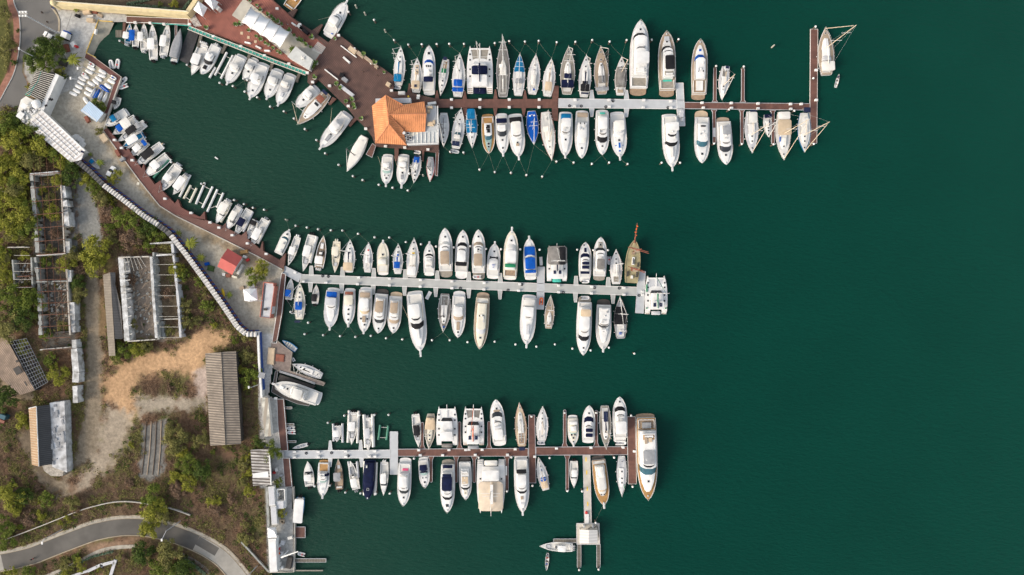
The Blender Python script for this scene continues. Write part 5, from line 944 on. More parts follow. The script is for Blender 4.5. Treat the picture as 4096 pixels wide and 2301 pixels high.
pier('floating_deck', 'square brown floating deck beside the quay, below the water taxi', [rect(1177,2108,1221,2151)], 'plankx', 'lgrey', .7)
pier('finger_pier', 'long weathered single finger near the quay crane', [rect(1177,2235,1304,2249)], 'oldwood', 'lgrey', .8, 1.2)
pier('breakwater_beam', 'thin dark beam sticking out at the bottom quay corner', [rect(1176,2281,1292,2285)], 'gteak', None, .8, cat='beam')
pier('floating_deck', 'black modular floating dock beside the grey covered boat', [[(756,118),(796,134),(753,258),(709,236)]], mt('blackdeck', (.03,.03,.032), .7, .3, 1.5), None, .45)
# quay kerbs
m = MB()
for a in ([(414,521),(470,600),(560,722),(622,800),(640,822),(700,860),(900,958),(1040,1028),(1130,1077)],): strip(m, offs(a, 2.5), 3.4, ZQ-.4, ZQ+.18)
obj('quay_parapet', m, 'pale', label='pale stone parapet edging the west quay boardwalk', cat='parapet')
m = MB(); strip(m, [(485,310),(436,450),(414,520)], 3, ZQ-.6, ZQ+.1); obj('quay_parapet', m, 'pale', label='pale edge strip beside the dinghy terrace boardwalk', cat='parapet')
m = MB(); strip(m, [(1078,2290),(1175,2288),(1178,2095),(1171,1950)], 3.6, -.5, ZQ+.25); obj('quay_parapet', m, 'pale', label='pale stone edge round the bottom quay yard', cat='parapet')
# promenade of red paving and dark deck
mt('redpave', (.255, .092, .065), .85, .12, .6, detail=8)
stripe('redpave2', (.27, .098, .070), (.235, .084, .06), R(35), .62, .85, .004, .3, .3)
pier('promenade', 'red paved promenade around the white marquee', [[(790,-60),(1060,-60),(1092,0),(1190,90),(1312,172),(1235,292),(1160,250),(1010,192),(850,132),(753,100),(756,60)]], 'redpave2', None, 1.36, cat='promenade', th=2)
pier('boardwalk', 'brown boardwalk strip on the water side of the promenade', [[(1052,-30),(1090,0),(1155,60),(1240,118),(1316,172),(1304,186),(1225,122),(1120,30),(1040,-40)]], 'deckwood', None, 1.40, cat='boardwalk', th=2)
pier('finger_pier', 'short wooden finger near the top boat of the promenade', [[(1150,52),(1182,34),(1190,38),(1170,72)]], 'deckwood', None, 1.1, th=.6)
pier('finger_pier', 'wooden finger left of the sportfisher by the promenade', [[(1248,122),(1287,96),(1292,100),(1268,142)]], 'deckwood', None, 1.1, th=.6)
pier('waterfront_deck', 'large dark brown wooden deck in front of the restaurant', [[(1312,172),(1347,132),(1400,172),(1470,232),(1530,272),(1574,304),(1574,366),(1646,372),(1746,396),(1746,431),(1755,574),(1755,610),(1742,610),(1699,604),(1590,592),(1503,585),(1487,545),(1462,512),(1419,470),(1387,430),(1356,400),(1300,345),(1272,318),(1244,342),(1230,330),(1232,290),(1240,285)]], 'deckwood', None, 1.34, cat='deck', th=2)
for k, poly in enumerate([[(1313,418),(1330,388),(1346,396),(1322,420)], [(1393,500),(1420,468),(1432,474),(1400,508)], [(1464,618),(1490,574),(1503,584),(1488,630)], [(1577,575),(1596,575),(1592,644),(1579,644)], [(1688,596),(1698,596),(1694,645),(1689,645)], [(1744,600),(1756,600),(1750,705),(1740,700)]]):
    pier('finger_pier', ['small stub finger west of the deck by the teak edged sailboat', 'small stub finger with a white box west of the deck', 'slanted finger beside the tented sailboat', 'finger between two sportfishers below the restaurant', 'narrow finger beside the blue awning sailboat below the restaurant', 'long narrow corner finger below the restaurant terrace'][k], [poly], 'planky', 'lgrey' if k in (2, 5) else None, 1.0, 1.2)
for x0, y0, x1, y1 in [(806,135,792,190),(906,172,886,215),(1000,208,988,262),(1092,244,1080,285),(1200,286,1185,330)]:
    pier('finger_pier', 'short weathered finger below the teal pipe bridge', [[(x0-6,y0),(x0+6,y0+3),(x1+5,y1),(x1-5,y1-3)]], 'oldwoody', None, .9)['group'] = 'weathered fingers below the teal pipe bridge'
pier('finger_pier', 'narrow finger between two open boats under the fort wall', [rect(700,100,708,150)], 'planky', 'lgrey', .8, 1.2)
pier('finger_pier', 'brown finger beside the small turquoise decked boat', [[(492,90),(504,90),(498,138),(490,138)]], 'planky', None, .8)
pier('raft', 'small square wooden raft left of the turquoise decked boat', [rect(463,121,488,149)], 'oldwood', None, .4, cat='raft')
# dry dock
pier('dry_dock', 'dark rusty floating dry dock holding a sportfisher', [[(1086,1568),(1102,1484),(1112,1484),(1100,1556),(1150,1588),(1240,1612),(1236,1624),(1190,1616),(1120,1588)]], 'dark', 'grey', 1.0, cat='dry dock')
m = MB(); m.prism([(p[0], p[1]) for p in polyW([(1120,1498),(1262,1545),(1250,1556),(1110,1520)], .7)], .2, .7); obj('work_float', m, 'dark', label='dark cluttered work float beside the dry dock', cat='float')
m = MB(); strip(m, [(1118,1486),(1180,1505),(1260,1535)], 8, 1.0, 1.5); obj('dock_fender_wall', m, 'grey', label='grey wall strip along the dry dock jetty', cat='wall')
# ================= piles =================
def make_pile(capped, h=2.6, lamp=False):
    root = empty('mooring_pile', (0, 0, -500)); m = MB(); m.tube((0, 0, -.6), (0, 0, h), .26, .24, 8); obj('post', m, 'pile' if capped else MATS['rope'], root, True)
    if capped: m = MB(); m.tube((0, 0, h-.12), (0, 0, h+.35), .35, .10, 10); obj('cap', m, 'cap', root, True)
    kids(root); return root
PA = make_pile(True); PB = make_pile(False, 2.2); PILES = []
used = {'a': 0, 'b': 0}
def piles(pts, label, group, capped=True, h=2.6):
    for i, (x, y) in enumerate(pts):
        src = PA if capped else PB; w = W(x, y, h); k = 'a' if capped else 'b'
        if not used[k]: o = src; o.location = (w.x, w.y, 0); used[k] = 1
        else: o = copy_tree(src, (w.x, w.y, 0), random.random()*6)
        o['label'] = label; o['category'] = 'mooring pile'; o['group'] = group; PILES.append(w)
piles([(1576,160),(1633,178),(1687,177),(1747,176),(1797,175),(1856,175),(1979,172),(2037,164),(2100,166),(2155,163),(2227,169),(2302,167),(2369,160),(2439,166),(2507,160),(2607,159),(2715,157)], 'white capped mooring pile off the bows of the upper pier north row', 'piles north of the upper pier')
piles([(1801,607),(1854,610),(1918,678),(1979,688),(2044,691),(2106,700),(2169,706),(2226,646),(2295,650),(2368,655),(2437,650),(2511,656),(2647,651),(2721,651)], 'white capped mooring pile off the bows of the upper pier south row', 'piles south of the upper pier')
piles([(1080,426),(1135,445),(1175,474),(1219,516),(1265,560),(1300,613),(1354,659),(1411,704),(1450,720),(1515,739),(1570,751),(1631,762),(1637,694),(1394,47),(1496,79)], 'white capped mooring pile round the restaurant deck and its boats', 'piles round the restaurant deck')
piles([(1420,19),(1456,48),(1537,117),(1690,699),(1140,878),(3099,179)], 'bare wooden mooring pile without a cap standing in open water', 'bare mooring piles', False)
piles([(878,331),(931,344),(978,366),(1028,389),(973,314),(989,320),(747,259),(478,163)], 'white capped mooring pile in front of the boats below the pipe bridge', 'piles below the pipe bridge')
piles([(684,648),(723,678),(805,735),(936,800),(975,816),(1011,831),(1056,839)], 'white capped mooring pile at the sterns of the west quay boats', 'piles off the west quay')
piles([(1182,903),(1227,910),(1272,917),(1323,921),(1369,922),(1432,935),(1498,949),(1557,950),(1623,968),(1684,977),(1744,986),(1815,990),(1881,985),(1944,996),(2004,997),(2081,998),(2159,999),(2309,999),(2374,1001),(2432,1001)], 'white capped mooring pile along the north row of the middle pier', 'piles north of the middle pier')
piles([(1162,1248),(1232,1291),(1218,1337),(1292,1341),(1360,1345),(1421,1348),(1483,1344),(1544,1353),(1609,1358),(1728,1361),(1799,1361),(1870,1369),(1979,1367),(2062,1378),(2146,1387),(2220,1378),(2290,1395),(2363,1402),(2436,1391),(2538,1415)], 'white capped mooring pile along the south row of the middle pier', 'piles south of the middle pier')
piles([(1311,1692),(1377,1663),(1438,1661),(1498,1660),(1554,1660),(1258,1946),(1319,1943),(1381,1971),(1442,1974),(1503,1975),(1559,1975)], 'white capped mooring pile around the grey root of the lower pier', 'piles round the lower pier root')
piles([(1656,1835),(1915,1831),(2046,1830),(2126,1667),(2259,1652),(2385,1652),(2525,1663),(2199,1833),(2457,1831),(2028,1966),(2130,1944),(2270,1965),(2329,1966),(2531,1948),(2383,2092),(2317,2281),(2395,2279)], 'white capped pile holding the brown lower pier, its fingers or the fuel dock', 'piles of the lower pier')
piles([(3263,106),(2865,264),(2976,266),(3254,313),(2857,574),(2968,576),(3095,577),(3256,576),(2917,438),(3178,443)], 'white capped pile holding the narrow brown end of the upper pier', 'piles of the narrow upper pier')
# ================= mooring lines =================
LN = 0
for b, L in BOWS:
    ds = [p for p in sorted(PILES, key=lambda p: (p-b).length) if 2.2 < (p-b).length < 10.2 and (p-b).normalized().dot(L) > .45][:2]
    for p in ds:
        if LN < 130:
            a = Vector((b.x, b.y, 1.5)); c = Vector((p.x, p.y, 1.6)); m = MB(); n = 5; pts = [a.lerp(c, i/n)-Vector((0, 0, .4*math.sin(math.pi*i/n))) for i in range(n+1)]; m.path(pts, .017, 4)
            obj('mooring_line', m, 'line', label='thin pale mooring line from a boat bow to a nearby pile', cat='mooring line', group='mooring lines from bows to piles'); LN += 1
# ================= power boxes along the piers =================
def pedestal():
    root = empty('dock_box', (0, 0, -500)); m = MB(); m.box((0, 0, .35), (.85, .62, .7)); obj('cabinet', m, 'cap', root); m = MB(); m.box((0, 0, .75), (.95, .72, .10), 0, 0, .85); obj('lid', m, 'gel', root); kids(root); return root
DB = pedestal(); fl = [0]
def boxes(pts, z, label, group):
    for x, y in pts:
        w = W(x, y, z+.7); loc = (w.x, w.y, z)
        if not fl[0]: o = DB; o.location = loc; fl[0] = 1
        else: o = copy_tree(DB, loc)
        o['label'] = label; o['category'] = 'dock box'; o['group'] = group
boxes([(1806,398),(1920,398),(2037,398),(2157,398),(2301,399),(2437,400),(2576,401),(2684,404),(2809,411),(2926,412),(3033,414),(3163,416),(3206,416),(1806,431),(1919,430),(2037,429),(2156,429),(2299,426),(2438,427),(2574,430),(2684,431),(2814,431),(2927,432),(3033,434),(3164,436),(3266,280),(3266,400)], ZP, 'small white power box standing on the edge of the upper pier', 'white boxes along the upper pier')
boxes([(1435,1110),(1558,1115),(1682,1120),(1808,1126),(1937,1132),(2079,1137),(2235,1143),(2368,1147),(2497,1152),(1214,1127),(1304,1131),(1430,1137),(1558,1142),(1681,1147),(1808,1153),(1936,1158),(2075,1163),(2235,1169),(2366,1174),(2496,1179),(2571,1167),(2571,1179),(1180,1090)], ZP, 'small white power box standing on the edge of the middle pier', 'white boxes along the middle pier')
boxes([(1178,1808),(1273,1808),(1383,1806),(1500,1805),(1675,1801),(1796,1800),(1863,1800),(1876,1799),(1929,1799),(2061,1797),(2226,1794),(2364,1791),(2493,1790),(1178,1830),(1274,1830),(1384,1828),(1478,1827),(1500,1827),(1681,1822),(1771,1822),(1901,1820),(2030,1820),(2538,1806),(2139,1827)], ZP, 'small white power box standing on the edge of the lower pier', 'white boxes along the lower pier')
boxes([(1542,585),(1619,590),(1712,598),(1566,362),(1672,392),(1674,383),(1354,141),(1416,195),(1486,252),(1199,98),(1108,34),(757,97),(853,145),(962,185),(1057,222),(1155,255),(1229,291),(1463,515),(1393,424),(1318,343),(1250,328),(457,560),(485,592),(528,641),(659,795),(763,852),(839,890),(875,911),(928,941),(989,974),(1064,1016),(1102,1594),(600,92),(540,90),(655,96)], 1.34, 'small white box standing at the edge of the quay or deck', 'white boxes along the quay and deck')
# ================= lift floats =================
def lift(label, a, b, c=None, d=None, mat='gel', grp=None, w=.75):
    p = W(*a, .5); root = empty('boat_lift_float', (p.x, p.y, 0), 0, label, 'boat lift', grp)
    for q in ((a, b),)+(((c, d),) if c else ()):
        A = W(*q[0], .5); B = W(*q[1], .5); m = MB(); m.tube((A.x-p.x, A.y-p.y, .45), (B.x-p.x, B.y-p.y, .45), w/2, w/2, 10); obj('float_tube', m, mat, root, True)
    if c:
        for t in (.15, .85):
            m = MB(); A = W(*a, .4).lerp(W(*b, .4), t); B = W(*c, .4).lerp(W(*d, .4), t); m.tube((A.x-p.x, A.y-p.y, .4), (B.x-p.x, B.y-p.y, .4), .09, n=6)
            obj('crossbar', m, 'alu', root)
lift('empty cream pair of lift floats beside the ribbed roof launch', (764,741),(736,795),(787,753),(759,811),'cream')
lift('empty white pair of lift floats, right of the cream pair', (820,731),(784,817),(851,747),(810,832))
lift('white pair of lift floats beside the cream canopied boat, west quay', (870,758),(829,848),(894,772),(868,832))
lift('single long lift float beside the ribbed roof launch', (762,700),(719,788))
lift('empty white lift floats between cruisers below the pipe bridge', (908,210),(860,302),(932,222),(884,315))
lift('green tipped lift float beside the white express cruiser', (862,270),(838,312))
lift('lift float beside the last west quay center console', (1080,882),(1032,975), mat='gel2')
lift('lift float beside the navy canopied boat on the west quay', (1012,848),(974,928), mat='lgrey')
lift('lift float right of the long cream roofed boat on the west quay', (970,835),(934,902), mat='lgrey')
lift('lift float right of the cream canopied boat on the west quay', (927,812),(884,890), mat='cream')
lift('lift float beside the round black canopy boat', (653,588),(577,658), mat='gel2')
lift('lift float beside the blue stern awning cruiser', (594,572),(550,622), mat='gel2')
lift('lift float beside the passenger launch with long white roof', (575,552),(507,597), mat='gel2')
lift('green submerged looking lift float beside the cuddy fishing boat', (676,640),(614,712), mat=mt('algae', (.05,.20,.13), .6, .3, .8))
lift('lift floats under the long center console with black outboards, middle pier', (1268,947),(1240,1052), mat='gel2', w=1.1)
lift('grey lift floats under the pontoon tender, lower pier', (1333,1695),(1335,1765),(1370,1694),(1371,1770),'lgrey', w=.8)
lift('lift floats under the open boat with grey bow bag, lower pier', (1397,1642),(1392,1770),(1435,1644),(1430,1772),'gel2', w=.9)
lift('lift floats under the boat with mauve grey top, lower pier', (1456,1658),(1463,1790),(1490,1657),(1494,1788),'gel2', w=1.1)
lift('empty half sunken green lift floats beside the grey T platform', (1521,1700),(1514,1759),(1553,1702),(1546,1760), MATS['algae'])
lift('lift floats under the navy wrapped boat, lower pier', (1460,1845),(1458,1980),(1505,1850),(1500,1980),'gel2', w=1.1)
lift('lift floats beside the slanted speedboat, lower pier', (1394,1846),(1402,1900),(1428,1846),(1434,1910),'lgrey', w=.8)
# floating boards
def board(label, x, y, ln, w, ang, mat='gel', z=.25, name='floating_board', cat='board'):
    p = W(x, y, z); m = MB(); m.box((0, 0, .12), (w*S, ln*S, .22)); m.box((0, ln*S*.2, .26), (w*S*.8, .1, .06)); m.box((0, -ln*S*.2, .26), (w*S*.8, .1, .06)); o = obj(name, m, mat, label=label, cat=cat, recenter=False); o.location = (p.x, p.y, z-.12); o.rotation_euler = (0, 0, -R(ang)); return o
board('white floating step board beside the blue covered cruiser', 2164,1045,34,12,-4)
board('white floating step board tilted beside the biggest middle pier yacht', 1714,1182,34,14,28)
board('tiny white board adrift in the middle of the basin', 866,633,14,5,125)
board('long white box on the fuel dock walkway', 2348,2075,38,15,0,z=1.0,name='storage_box',cat='box')
board('white storage bench on the upper thin south finger', 2856,530,36,12,0,'lgrey',z=.9,name='storage_box',cat='box')
board('white storage bench on the brown finger beside the torn awning catamaran', 2025,1883,36,7,0,z=.9,name='storage_box',cat='box')
# storage clutter on the grey platform by the long sportfisher
for i, (x, y, a, b_) in enumerate([(2728,448,14,12),(2725,462,18,16),(2731,480,8,12)]):
    m = MB(); m.box((0, 0, .45), (a*S, b_*S, .9)); m.box((0, 0, .93), (a*S*.9, b_*S*.9, .06)); o = obj('locker', m, 'lgrey', label=['white locker nearest the grey pier on its cross platform', 'largest grey locker on the upper cross platform', 'small locker lowest on the upper cross platform'][i], cat='locker', recenter=False); w = W(x, y, 1.5); o.location = (w.x, w.y, ZP+.04)
# canoe and rowing boats with people
def person(name_label, x, y, z, shirt, ang=0, seated=False, legs='navy'):
    w = W(x, y, z+.9); sk = bpy.data.meshes.new('body'); 
    if seated: V = [(0,0,.45),(0,0,.75),(0,.02,1.0),(0,.03,1.12),(0,.05,1.3),(.2,0,.95),(.3,.2,.75),(.25,.45,.7),(-.2,0,.95),(-.3,.2,.75),(-.25,.45,.7),(.12,.05,.42),(.14,.5,.45),(.14,.55,.05),(-.12,.05,.42),(-.14,.5,.45),(-.14,.55,.05)]
    else: V = [(0,0,.92),(0,0,1.2),(0,0,1.42),(0,.01,1.52),(0,.02,1.68),(.2,0,1.4),(.27,.1,1.12),(.26,.28,.95),(-.2,0,1.4),(-.27,-.05,1.12),(-.28,.05,.86),(.1,0,.88),(.12,.16,.48),(.12,.12,.06),(-.1,0,.88),(-.12,-.08,.48),(-.12,-.25,.08)]
    E = [(0,1),(1,2),(2,3),(3,4),(2,5),(5,6),(6,7),(2,8),(8,9),(9,10),(0,11),(11,12),(12,13),(0,14),(14,15),(15,16)]; rad = [.15,.14,.15,.06,.115,.075,.05,.04,.075,.05,.04,.1,.07,.05,.1,.07,.05]
    sk.from_pydata(V, E, []); o = bpy.data.objects.new('person', sk); col.objects.link(o); o.modifiers.new('s', 'SKIN'); s2 = o.modifiers.new('d', 'SUBSURF'); s2.levels = s2.render_levels = 1
    for i, v in enumerate(sk.skin_vertices[0].data): v.radius = (rad[i], rad[i])
    sk.skin_vertices[0].data[0].use_root = True
    pm = bpy.data.materials.get('cloth_'+shirt)
    if not pm:
        pm = bpy.data.materials.new('cloth_'+shirt); pm.use_nodes = True; n = pm.node_tree.nodes; l = pm.node_tree.links; tc = n.new('ShaderNodeTexCoord'); sx = n.new('ShaderNodeSeparateXYZ'); cr = n.new('ShaderNodeValToRGB'); l.new(tc.outputs['Object'], sx.inputs[0]); mm = n.new('ShaderNodeMath'); mm.operation = 'DIVIDE'; mm.inputs[1].default_value = 1.9; l.new(sx.outputs[2], mm.inputs[0]); l.new(mm.outputs[0], cr.inputs[0]); cr.color_ramp.interpolation = 'CONSTANT'
        cs = {'navy': (.02,.03,.10), 'red': (.5,.04,.03), 'white': (.7,.7,.7), 'blue': (.03,.12,.5), 'black': (.02,.02,.02), 'green': (.1,.6,.05)}[shirt]
        k = .5 if not seated else .3; cr.color_ramp.elements[0].color = (.03,.03,.05,1); cr.color_ramp.elements[1].position = k; cr.color_ramp.elements[1].color = (*cs, 1); e = cr.color_ramp.elements.new(.79 if not seated else .59); e.color = (.30,.17,.11,1); e2 = cr.color_ramp.elements.new(.89 if not seated else .69); e2.color = (.02,.015,.01,1); l.new(cr.outputs[0], n['Principled BSDF'].inputs['Base Color'])
    sk.materials.append(pm); o.location = (w.x, w.y, z); o.rotation_euler = (0, 0, -R(ang)); tag(o, name_label, 'person'); return o
def canoe(label, x, y, ang, ln, w, mat='gel', z=0):
    p = W(x, y, .3+z); root = empty('rowing_boat', (p.x, p.y, z), -R(ang), label, 'rowing boat'); L = ln*S; B = w*S; rr = []; fl_ = []
    for i in range(11):
        t = i/10; ww = B/2*max(.05, math.sin(math.pi*(t*.86+.14))**.7 if t < 1 else .05); y_ = (t-.5)*L; z_ = .42+.18*(2*t-1)**2; rr.append([(-ww*.85, y_, z_), (-ww, y_, z_), (-ww*.7, y_, 0), (0, y_, -.12), (ww*.7, y_, 0), (ww, y_, z_), (ww*.85, y_, z_), (ww*.6, y_, .1), (-ww*.6, y_, .1)])
    m = MB(); m.rings(rr); obj('hull', m, mat, root, True); m = MB()
    for t in (.25, .5, .72): m.box((0, (t-.5)*L, .34), (B*.8, .22, .05))
    obj('bench', m, 'teak', root); return root
canoe('slim white rowing boat with two people just below the right hand pier head', 3348,324,15,54,13)
person('person in white rowing at the right hand pier head', 3351,316,.1,'white',195,True); person('person in navy seated in the bow of the rowing boat at the right', 3354,305,.1,'navy',195,True)
canoe('white canoe crowded with people near the lower left of the fuel dock', 2188,2247,184,70,15)
for i, (x, y, sh) in enumerate([(2191,2220,'navy'),(2190,2231,'red'),(2188,2245,'black'),(2187,2256,'blue')]): person(['person in navy at the top end of the crowded canoe', 'person in red second in the crowded canoe', 'person in black third in the crowded canoe', 'person in blue lowest in the crowded canoe'][i], x, y, .1, sh, 184, True)
for lb, x, y, sh, a in [('dark dressed person walking on the asphalt at the top left',170,51,'black',120),('person in dark clothes walking near the floodlight mast',191,89,'black',140),('person in blue by the low curved kerb at the top left',211,31,'blue',120),('person in black on the red promenade by the planters',1217,160,'black',30),('person in white on the promenade path',1149,96,'white',70),('person in dark clothes standing among the tables',1243,142,'black',0),('person in black standing alone on the dark deck',1452,287,'black',60),('person near the deck centre in black',1510,302,'black',200)]: person(lb, x, y, ZL if x < 700 else 1.36, sh, a)
# ================= optimist dinghies on the terrace =================
def opti():
    root = empty('small_dinghy', (0, 0, -500)); rr = []
    for i in range(8):
        t = i/7; w = .58*(.75+.25*math.sin(math.pi*t*.8)) if t < .95 else .42; w *= (1-.35*max(0, t-.7)/.3); y = (t-.5)*2.5; k = 1-.3*abs(2*t-1)**3
        rr.append([(-w, y, .0), (-w*.96, y, .28*k), (-w*.6, y, .40*k), (0, y, .44*k), (w*.6, y, .40*k), (w*.96, y, .28*k), (w, y, 0)])
    m = MB(); m.rings(rr); obj('hull', m, 'cap', root, True); m = MB(); m.box((0, 0, .46), (.08, .9, .06)); obj('keel_strip', m, 'gel', root); kids(root); return root
OP = opti(); first = True
for x, y, a in [(363,272,118),(355,287,118),(340,306,0+118),(327,315,118),(323,331,118),(314,347,118),(305,363,118),(292,375,112),(409,287,120),(405,302,110),(393,315,125),(382,327,130),(364,335,120),(356,358,118),(350,376,120),(444,325,118),(430,344,125),(342,402,145)]:
    w = W(x, y, ZL+.5)
    if first: o = OP; o.location = (w.x, w.y, ZL+.06); o.rotation_euler = (0, 0, -R(a)); first = False
    else: o = copy_tree(OP, (w.x, w.y, ZL+.06), -R(a))
    o['label'] = 'small white training dinghy lying upside down on the terrace'; o['category'] = 'dinghy'; o['group'] = 'white training dinghies on the terrace'
for lb, x, y, a, ln, w_, mt_ in [('grey covered dinghy left of the two blue ones on the terrace',372,370,28,44,15,'lgrey'),('royal blue dinghy cover, lower one on the terrace',387,376,28,44,15,'blue'),('royal blue dinghy cover, upper one on the terrace',419,356,128,46,15,'blue'),('pale grey dinghy right of the lower blue cover',402,382,25,42,15,'lgrey'),('white dinghy at the lower right of the terrace',420,389,25,42,14,'gel')]:
    w = W(x, y, ZL+.5); root = empty('sailing_dinghy', (w.x, w.y, ZL+.05), -R(a), lb, 'dinghy'); L = ln*S; B = w_*S; rr = []
    for i in range(9): t = i/8; ww = B/2*max(.04, (.8+.2*math.sin(math.pi*t*.9)) if t < .4 else (1-((t-.4)/.6)**2)); rr.append([(-ww, (t-.5)*L, .1), (-ww*.95, (t-.5)*L, .42), (0, (t-.5)*L, .62), (ww*.95, (t-.5)*L, .42), (ww, (t-.5)*L, .1)])
    m = MB(); m.rings(rr); obj('cover', m, mt_, root, True); m = MB(); m.tube((0, -L*.4, .68), (0, L*.35, .66), .04, n=5); obj('spar', m, 'alu', root)
rib('open dinghy with red interior at the top of the terrace rack', 367,258,120,28,14,z=ZL,seat='red',motor=0); rib('open dinghy with red interior at the left edge of the terrace', 337,298,120,22,13,z=ZL,seat='red',motor=0); rib('open dinghy with blue interior by the terrace boardwalk', 454,312,120,26,14,z=ZL,seat='blue',motor=0)
for i, (x, y) in enumerate([(301,546),(311,552),(322,560),(328,575)]):
    w = W(x, y, ZL+.5); m = MB(); m.prism([(-.9,-.5),(1.0,-.7),(1.1,.6),(.2,.8),(-.8,.4)], 0, .55); m.box((0, 0, .58), (1.2, .1, .08)); o = obj('stacked_sail_board', m, 'gel', label='white upturned hull leaning in the row beside the white roof', cat='hull', group='row of upturned hulls by the white roof', recenter=False); o.location = (w.x, w.y, ZL); o.rotation_euler = (.2, 0, -R(10*i))

# hose coils left on the concrete piers
cl = None
for x, y in [(2278,424),(2325,425),(2423,428),(2452,404),(2672,431),(2087,1139),(2032,1161),(1841,1153),(2378,1151),(2477,1153),(1313,1106),(1291,1104),(2253,1170),(1225,1813),(1326,1812),(1393,1824),(2556,1182)]:
    w = W(x, y, ZP+.1)
    if cl is None:
        m = MB()
        for k in range(3): r_ = .42-.06*k; m.path([(r_*math.cos(a*.5236), r_*math.sin(a*.5236), .06+.05*k) for a in range(13)], .05, 5)
        cl = obj('hose_coil', m, 'black', smooth=True, recenter=False); o = cl
    else: o = copy_tree(cl)
    o.location = (w.x, w.y, ZP+.02); tag(o, 'dark coiled hose lying on the pale concrete part of a pier', 'hose coil', 'hose coils on the concrete piers')
# ================= buildings =================
def bld(name, label, cat='building'):
    o = empty(name, (0, 0, ZL), 0, label, cat); return o
class Rel:
    """builds parts in world coordinates under a root that stands at the thing's base"""
    def __init__(s, name, label, x, y, cat='building', z=ZL):
        p = W(x, y, z); s.o = empty(name, (p.x, p.y, z), 0, label, cat); s.c = Vector((p.x, p.y, z))
    def part(s, name, m, mat, smooth=False, label=None):
        m.v = [(v[0]-s.c.x, v[1]-s.c.y, v[2]-s.c.z) for v in m.v]; return obj(name, m, mat, s.o, smooth, label)
    def sub(s, par, name, m, mat, smooth=False):
        m.v = [(v[0]-s.c.x, v[1]-s.c.y, v[2]-s.c.z) for v in m.v]; return obj(name, m, mat, par, smooth)
def face(m, pts, mi=0): m.add([W(*p) for p in pts], [tuple(range(len(pts)))[::-1]], mi); return m     # pts (px, py, z), clockwise in the photo
def walls(poly, z0, z1): m = MB(); m.prism(polyW(poly, z1), z0, z1); return m
# --- orange restaurant roof
SE = R(-4)
stripe('tile_ns', (.62, .25, .10), (.53, .20, .078), SE, .62, .8, .06, .6, .35)
stripe('tile_ew', (.62, .25, .10), (.53, .20, .078), SE+R(90), .62, .8, .06, .6, .35)
r = Rel('restaurant', 'restaurant with a large orange tiled hip roof on the deck', 1600, 490)
r.part('wall', walls([(1492,425),(1696,412),(1700,522),(1612,565),(1508,565)], 1.3, 4.2), 'cream')
E = 4.2; T = 8.0
m = MB()
face(m, [(1488,424,E),(1542,381,T-1.6),(1556,497,T),(1502,573,E)], 1)        # west slope
face(m, [(1502,573,E),(1556,497,T),(1626,581,E)], 0)                           # south hip
face(m, [(1542,381,T-1.6),(1612,420,E+1.2),(1554,458,T-.3)], 0)
face(m, [(1542,381,T-1.6),(1554,458,T-.3),(1556,497,T)], 1)
face(m, [(1556,497,T),(1554,458,T-.3),(1612,518,E+1.4),(1626,581,E)], 1)
face(m, [(1612,420,E+1.2),(1697,406,E),(1706,456,T-1.4),(1554,458,T-.3)], 0)
face(m, [(1554,458,T-.3),(1706,456,T-1.4),(1701,528,E),(1614,530,E+.4)], 0)
rf = r.part('roof', m, ['tile_ns', 'tile_ew']); m = MB()
for a, b in (((1542,381,T-1.6),(1556,497,T)), ((1556,497,T),(1502,573,E)), ((1556,497,T),(1626,581,E)), ((1554,458,T-.3),(1706,456,T-1.4)), ((1554,458,T-.3),(1612,420,E+1.2)), ((1542,381,T-1.6),(1612,420,E+1.2)), ((1554,460,T-.3),(1614,520,E+1.2))): m.tube(W(*a), W(*b), .16, n=6)
r.sub(rf, 'ridge', m, mt('ridge', (.55, .22, .10), .8, .15, 1))
r.part('terrace', walls([(1616,545),(1618,516),(1702,516),(1704,420),(1744,424),(1752,572),(1628,578)], 1.3, 4.0), 'concrete2')
m = MB()
for y in (530,545,560): pass
m.prism(polyW([(1652,532),(1748,520),(1750,572),(1652,574)], 4.1), 4.05, 4.15); r.part('glass_roof', m, mt('skylight', (.50,.53,.52), .3, .1, .6)); m = MB()
for i in range(7): x = 1656+i*15.5; m.tube(W(x,530,4.3), W(x,574,4.3), .12, n=5)
r.part('roof_beam', m, 'cap')
m = MB(); strip(m, [(1628,577),(1752,573)], 4, 4.0, 4.5); strip(m, [(1750,424),(1753,573)], 4, 4.0, 4.5); r.part('parapet', m, 'cap')
for i, (x, y, w_, h_) in enumerate([(1720,430,22,10),(1714,446,10,14),(1722,496,26,16),(1736,490,9,16)]): m = MB(); p = W(x, y, 4.5); m.box((p.x, p.y, 4.3), (w_*S, h_*S, .7)); m.box((p.x, p.y, 4.7), (w_*S*.8, h_*S*.7, .2)); r.part('sofa', m, 'beige')
for i, (x, y) in enumerate([(1632,535),(1632,550),(1620,548),(1632,560),(1642,553)]):
    m = MB(); p = W(x, y, 4.6); m.box((p.x, p.y, 4.4), (.85, .85, .9)); u = r.part('air_conditioner', m, 'lgrey'); m = MB(); m.tube((p.x, p.y, 4.84), (p.x, p.y, 4.92), .34, n=10); r.sub(u, 'fan', m, 'black')
m = MB(); p = W(1617,534,4.6); m.tube((p.x, p.y, 4.0), (p.x, p.y, 5.4), .48, n=12); r.part('water_tank', m, 'cap', True)
m = MB(); m.prism(polyW([(1502,395),(1643,392),(1643,412),(1502,412)], 3.6), 1.3, 3.6); r.part('annex', m, 'lgrey')
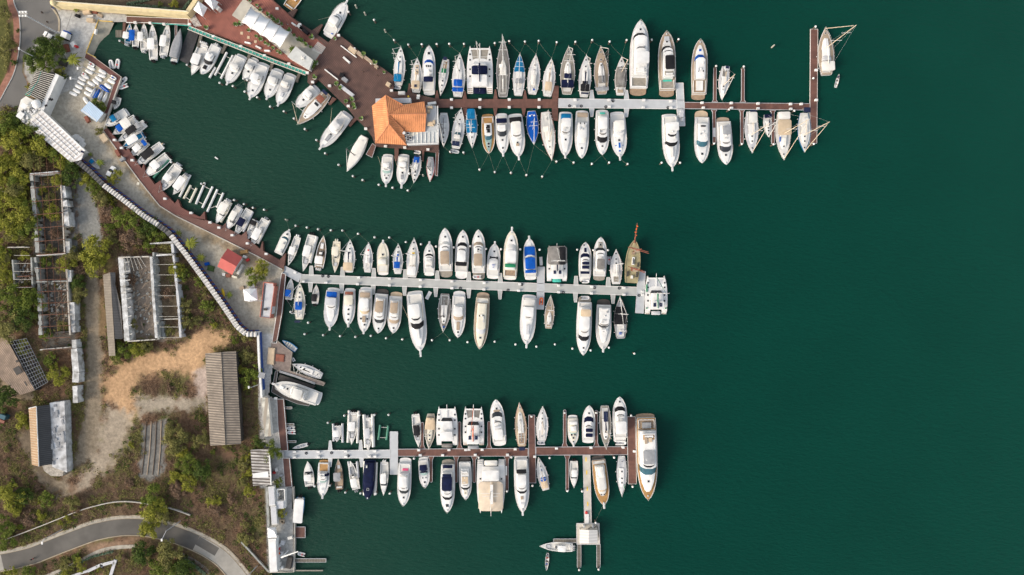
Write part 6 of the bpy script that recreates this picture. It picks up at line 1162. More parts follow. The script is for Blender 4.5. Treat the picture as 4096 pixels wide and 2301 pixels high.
# --- white marquee on the promenade
mt('stone', (.46, .43, .36), .85, .12, .5, detail=8)
m = MB(); m.prism(polyW([(975,-6),(1105,95),(1282,212),(1260,245),(1235,280),(1160,232),(1060,150),(928,62)], 1.42), 1.3, 1.46); obj('stone_plinth', m, 'stone', label='pale stone platform under and around the white marquee', cat='platform')
r = Rel('marquee', 'long white tensile marquee with four arched ribs on the promenade', 1055, 105, 'marquee', 1.46)
ax0, ax1 = (985,60), (1140,160)
d = Vector((ax1[0]-ax0[0], ax1[1]-ax0[1])).normalized(); nn = Vector((-d.y, d.x)); Lm = math.hypot(ax1[0]-ax0[0], ax1[1]-ax0[1]); rr = []; N = 24
for i in range(N+1):
    q = i/N; c = Vector(ax0)+d*Lm*q; wv = 38-6.0*abs(math.sin(q*math.pi*4))*1.0; hv = 4.4+.5*(1-abs(math.sin(q*math.pi*4)))
    ring = []
    for k in range(9):
        a = math.pi*k/8; p = c+nn*wv*math.cos(a); z = 1.46+2.0+hv*math.sin(a)*.75
        ring.append(W(p.x, p.y, z))
    rr.append(ring)
m = MB(); m.rings(rr, closed=False, cap0=False, cap1=False); mt('tent', (.82,.82,.81), .6, .03, .3); r.part('canopy', m, 'tent', True); m = MB()
for i in (0, 6, 12, 18, 24): m.path([(v[0], v[1], v[2]+.08) for v in rr[i]], .12, 5)
r.part('rib', m, 'alu')
m = MB()
for i in (0, 8, 16, 24):
    for k in (0, 8): v = rr[i][k]; m.tube((v[0], v[1], 1.46), (v[0], v[1], v[2]), .1, n=6)
r.part('post', m, 'alu')
r = Rel('kiosk', 'flat grey white roofed kiosk at the right end of the marquee', 1200, 230); P_ = [(1182,188),(1250,240),(1236,277),(1153,228)]
r.part('wall', walls(P_, 1.4, 4.2), 'gel2'); m = MB(); m.prism(polyW([(1183,186),(1252,240),(1237,280),(1150,228)], 4.3), 4.2, 4.4); r.part('roof', m, mt('membrane', (.52,.53,.50), .7, .1, .7)); m = MB(); p = W(1212,232,4.5); m.box((p.x, p.y, 4.5), (1.2, .4, .3), .7); m.box((p.x, p.y, 4.6), (.3, 1.3, .3), .7); r.part('roof_vent', m, 'canvas')
# --- tents
def tent(label, poly, h0=2.6, h1=4.6, apex=None, z=ZL):
    cx = sum(p[0] for p in poly)/len(poly); cy = sum(p[1] for p in poly)/len(poly); r = Rel('tent', label, cx, cy, 'tent', z); ap = apex or (cx, cy); A = W(ap[0], ap[1], z+h1); m = MB(); n = len(poly)
    for i in range(n): a = W(*poly[i], z+h0); b = W(*poly[(i+1) % n], z+h0); m.add([a, b, A], [(0, 1, 2)]); m.add([a, b, (b.x, b.y, b.z-.4), (a.x, a.y, a.z-.4)], [(3, 2, 1, 0)])
    r.part('canopy', m, 'tent'); m = MB()
    for p in poly: a = W(*p, z+h0); m.tube((a.x, a.y, z), (a.x, a.y, z+h0), .07, n=6)
    r.part('pole', m, 'alu'); return r
tent('white pyramid tent beside the red framed building', [(973,1158),(1000,1154),(1026,1155),(1031,1200),(1000,1207),(978,1203)], apex=(1000,1180))
tent('white pyramid tent on the promenade beside the fort corner', [(772,38),(793,4),(828,30),(810,66)], apex=(802,50) if 0 else (801,34), z=1.36)
tent('beige patched tent next to the white promenade tent', [(818,4),(834,-16),(873,8),(852,40)], apex=(846,8), z=1.36)
tent('white pyramid tent above the long white shed at the bottom quay', [(1070,2112),(1102,2110),(1108,2150),(1072,2152)], apex=(1097,2125))
# --- fort wall
mt('fort', (.64, .53, .30), .85, .10, .6)
r = Rel('fort_wall', 'cream yellow fort wall with rounded turret at the top left', 500, 35, 'wall'); m = MB(); strip(m, [(222,12),(300,18),(500,33),(748,52)], 18, ZL, ZL+3.2); r.part('rampart', m, 'fort')
m = MB(); strip(m, [(744,54),(775,10),(800,-40)], 16, ZL, ZL+3.24); r.part('rampart_return', m, 'fort'); m = MB(); p = W(213,11,ZL+3.4); m.tube((p.x, p.y, ZL), (p.x, p.y, ZL+3.3), .95, .95, 16); m.sphere((p.x, p.y, ZL+3.3), .98, 16, 8, .8, -.05); r.part('turret', m, 'fort', True)
m = MB(); strip(m, offs([(222,12),(300,18),(500,33),(748,52)], -7), 2, ZL+3.2, ZL+3.7); r.part('parapet', m, 'cream')
# --- teal pipe bridge
r = Rel('pipe_bridge', 'pale frame bridge with teal pipes along the promenade edge', 980, 190, 'bridge', 1.3)
for off in (0, 13):
    m = MB(); pts = [(756,104-off*.0+off),(850,142+off),(980,192+off),(1100,240+off),(1160,262+off),(1228,288+off)]; pts = [(x-off*.4, y) for x, y in pts]; m.path([W(x, y, 2.0) for x, y in pts], .16, 5); r.part('side_beam', m, 'pale')
m = MB()
for i in range(34): t = i/33; x = 756+t*470; y = 106+t*182; m.tube(W(x, y, 2.05), W(x-5, y+12, 2.05), .09, n=4)
r.part('cross_bar', m, 'pale')
mt('teal', (.02, .38, .30), .5, .15, 1)
for k in range(3):
    m = MB(); m.path([W(758+t*46.8-2*k, 108+k*3.4+t*18.1, 1.85) for t in range(11)], .14, 5); r.part('pipe', m, 'teal', True)
m = MB(); m.path([W(x, y, 1.9) for x, y in [(600,92),(650,96),(700,99),(756,104)]], .12, 5); r.part('pipe', m, 'teal')
# lattice panels
for lb, P_ in (('pink and white lattice floor square at the left end of the promenade', [(754,72),(775,54),(806,104),(780,106)]), ('pink and white lattice floor square at the right end of the promenade', [(1272,168),(1302,190),(1284,216),(1248,200)])):
    m = MB(); a, b, c, d_ = [W(*p, 1.5) for p in P_]
    for i in range(9):
        t = i/8; m.tube(a.lerp(b, t), d_.lerp(c, t), .06, n=4); m.tube(a.lerp(d_, t), b.lerp(c, t), .06, n=4)
    obj('lattice_panel', m, 'canvas', label=lb, cat='panel')
# --- left buildings
r = Rel('slatted_roof_building', 'building with dark slatted pergola roof and white side wall', 170, 345); P_ = [(149,283),(218,292),(212,305),(174,407),(106,373)]
r.part('wall', walls(P_, ZL, ZL+3.6), mt('shade', (.05,.045,.04), .9, .2, 1)); m = MB()
for i in range(15): t = i/14; a = W(149-43*t, 284+88*t, ZL+3.9); b = W(217-43*t, 300+108*t, ZL+3.9); m.tube(a, b, .12, n=4)
r.part('roof_slat', m, 'pale'); m = MB(); strip(m, [(230,298),(215,330),(163,448)], 17, ZL, ZL+3.7); r.part('side_wall', m, 'gel')
m = MB(); m.path([W(x, y, ZL+4.4) for x, y in [(165,285),(150,330),(115,370),(102,378),(118,385),(140,340)]], .07, 4); r.part('cable', m, 'teal')
for x, y in [(199,397),(207,399),(184,423)]: m = MB(); p = W(x, y, ZL+3.8); m.box((p.x, p.y, ZL+3.75), (.8, .6, .14), .4); r.part('skylight', m, 'black')
r = Rel('rooftop_terrace', 'cluttered white rooftop terrace with a round dome umbrella', 110, 450); P_ = [(84,400),(104,385),(168,420),(166,440),(112,503),(64,468)]
r.part('wall', walls(P_, ZL, ZL+3.2), 'canvas'); m = MB(); p = W(140,414,ZL+5); m.sphere((p.x, p.y, ZL+4.2), 1.45, 16, 8, .55, 0); r.part('umbrella', m, 'cap', True)
random.seed(5)
for i in range(34):
    q, s_ = random.random(), random.random(); x = 76+q*75+(s_-.5)*20; y = 470-q*55+s_*32-8; p = W(x, y, ZL+3.6); m = MB(); m.box((p.x, p.y, ZL+3.45), (.4+random.random()*.9, .3+random.random()*.7, .5), random.random()*3); m.box((p.x+.2, p.y, ZL+3.75), (.3, .5, .12), random.random()*3); r.part('roof_unit', m, random.choice(['cap', 'lgrey', 'gel', 'gel', 'grey']))
for x, y, w_, h_ in [(98,425,24,20),(84,462,24,26)]: m = MB(); p = W(x, y, ZL+4); m.box((p.x, p.y, ZL+4.2), (w_*S, h_*S, .14), -.6); r.part('shade_panel', m, 'gel')
stripe('corr_white', (.68, .67, .65), (.48, .45, .42), R(-52), 1.25, .6, .05, .35, .2)
r = Rel('long_white_shed', 'long shed with pale corrugated translucent roof above the ruins', 225, 540); P_ = [(165,440),(339,605),(325,640),(283,649),(112,503)]
r.part('wall', walls([(167,444),(334,606),(284,645),(116,503)], ZL, ZL+3.4), 'gel2'); m = MB(); m.prism(polyW(P_, ZL+3.6), ZL+3.4, ZL+3.6); r.part('roof', m, 'corr_white'); m = MB()
for t in (.28, .5, .75): a = W(165-53*t, 440+63*t, ZL+3.75); b = W(332-49*t, 600+49*t, ZL+3.75); m.tube(a, b, .09, n=4)
strip(m, [(165,440),(339,604)], 5, ZL+3.4, ZL+3.8); r.part('roof_rail', m, 'cap'); m = MB(); p = W(330,608,ZL+3.8); m.box((p.x, p.y, ZL+3.7), (1.1, .5, .14), -.3); r.part('vent', m, 'navy')
stripe('corr_blue', (.34, .45, .57), (.29, .39, .50), R(38), .6, .7, .01, .5, .1)
r = Rel('blue_roof_shed', 'small shed with pale blue corrugated roof by the terrace', 366, 447); r.part('wall', walls([(358,410),(408,452),(384,484),(328,443)], ZL, ZL+2.6), 'gel2'); m = MB(); face(m, [(358,405,ZL+3.3),(415,453,ZL+3.3),(387,489,ZL+2.5),(322,443,ZL+2.5)]); r.part('roof', m, 'corr_blue')
# --- covered wall with scalloped white roofing
def coverwall(label, pts, w, mat, z=ZL+2.9, fence=True, slabs=0):
    r = Rel('covered_wall', label, *pts[0], 'wall'); m = MB(); strip(m, pts, w*.55, ZL, z-.3); r.part('wall', m, 'dark'); tot = 0; m = MB()
    P_ = [Vector(p) for p in pts]
    for a, b in zip(P_[:-1], P_[1:]):
        L = (b-a).length; n = max(1, int(L/11.5)); d = (b-a)/L; nr = Vector((-d.y, d.x))
        for i in range(n):
            p = a+d*L*(i/n); q = a+d*L*((i+.93)/n); 
            for (u0, u1, h0, h1) in ((0, .5, 0, .28), (.5, 1, .28, .0)):
                A = p+(q-p)*u0; B = p+(q-p)*u1; face(m, [((A+nr*w/2).x, (A+nr*w/2).y, z+h0), ((A-nr*w/2).x, (A-nr*w/2).y, z+h0+.1), ((B-nr*w/2).x, (B-nr*w/2).y, z+h1+.1), ((B+nr*w/2).x, (B+nr*w/2).y, z+h1)])
    m.f += [f[::-1] for f in m.f]; m.m = [0]*len(m.f); m.f = m.f[:len(m.f)//2]; m.m = m.m[:len(m.f)]
    r.part('roof_sheet', m, mat)
    m = MB()
    for a, b in zip(P_[:-1], P_[1:]):
        L = (b-a).length; n = max(1, int(L/11.5)); d = (b-a)/L; nr = Vector((-d.y, d.x))
        for i in range(n): p = a+d*L*(i/n)-nr*w*.38; q = W(p.x, p.y, z+.35); m.box((q.x, q.y, z+.3), (.28, .28, .25))
    r.part('bolt', m, 'dark')
    if fence:
        m = MB(); m2 = MB(); fp = offs(pts, -(w/2+4)); P2 = [Vector(p) for p in fp]; k = 0
        for a, b in zip(P2[:-1], P2[1:]):
            L = (b-a).length; n = max(1, int(L/9))
            for i in range(n):
                p = a+(b-a)*(i/n); q = a+(b-a)*((i+1)/n); strip(m if k % 2 else m2, [tuple(p), tuple(q)], 3.2, ZL+.3, ZL+1.9); k += 1
        r.part('blue_banner', m, 'navyb' if 'navyb' in MATS else mt('navyb', (.015,.06,.25), .7, .1, 1)); r.part('brown_banner', m2, mt('brownb', (.14,.05,.04), .7, .1, 1))
    return r
mt('sheetw', (.50, .49, .465), .7, .18, 1.0); mt('sheetd', (.085, .085, .085), .8, .2, 1)
coverwall('dark grey roofed start of the long boundary wall', [(304,640),(355,682),(412,738)], 21, 'sheetd')
coverwall('white scalloped upper stretch of the long boundary wall', [(414,740),(498,803),(575,863),(634,900)], 21, 'sheetw')
coverwall('short dark bend of the long boundary wall', [(636,902),(668,925),(682,940)], 22, 'sheetd')
coverwall('white scalloped lower stretch of the long boundary wall down to the quay', [(684,942),(747,1022),(818,1119),(885,1212),(950,1308),(985,1337),(1030,1337)], 21, 'sheetw')
r = Rel('quay_wall', 'thin white wall with blue side beside the quay lane', 1038, 1450, 'wall'); m = MB(); strip(m, [(1031,1326),(1036,1450),(1046,1592)], 8, ZL, ZL+2.2); r.part('wall', m, 'cap'); m = MB(); strip(m, [(1038,1330),(1043,1450),(1052,1560)], 5, ZL, ZL+1.5); r.part('blue_side', m, 'navyb')
m = MB(); p = W(1045,1502,ZL+3); m.box((p.x, p.y, ZL+2.6), (2.0, 1.8, .12), -.25); r.part('banner', m, 'grey')
r = Rel('corrugated_lean_to', 'long dirty white lean-to roof along the quay lane', 1065, 1660); r.part('wall', walls([(1046,1595),(1070,1595),(1083,1742),(1060,1742)], ZL, ZL+2.4), 'canvas'); m = MB(); face(m, [(1044,1592,ZL+2.6),(1072,1591,ZL+2.5),(1086,1745,ZL+2.5),(1059,1747,ZL+2.6)]); r.part('roof', m, stripe('dirtyroof', (.52,.50,.42), (.36,.31,.24), R(-6), 2.0, .8, .02, .15, .4))
# --- red roof house
mt('redroof', (.42, .085, .07), .75, .08, .4)
r = Rel('red_roof_house', 'small house with red gable roof beside the quay', 920, 1047); r.part('wall', walls([(914,1002),(962,1036),(927,1090),(876,1064)], ZL, ZL+2.5), 'gel'); m = MB(); face(m, [(911,994,ZL+2.5),(970,1030,ZL+2.5),(946,1066,ZL+4.2),(884,1032,ZL+4.2)]); face(m, [(884,1032,ZL+4.2),(946,1066,ZL+4.2),(929,1100,ZL+2.5),(870,1067,ZL+2.5)]); r.part('roof', m, 'redroof')
r = Rel('red_framed_building', 'long flat white roof with red parapet by the quay boardwalk', 1065, 1200); m = MB(); m.prism(polyW([(1056,1132),(1094,1134),(1096,1146),(1088,1250),(1080,1272),(1040,1268)], ZL+2.6), ZL, ZL+2.6); r.part('roof', m, 'lgrey'); m = MB(); fr = [(1055,1130),(1094,1134),(1093,1144),(1098,1146),(1080,1273),(1040,1268),(1055,1130)]; strip(m, fr, 3, ZL, ZL+3.0); r.part('parapet', m, mt('redframe', (.42,.14,.10), .8, .1, 1)); m = MB(); strip(m, [(1061,1140),(1048,1262)], 2, ZL+2.6, ZL+2.75); p = W(1062,1238,ZL+3); m.box((p.x, p.y, ZL+2.9), (1, .7, .5)); r.part('roof_unit', m, 'dark')
m = MB(); strip(m, [(1103,1140),(1097,1200),(1090,1262)], 9, ZL, ZL+.5); obj('green_strip', m, mt('hedgeg', (.05,.09,.02), .9, .3, 1.5), label='narrow planted strip between red framed building and boardwalk', cat='planter')
mt('bark', (.12,.09,.065), .9, .25, 2)
# --- big corrugated roof
stripe('corr_big', (.27, .225, .175), (.165, .138, .11), R(87), .80, .85, .12, .5, .3)
r = Rel('corrugated_hall', 'large hall with weathered grey brown corrugated roof in the scrub', 893, 1594); r.part('wall', walls([(824,1420),(941,1410),(960,1770),(845,1778)], ZL, ZL+3.5), 'dark'); m = MB(); face(m, [(821,1414,ZL+3.6),(886,1409,ZL+4.6),(903,1780,ZL+4.6),(841,1783,ZL+3.6)]); face(m, [(886,1409,ZL+4.6),(944,1405,ZL+3.6),(965,1776,ZL+3.6),(903,1780,ZL+4.6)]); rf = r.part('roof', m, 'corr_big'); m = MB(); m.tube(W(886,1409,ZL+4.65), W(903,1780,ZL+4.65), .12, n=5); r.sub(rf, 'ridge', m, 'dark')
# --- dark and orange roof building
r = Rel('long_gabled_building', 'gabled building with sunlit and shaded slopes painted ochre and black, white terrace', 165, 1745); m = MB(); m.prism(polyW([(199,1612),(258,1605),(268,1890),(210,1868)], ZL+3.2), ZL, ZL+3.2); r.part('terrace', m, mt('dirtywhite', (.36,.36,.35), .85, .25, .5, rgb2=(.66,.67,.67), detail=9))
m = MB(); face(m, [(115,1634,ZL+3.4),(146,1626,ZL+5.6),(156,1866,ZL+5.6),(128,1859,ZL+3.4)]); r.part('roof', m, stripe('sunlit_roof', (.34,.255,.165), (.30,.18,.09), R(92), .8, .8, .05, .4, .2), label='roof slope with sunlight painted in as ochre'); m = MB(); face(m, [(146,1626,ZL+5.6),(199,1620,ZL+3.4),(212,1856,ZL+3.4),(156,1866,ZL+5.6)]); r.part('roof_slope', m, stripe('shaded_roof', (.07,.07,.07), (.04,.04,.04), R(92), .6, .8, .04, .4, .2), label='roof slope with shade painted in as black')  # sun and shade on the gable are put into the slope colours
m = MB(); m.prism(polyW([(117,1632),(199,1622),(210,1856),(130,1860)], ZL+3.2), ZL, ZL+3.3); r.part('wall', m, 'dark'); m = MB(); m.path([W(x, y, ZL+5.7) for x, y in [(115,1634),(146,1626),(156,1866)]], .14, 4); r.part('ridge', m, 'cap')
m = MB(); m.prism(polyW([(168,1860),(262,1856),(250,1905),(205,1905),(178,1885)], ZL+1.6), ZL, ZL+1.6); r.part('rubble_slab', m, mt('rubble', (.36,.33,.28), .9, .35, 1.6))
random.seed(8); m = MB()
for i in range(26): x = 205+random.random()*52; y = 1620+random.random()*240; p = W(x, y, ZL+3.3); m.box((p.x, p.y, ZL+3.25), (.3+random.random()*.8, .2+random.random()*1.6, .15+random.random()*.5), random.random()*.3)
r.part('roof_debris', m, 'grey')['kind'] = 'stuff'
r = Rel('tilted_brown_building', 'building with tilted brown tin roof at the left edge', 60, 1480); m = MB(); m.prism(polyW([(28,1362),(140,1562),(81,1577),(-20,1470),(-20,1380)], ZL+3.2), ZL, ZL+3.2); r.part('wall', m, 'shade'); m = MB(); face(m, [(28,1358,ZL+3.3),(140,1562,ZL+3.3),(83,1580,ZL+3.9),(-40,1480,ZL+3.9),(-40,1390,ZL+3.7)]); r.part('roof', m, stripe('tin', (.30,.22,.155), (.22,.16,.115), R(35), .5, .8, .03, .5, .45))
m = MB()
for x, y, a_, b_ in [(72,1482,26,30),(104,1535,5,20),(70,1445,10,9)]: p = W(x, y, ZL+3.8); m = MB(); m.box((p.x, p.y, ZL+3.85), (a_*S, b_*S, .06), .5); r.part('roof_hole', m, 'dark')
pass
def frame_roof(name, label, poly, nu, nv, z, rr_=.1, mat='rusty', floor=None, wallm=None, wall_h=0, wt=5):
    a, b, c, d_ = [W(*p, z) for p in poly]; cx = sum(p[0] for p in poly)/4; cy = sum(p[1] for p in poly)/4; r = Rel(name, label, cx, cy, 'ruin'); m = MB()
    for i in range(nu+1): t = i/nu; m.tube(a.lerp(b, t), d_.lerp(c, t), rr_, n=4)
    for i in range(nv+1): t = i/nv; m.tube(a.lerp(d_, t), b.lerp(c, t), rr_*.9, n=4)
    r.part('roof_frame', m, mat)
    if wallm:
        for i in range(4): m = MB(); strip(m, [poly[i], poly[(i+1) % 4]], wt, ZL, ZL+wall_h); r.part('wall', m, wallm)
    if floor: m = MB(); m.prism(polyW(poly, ZL+.1), ZL, ZL+.1); r.part('floor', m, floor)
    return r
frame_roof('lattice_roof', 'black ruined roof lattice beside the tilted brown roof', [(42,1366),(106,1354),(192,1528),(140,1558)], 6, 13, ZL+3.2, .06, 'grey', 'shade')
# ruined halls
mt('whitewall', (.34, .335, .31), .85, .22, .6, rgb2=(.70,.71,.70), detail=9); mt('greywall', (.30,.31,.29), .9, .25, .6)
def ragged(m, pts, w, h, soft=False):                  # a broken wall top: uneven lengths, widths and heights
    for a, b in zip(pts[:-1], pts[1:]):
        L = math.hypot(b[0]-a[0], b[1]-a[1]); n = max(1, int(L/random.uniform(8, 22))); hh = h
        for i in range(n):
            q0, q1 = i/n, (i+1)/n; P0 = (a[0]+(b[0]-a[0])*q0, a[1]+(b[1]-a[1])*q0); P1 = (a[0]+(b[0]-a[0])*q1, a[1]+(b[1]-a[1])*q1); k = random.random(); hh = h*(1 if k > (.1 if soft else .3) else random.uniform(.3, .85)); ww = w*(1 if w < 8 else (random.choice((1, 1, 1, 1, .9)) if soft else random.choice((1, 1, .9, .75, .55))))
            strip(m, [P0, P1], ww, ZL, ZL+hh+i*.004)
def ruin(label, wl, frames, sc_=ZL+3.4, debris=None):
    x, y = wl[0][0][0]; r = Rel('ruined_hall', label, x, y, 'ruin')
    for pts, w, h, mat in wl: m = MB(); ragged(m, pts, w, h, mat == 'whitewall'); r.part('wall', m, mat)
    for (p0, p1), (q0, q1), n, mat, rad in frames:
        m = MB()
        for i in range(n+1): t = i/n; a = W(p0[0]+(p1[0]-p0[0])*t, p0[1]+(p1[1]-p0[1])*t, sc_+.1); b = W(q0[0]+(q1[0]-q0[0])*t, q0[1]+(q1[1]-q0[1])*t, sc_+.1); m.tube(a, b, rad, n=4)
        r.part('rafter', m, mat)
    if debris:
        x0, y0, x1, y1, n = debris; m = MB()
        for i in range(n): p = W(random.uniform(x0, x1), random.uniform(y0, y1), ZL+1); a = random.gauss(.9, .5); L = random.uniform(.8, 3.6); m.tube((p.x, p.y, ZL+.2+random.random()), (p.x+L*math.cos(a), p.y+L*math.sin(a), ZL+.2+random.random()*1.4), .07, n=4)
        r.part('fallen_beam', m, 'tan')['kind'] = 'stuff'; m = MB()
        for i in range(n): p = W(random.uniform(x0, x1), random.uniform(y0, y1), ZL+1); m.box((p.x, p.y, ZL+.15), (.2+random.random()*.9, .2+random.random()*.7, .3+random.random()*.6), random.random()*3)
        r.part('rubble_block', m, 'greywall')['kind'] = 'stuff'
    return r
ruin('northern half of the long roofless hall among yellow green trees', [([(125,700),(140,860),(150,1010)],17,3.0,'greywall'),([(120,698),(232,688)],8,3.2,'whitewall'),([(250,745),(265,860),(268,905)],20,3.0,'whitewall'),([(268,955),(270,1012)],20,3.0,'whitewall'),([(244,740),(258,1010)],4,3.3,'pale'),([(146,1022),(262,1013)],5,3.2,'whitewall')],
     [(((118,700),(146,1020)),((240,690),(262,1012)),6,'rusty',.1),(((132,630),(240,630)),((160,1020),(262,1012)),4,'rusty',.07)])
ruin('southern half of the long roofless hall with rubble rooms', [([(140,1030),(156,1150),(162,1340)],16,3.0,'greywall'),([(276,1082),(278,1128)],17,3.0,'whitewall'),([(288,1210),(292,1330)],19,3.0,'whitewall'),([(296,1360),(298,1392)],18,3,'whitewall'),([(296,1395),(304,1490),(302,1530)],26,3.0,'whitewall'),([(300,1545),(302,1612)],20,3,'whitewall'),([(265,1060),(272,1180),(280,1340)],6,3.3,'pale'),([(160,1400),(275,1390)],4,3.2,'pale'),([(145,1128),(272,1124)],4,3,'greywall'),([(222,1332),(284,1326)],8,3.3,'shade')],
     [(((142,1075),(170,1400)),((265,1070),(285,1395)),7,'rusty',.09),(((160,1030),(262,1030)),((175,1345),(285,1335)),4,'rusty',.07)], debris=(160,1130,265,1290,45))
ruin('fallen sheds at the left end of the roofless hall', [([(50,1040),(58,1140)],6,2.6,'greywall'),([(44,1150),(130,1145)],4,2.6,'rusty'),([(44,1108),(120,1104)],3,2.6,'orange' if 0 else 'rusty'),([(30,990),(110,988)],3,2.4,'pale'),([(125,1030),(130,1150)],6,2.6,'greywall')], [(((55,990),(60,1150)),((120,990),(128,1150)),5,'pale',.06)], debris=(48,1060,125,1148,30))
ruin('roofless hall with two thick white beams and fallen rafters', [([(483,1030),(497,1200),(508,1364)],21,3.6,'whitewall'),([(604,1028),(614,1200),(626,1352)],11,3.6,'whitewall'),([(475,1030),(605,1026)],4,3.4,'pale'),([(510,1366),(632,1358)],4,3.4,'pale'),([(613,1010),(634,1358)],7,3.0,'greywall')],
     [(((492,1050),(512,1340)),((518,1048),(530,1335)),8,'canvas',.1),(((497,1032),(560,1030)),((505,1095),(585,1070)),5,'pale',.08)], debris=(515,1060,600,1340,60))
ruin('roofless annex with pale grey wall right of the fallen rafters', [([(688,975),(702,1100),(712,1200),(722,1350)],10,3.0,'lgrey'),([(625,1022),(688,1017)],5,3.0,'whitewall'),([(640,1278),(712,1276)],3,2.8,'pale'),([(648,1285),(655,1355)],14,1.5,'greywall'),([(600,975),(690,968)],4,3.0,'whitewall')],
     [(((625,975),(640,1350)),((690,975),(722,1350)),9,'pale',.06)])
r = Rel('long_brown_roof', 'narrow brown timber roof strip left of the fallen rafters', 440, 1250); m = MB(); face(m, [(412,1100,ZL+2.4),(441,1090,ZL+3.4),(462,1424,ZL+3.4),(436,1424,ZL+2.4)]); r.part('roof', m, stripe('brownstrip', (.22,.19,.15), (.16,.135,.105), R(90), .5, .85, .03, .4, .2)); m = MB(); face(m, [(441,1090,ZL+3.4),(462,1090,ZL+2.7),(462,1130,ZL+2.7),(460,1132,ZL+2.7),(484,1232,ZL+2.7),(492,1356,ZL+2.4),(460,1356,ZL+3.3)]); r.part('roof_slope', m, stripe('brownstrip2', (.13,.125,.12), (.09,.085,.08), R(90), .5, .85, .03, .4, .2)); r.part('wall', walls([(416,1104),(440,1096),(458,1420),(438,1420)], ZL, ZL+2.3), 'dark')
for i in range(4):
    m = MB(); strip(m, [(585+i*20,1685),(578+i*21,1800),(566+i*22,1900)], 2.6, ZL, ZL+.22); obj('foundation_wall', m, 'tan' if i % 2 else 'bark', label='low foundation strip in the row on the dry lot', cat='foundation', group='foundation strips on the dry lot')
# --- bottom quay yard
stripe('corr_rust', (.42, .40, .37), (.10, .085, .07), R(87), .95, .8, .08, .7, .4)
r = Rel('rusty_shed', 'shed with streaky rusty corrugated roof beside the quay tree', 1040, 1870); r.part('wall', walls([(1006,1802),(1070,1798),(1080,1935),(1016,1940)], ZL, ZL+2.8), 'dark'); m = MB(); face(m, [(1002,1800,ZL+3),(1075,1795,ZL+3),(1083,1940,ZL+3),(1012,1944,ZL+3)]); r.part('roof', m, 'corr_rust'); m = MB(); strip(m, [(1076,1800),(1084,1940)], 4, ZL+2.5, ZL+3.3); r.part('gutter', m, 'cap'); m = MB(); m.prism(polyW([(1010,1895),(1072,1886),(1074,1910),(1012,1912)], ZL+3.2), ZL+3.05, ZL+3.12); r.part('white_sheet', m, 'gel')
def box_thing(name, label, cat, x, y, w_, h_, ht, mat, ang=0, z=ZL, trim='lgrey', group=None):
    p = W(x, y, z+ht); root = empty(name, (p.x, p.y, z), -R(ang), label, cat, group); m = MB(); m.box((0, 0, ht/2), (w_*S, h_*S, ht), 0, 0, .96); obj('body', m, mat, root); m = MB(); m.box((0, 0, ht+.04), (w_*S*.86, h_*S*.86, .08)); obj('top', m, trim, root); return root
box_thing('container_office', 'long white container with rounded end in the bottom yard', 'container', 1087, 1985, 25, 78, 2.6, 'gel', -3)
box_thing('container_office', 'second white container below the first in the bottom yard', 'container', 1096, 2062, 24, 76, 2.6, 'gel2', -4)
box_thing('van', 'white van parked beside the white containers', 'van', 1120, 2020, 32, 30, 2.1, 'gel', -2)
box_thing('storage_crate', 'small white crate between containers and concrete yard', 'crate', 1111, 1978, 14, 16, 1.0, 'gel2', 0)
box_thing('long_white_shed', 'long narrow bright white shed along the bottom yard edge', 'shed', 1092, 2222, 31, 134, 2.8, 'cap', -3, trim='gel')
random.seed(11)
for i, (x, y, w_, h_, mm, nm) in enumerate([(1110,2170,8,14,'gel2','machine'),(1118,2182,14,8,'lgrey','machine'),(1130,2172,16,18,'lgrey','tarp_pile'),(1112,2198,10,10,'red','crate'),(1116,2214,18,8,'orange','kayak'),(1126,2216,14,16,'lgrey','machine'),(1113,2240,12,14,'gel','machine'),(1116,2256,16,16,'gel2','machine'),(1128,2272,10,12,'gel','machine'),(1156,2252,22,48,'dark','tarp_pile'),(1160,2152,20,12,'canvas','hull_mould'),(1124,1902,12,8,'grey','bin'),(1104,1880,7,14,'gel','bench'),(1095,1892,10,8,'red','parasol'),(1120,2085,30,12,'beige','timber_pile'),(1130,2090,8,16,'tan','timber_pile')]):
    box_thing(nm, ['pale machine','grey machine','silvery tarp heap','red crate','orange kayak','round grey machine','white machine by shed','cream machine by shed','small white machine','dark tarp heap','beige hull mould','grey bin','white bench','red parasol','beige timber heap','brown timber heap'][i]+' in the bottom quay yard', nm.replace('_', ' '), x, y, w_, h_, .9, mm, random.uniform(-20, 20), trim=mm)
m = MB(); strip(m, [(1108,1958),(1138,1958)], 3, ZL, ZL+1.8); strip(m, [(1138,1958),(1140,2032)], 4, ZL, ZL+1.8); strip(m, [(1107,1958),(1108,2030)], 3, ZL, ZL+1.8); obj('yard_wall', m, 'cap', label='low white wall framing the bottom concrete yard', cat='wall')
m = MB(); strip(m, [(1067,1948),(1074,2110)], 8, ZL, ZL+2.0); strip(m, [(1074,2150),(1078,2290)], 3, ZL, ZL+2.0); obj('boundary_wall', m, 'greywall', label='grey boundary wall behind the white containers', cat='wall')
# crane
r = Rel('boat_crane', 'white slewing boat crane on the bottom quay', 1128, 2228, 'crane'); p = W(1130,2228,ZL+3); m = MB(); m.tube((p.x, p.y, ZL), (p.x, p.y, ZL+3.4), .3, .25, 8); r.part('column', m, 'cap'); m = MB(); m.tube((p.x-.3, p.y, ZL+3.3), W(1193,2206,ZL+4.6), .26, .16, 6); r.part('jib', m, 'cap'); m = MB(); m.tube((p.x, p.y, ZL+3.5), W(1154,2202,ZL+2), .14, n=6); r.part('strut', m, 'lgrey'); m = MB(); m.tube(W(1193,2206,ZL+4.6), W(1199,2212,ZL+.5), .03, n=4); r.part('cable', m, 'dark')
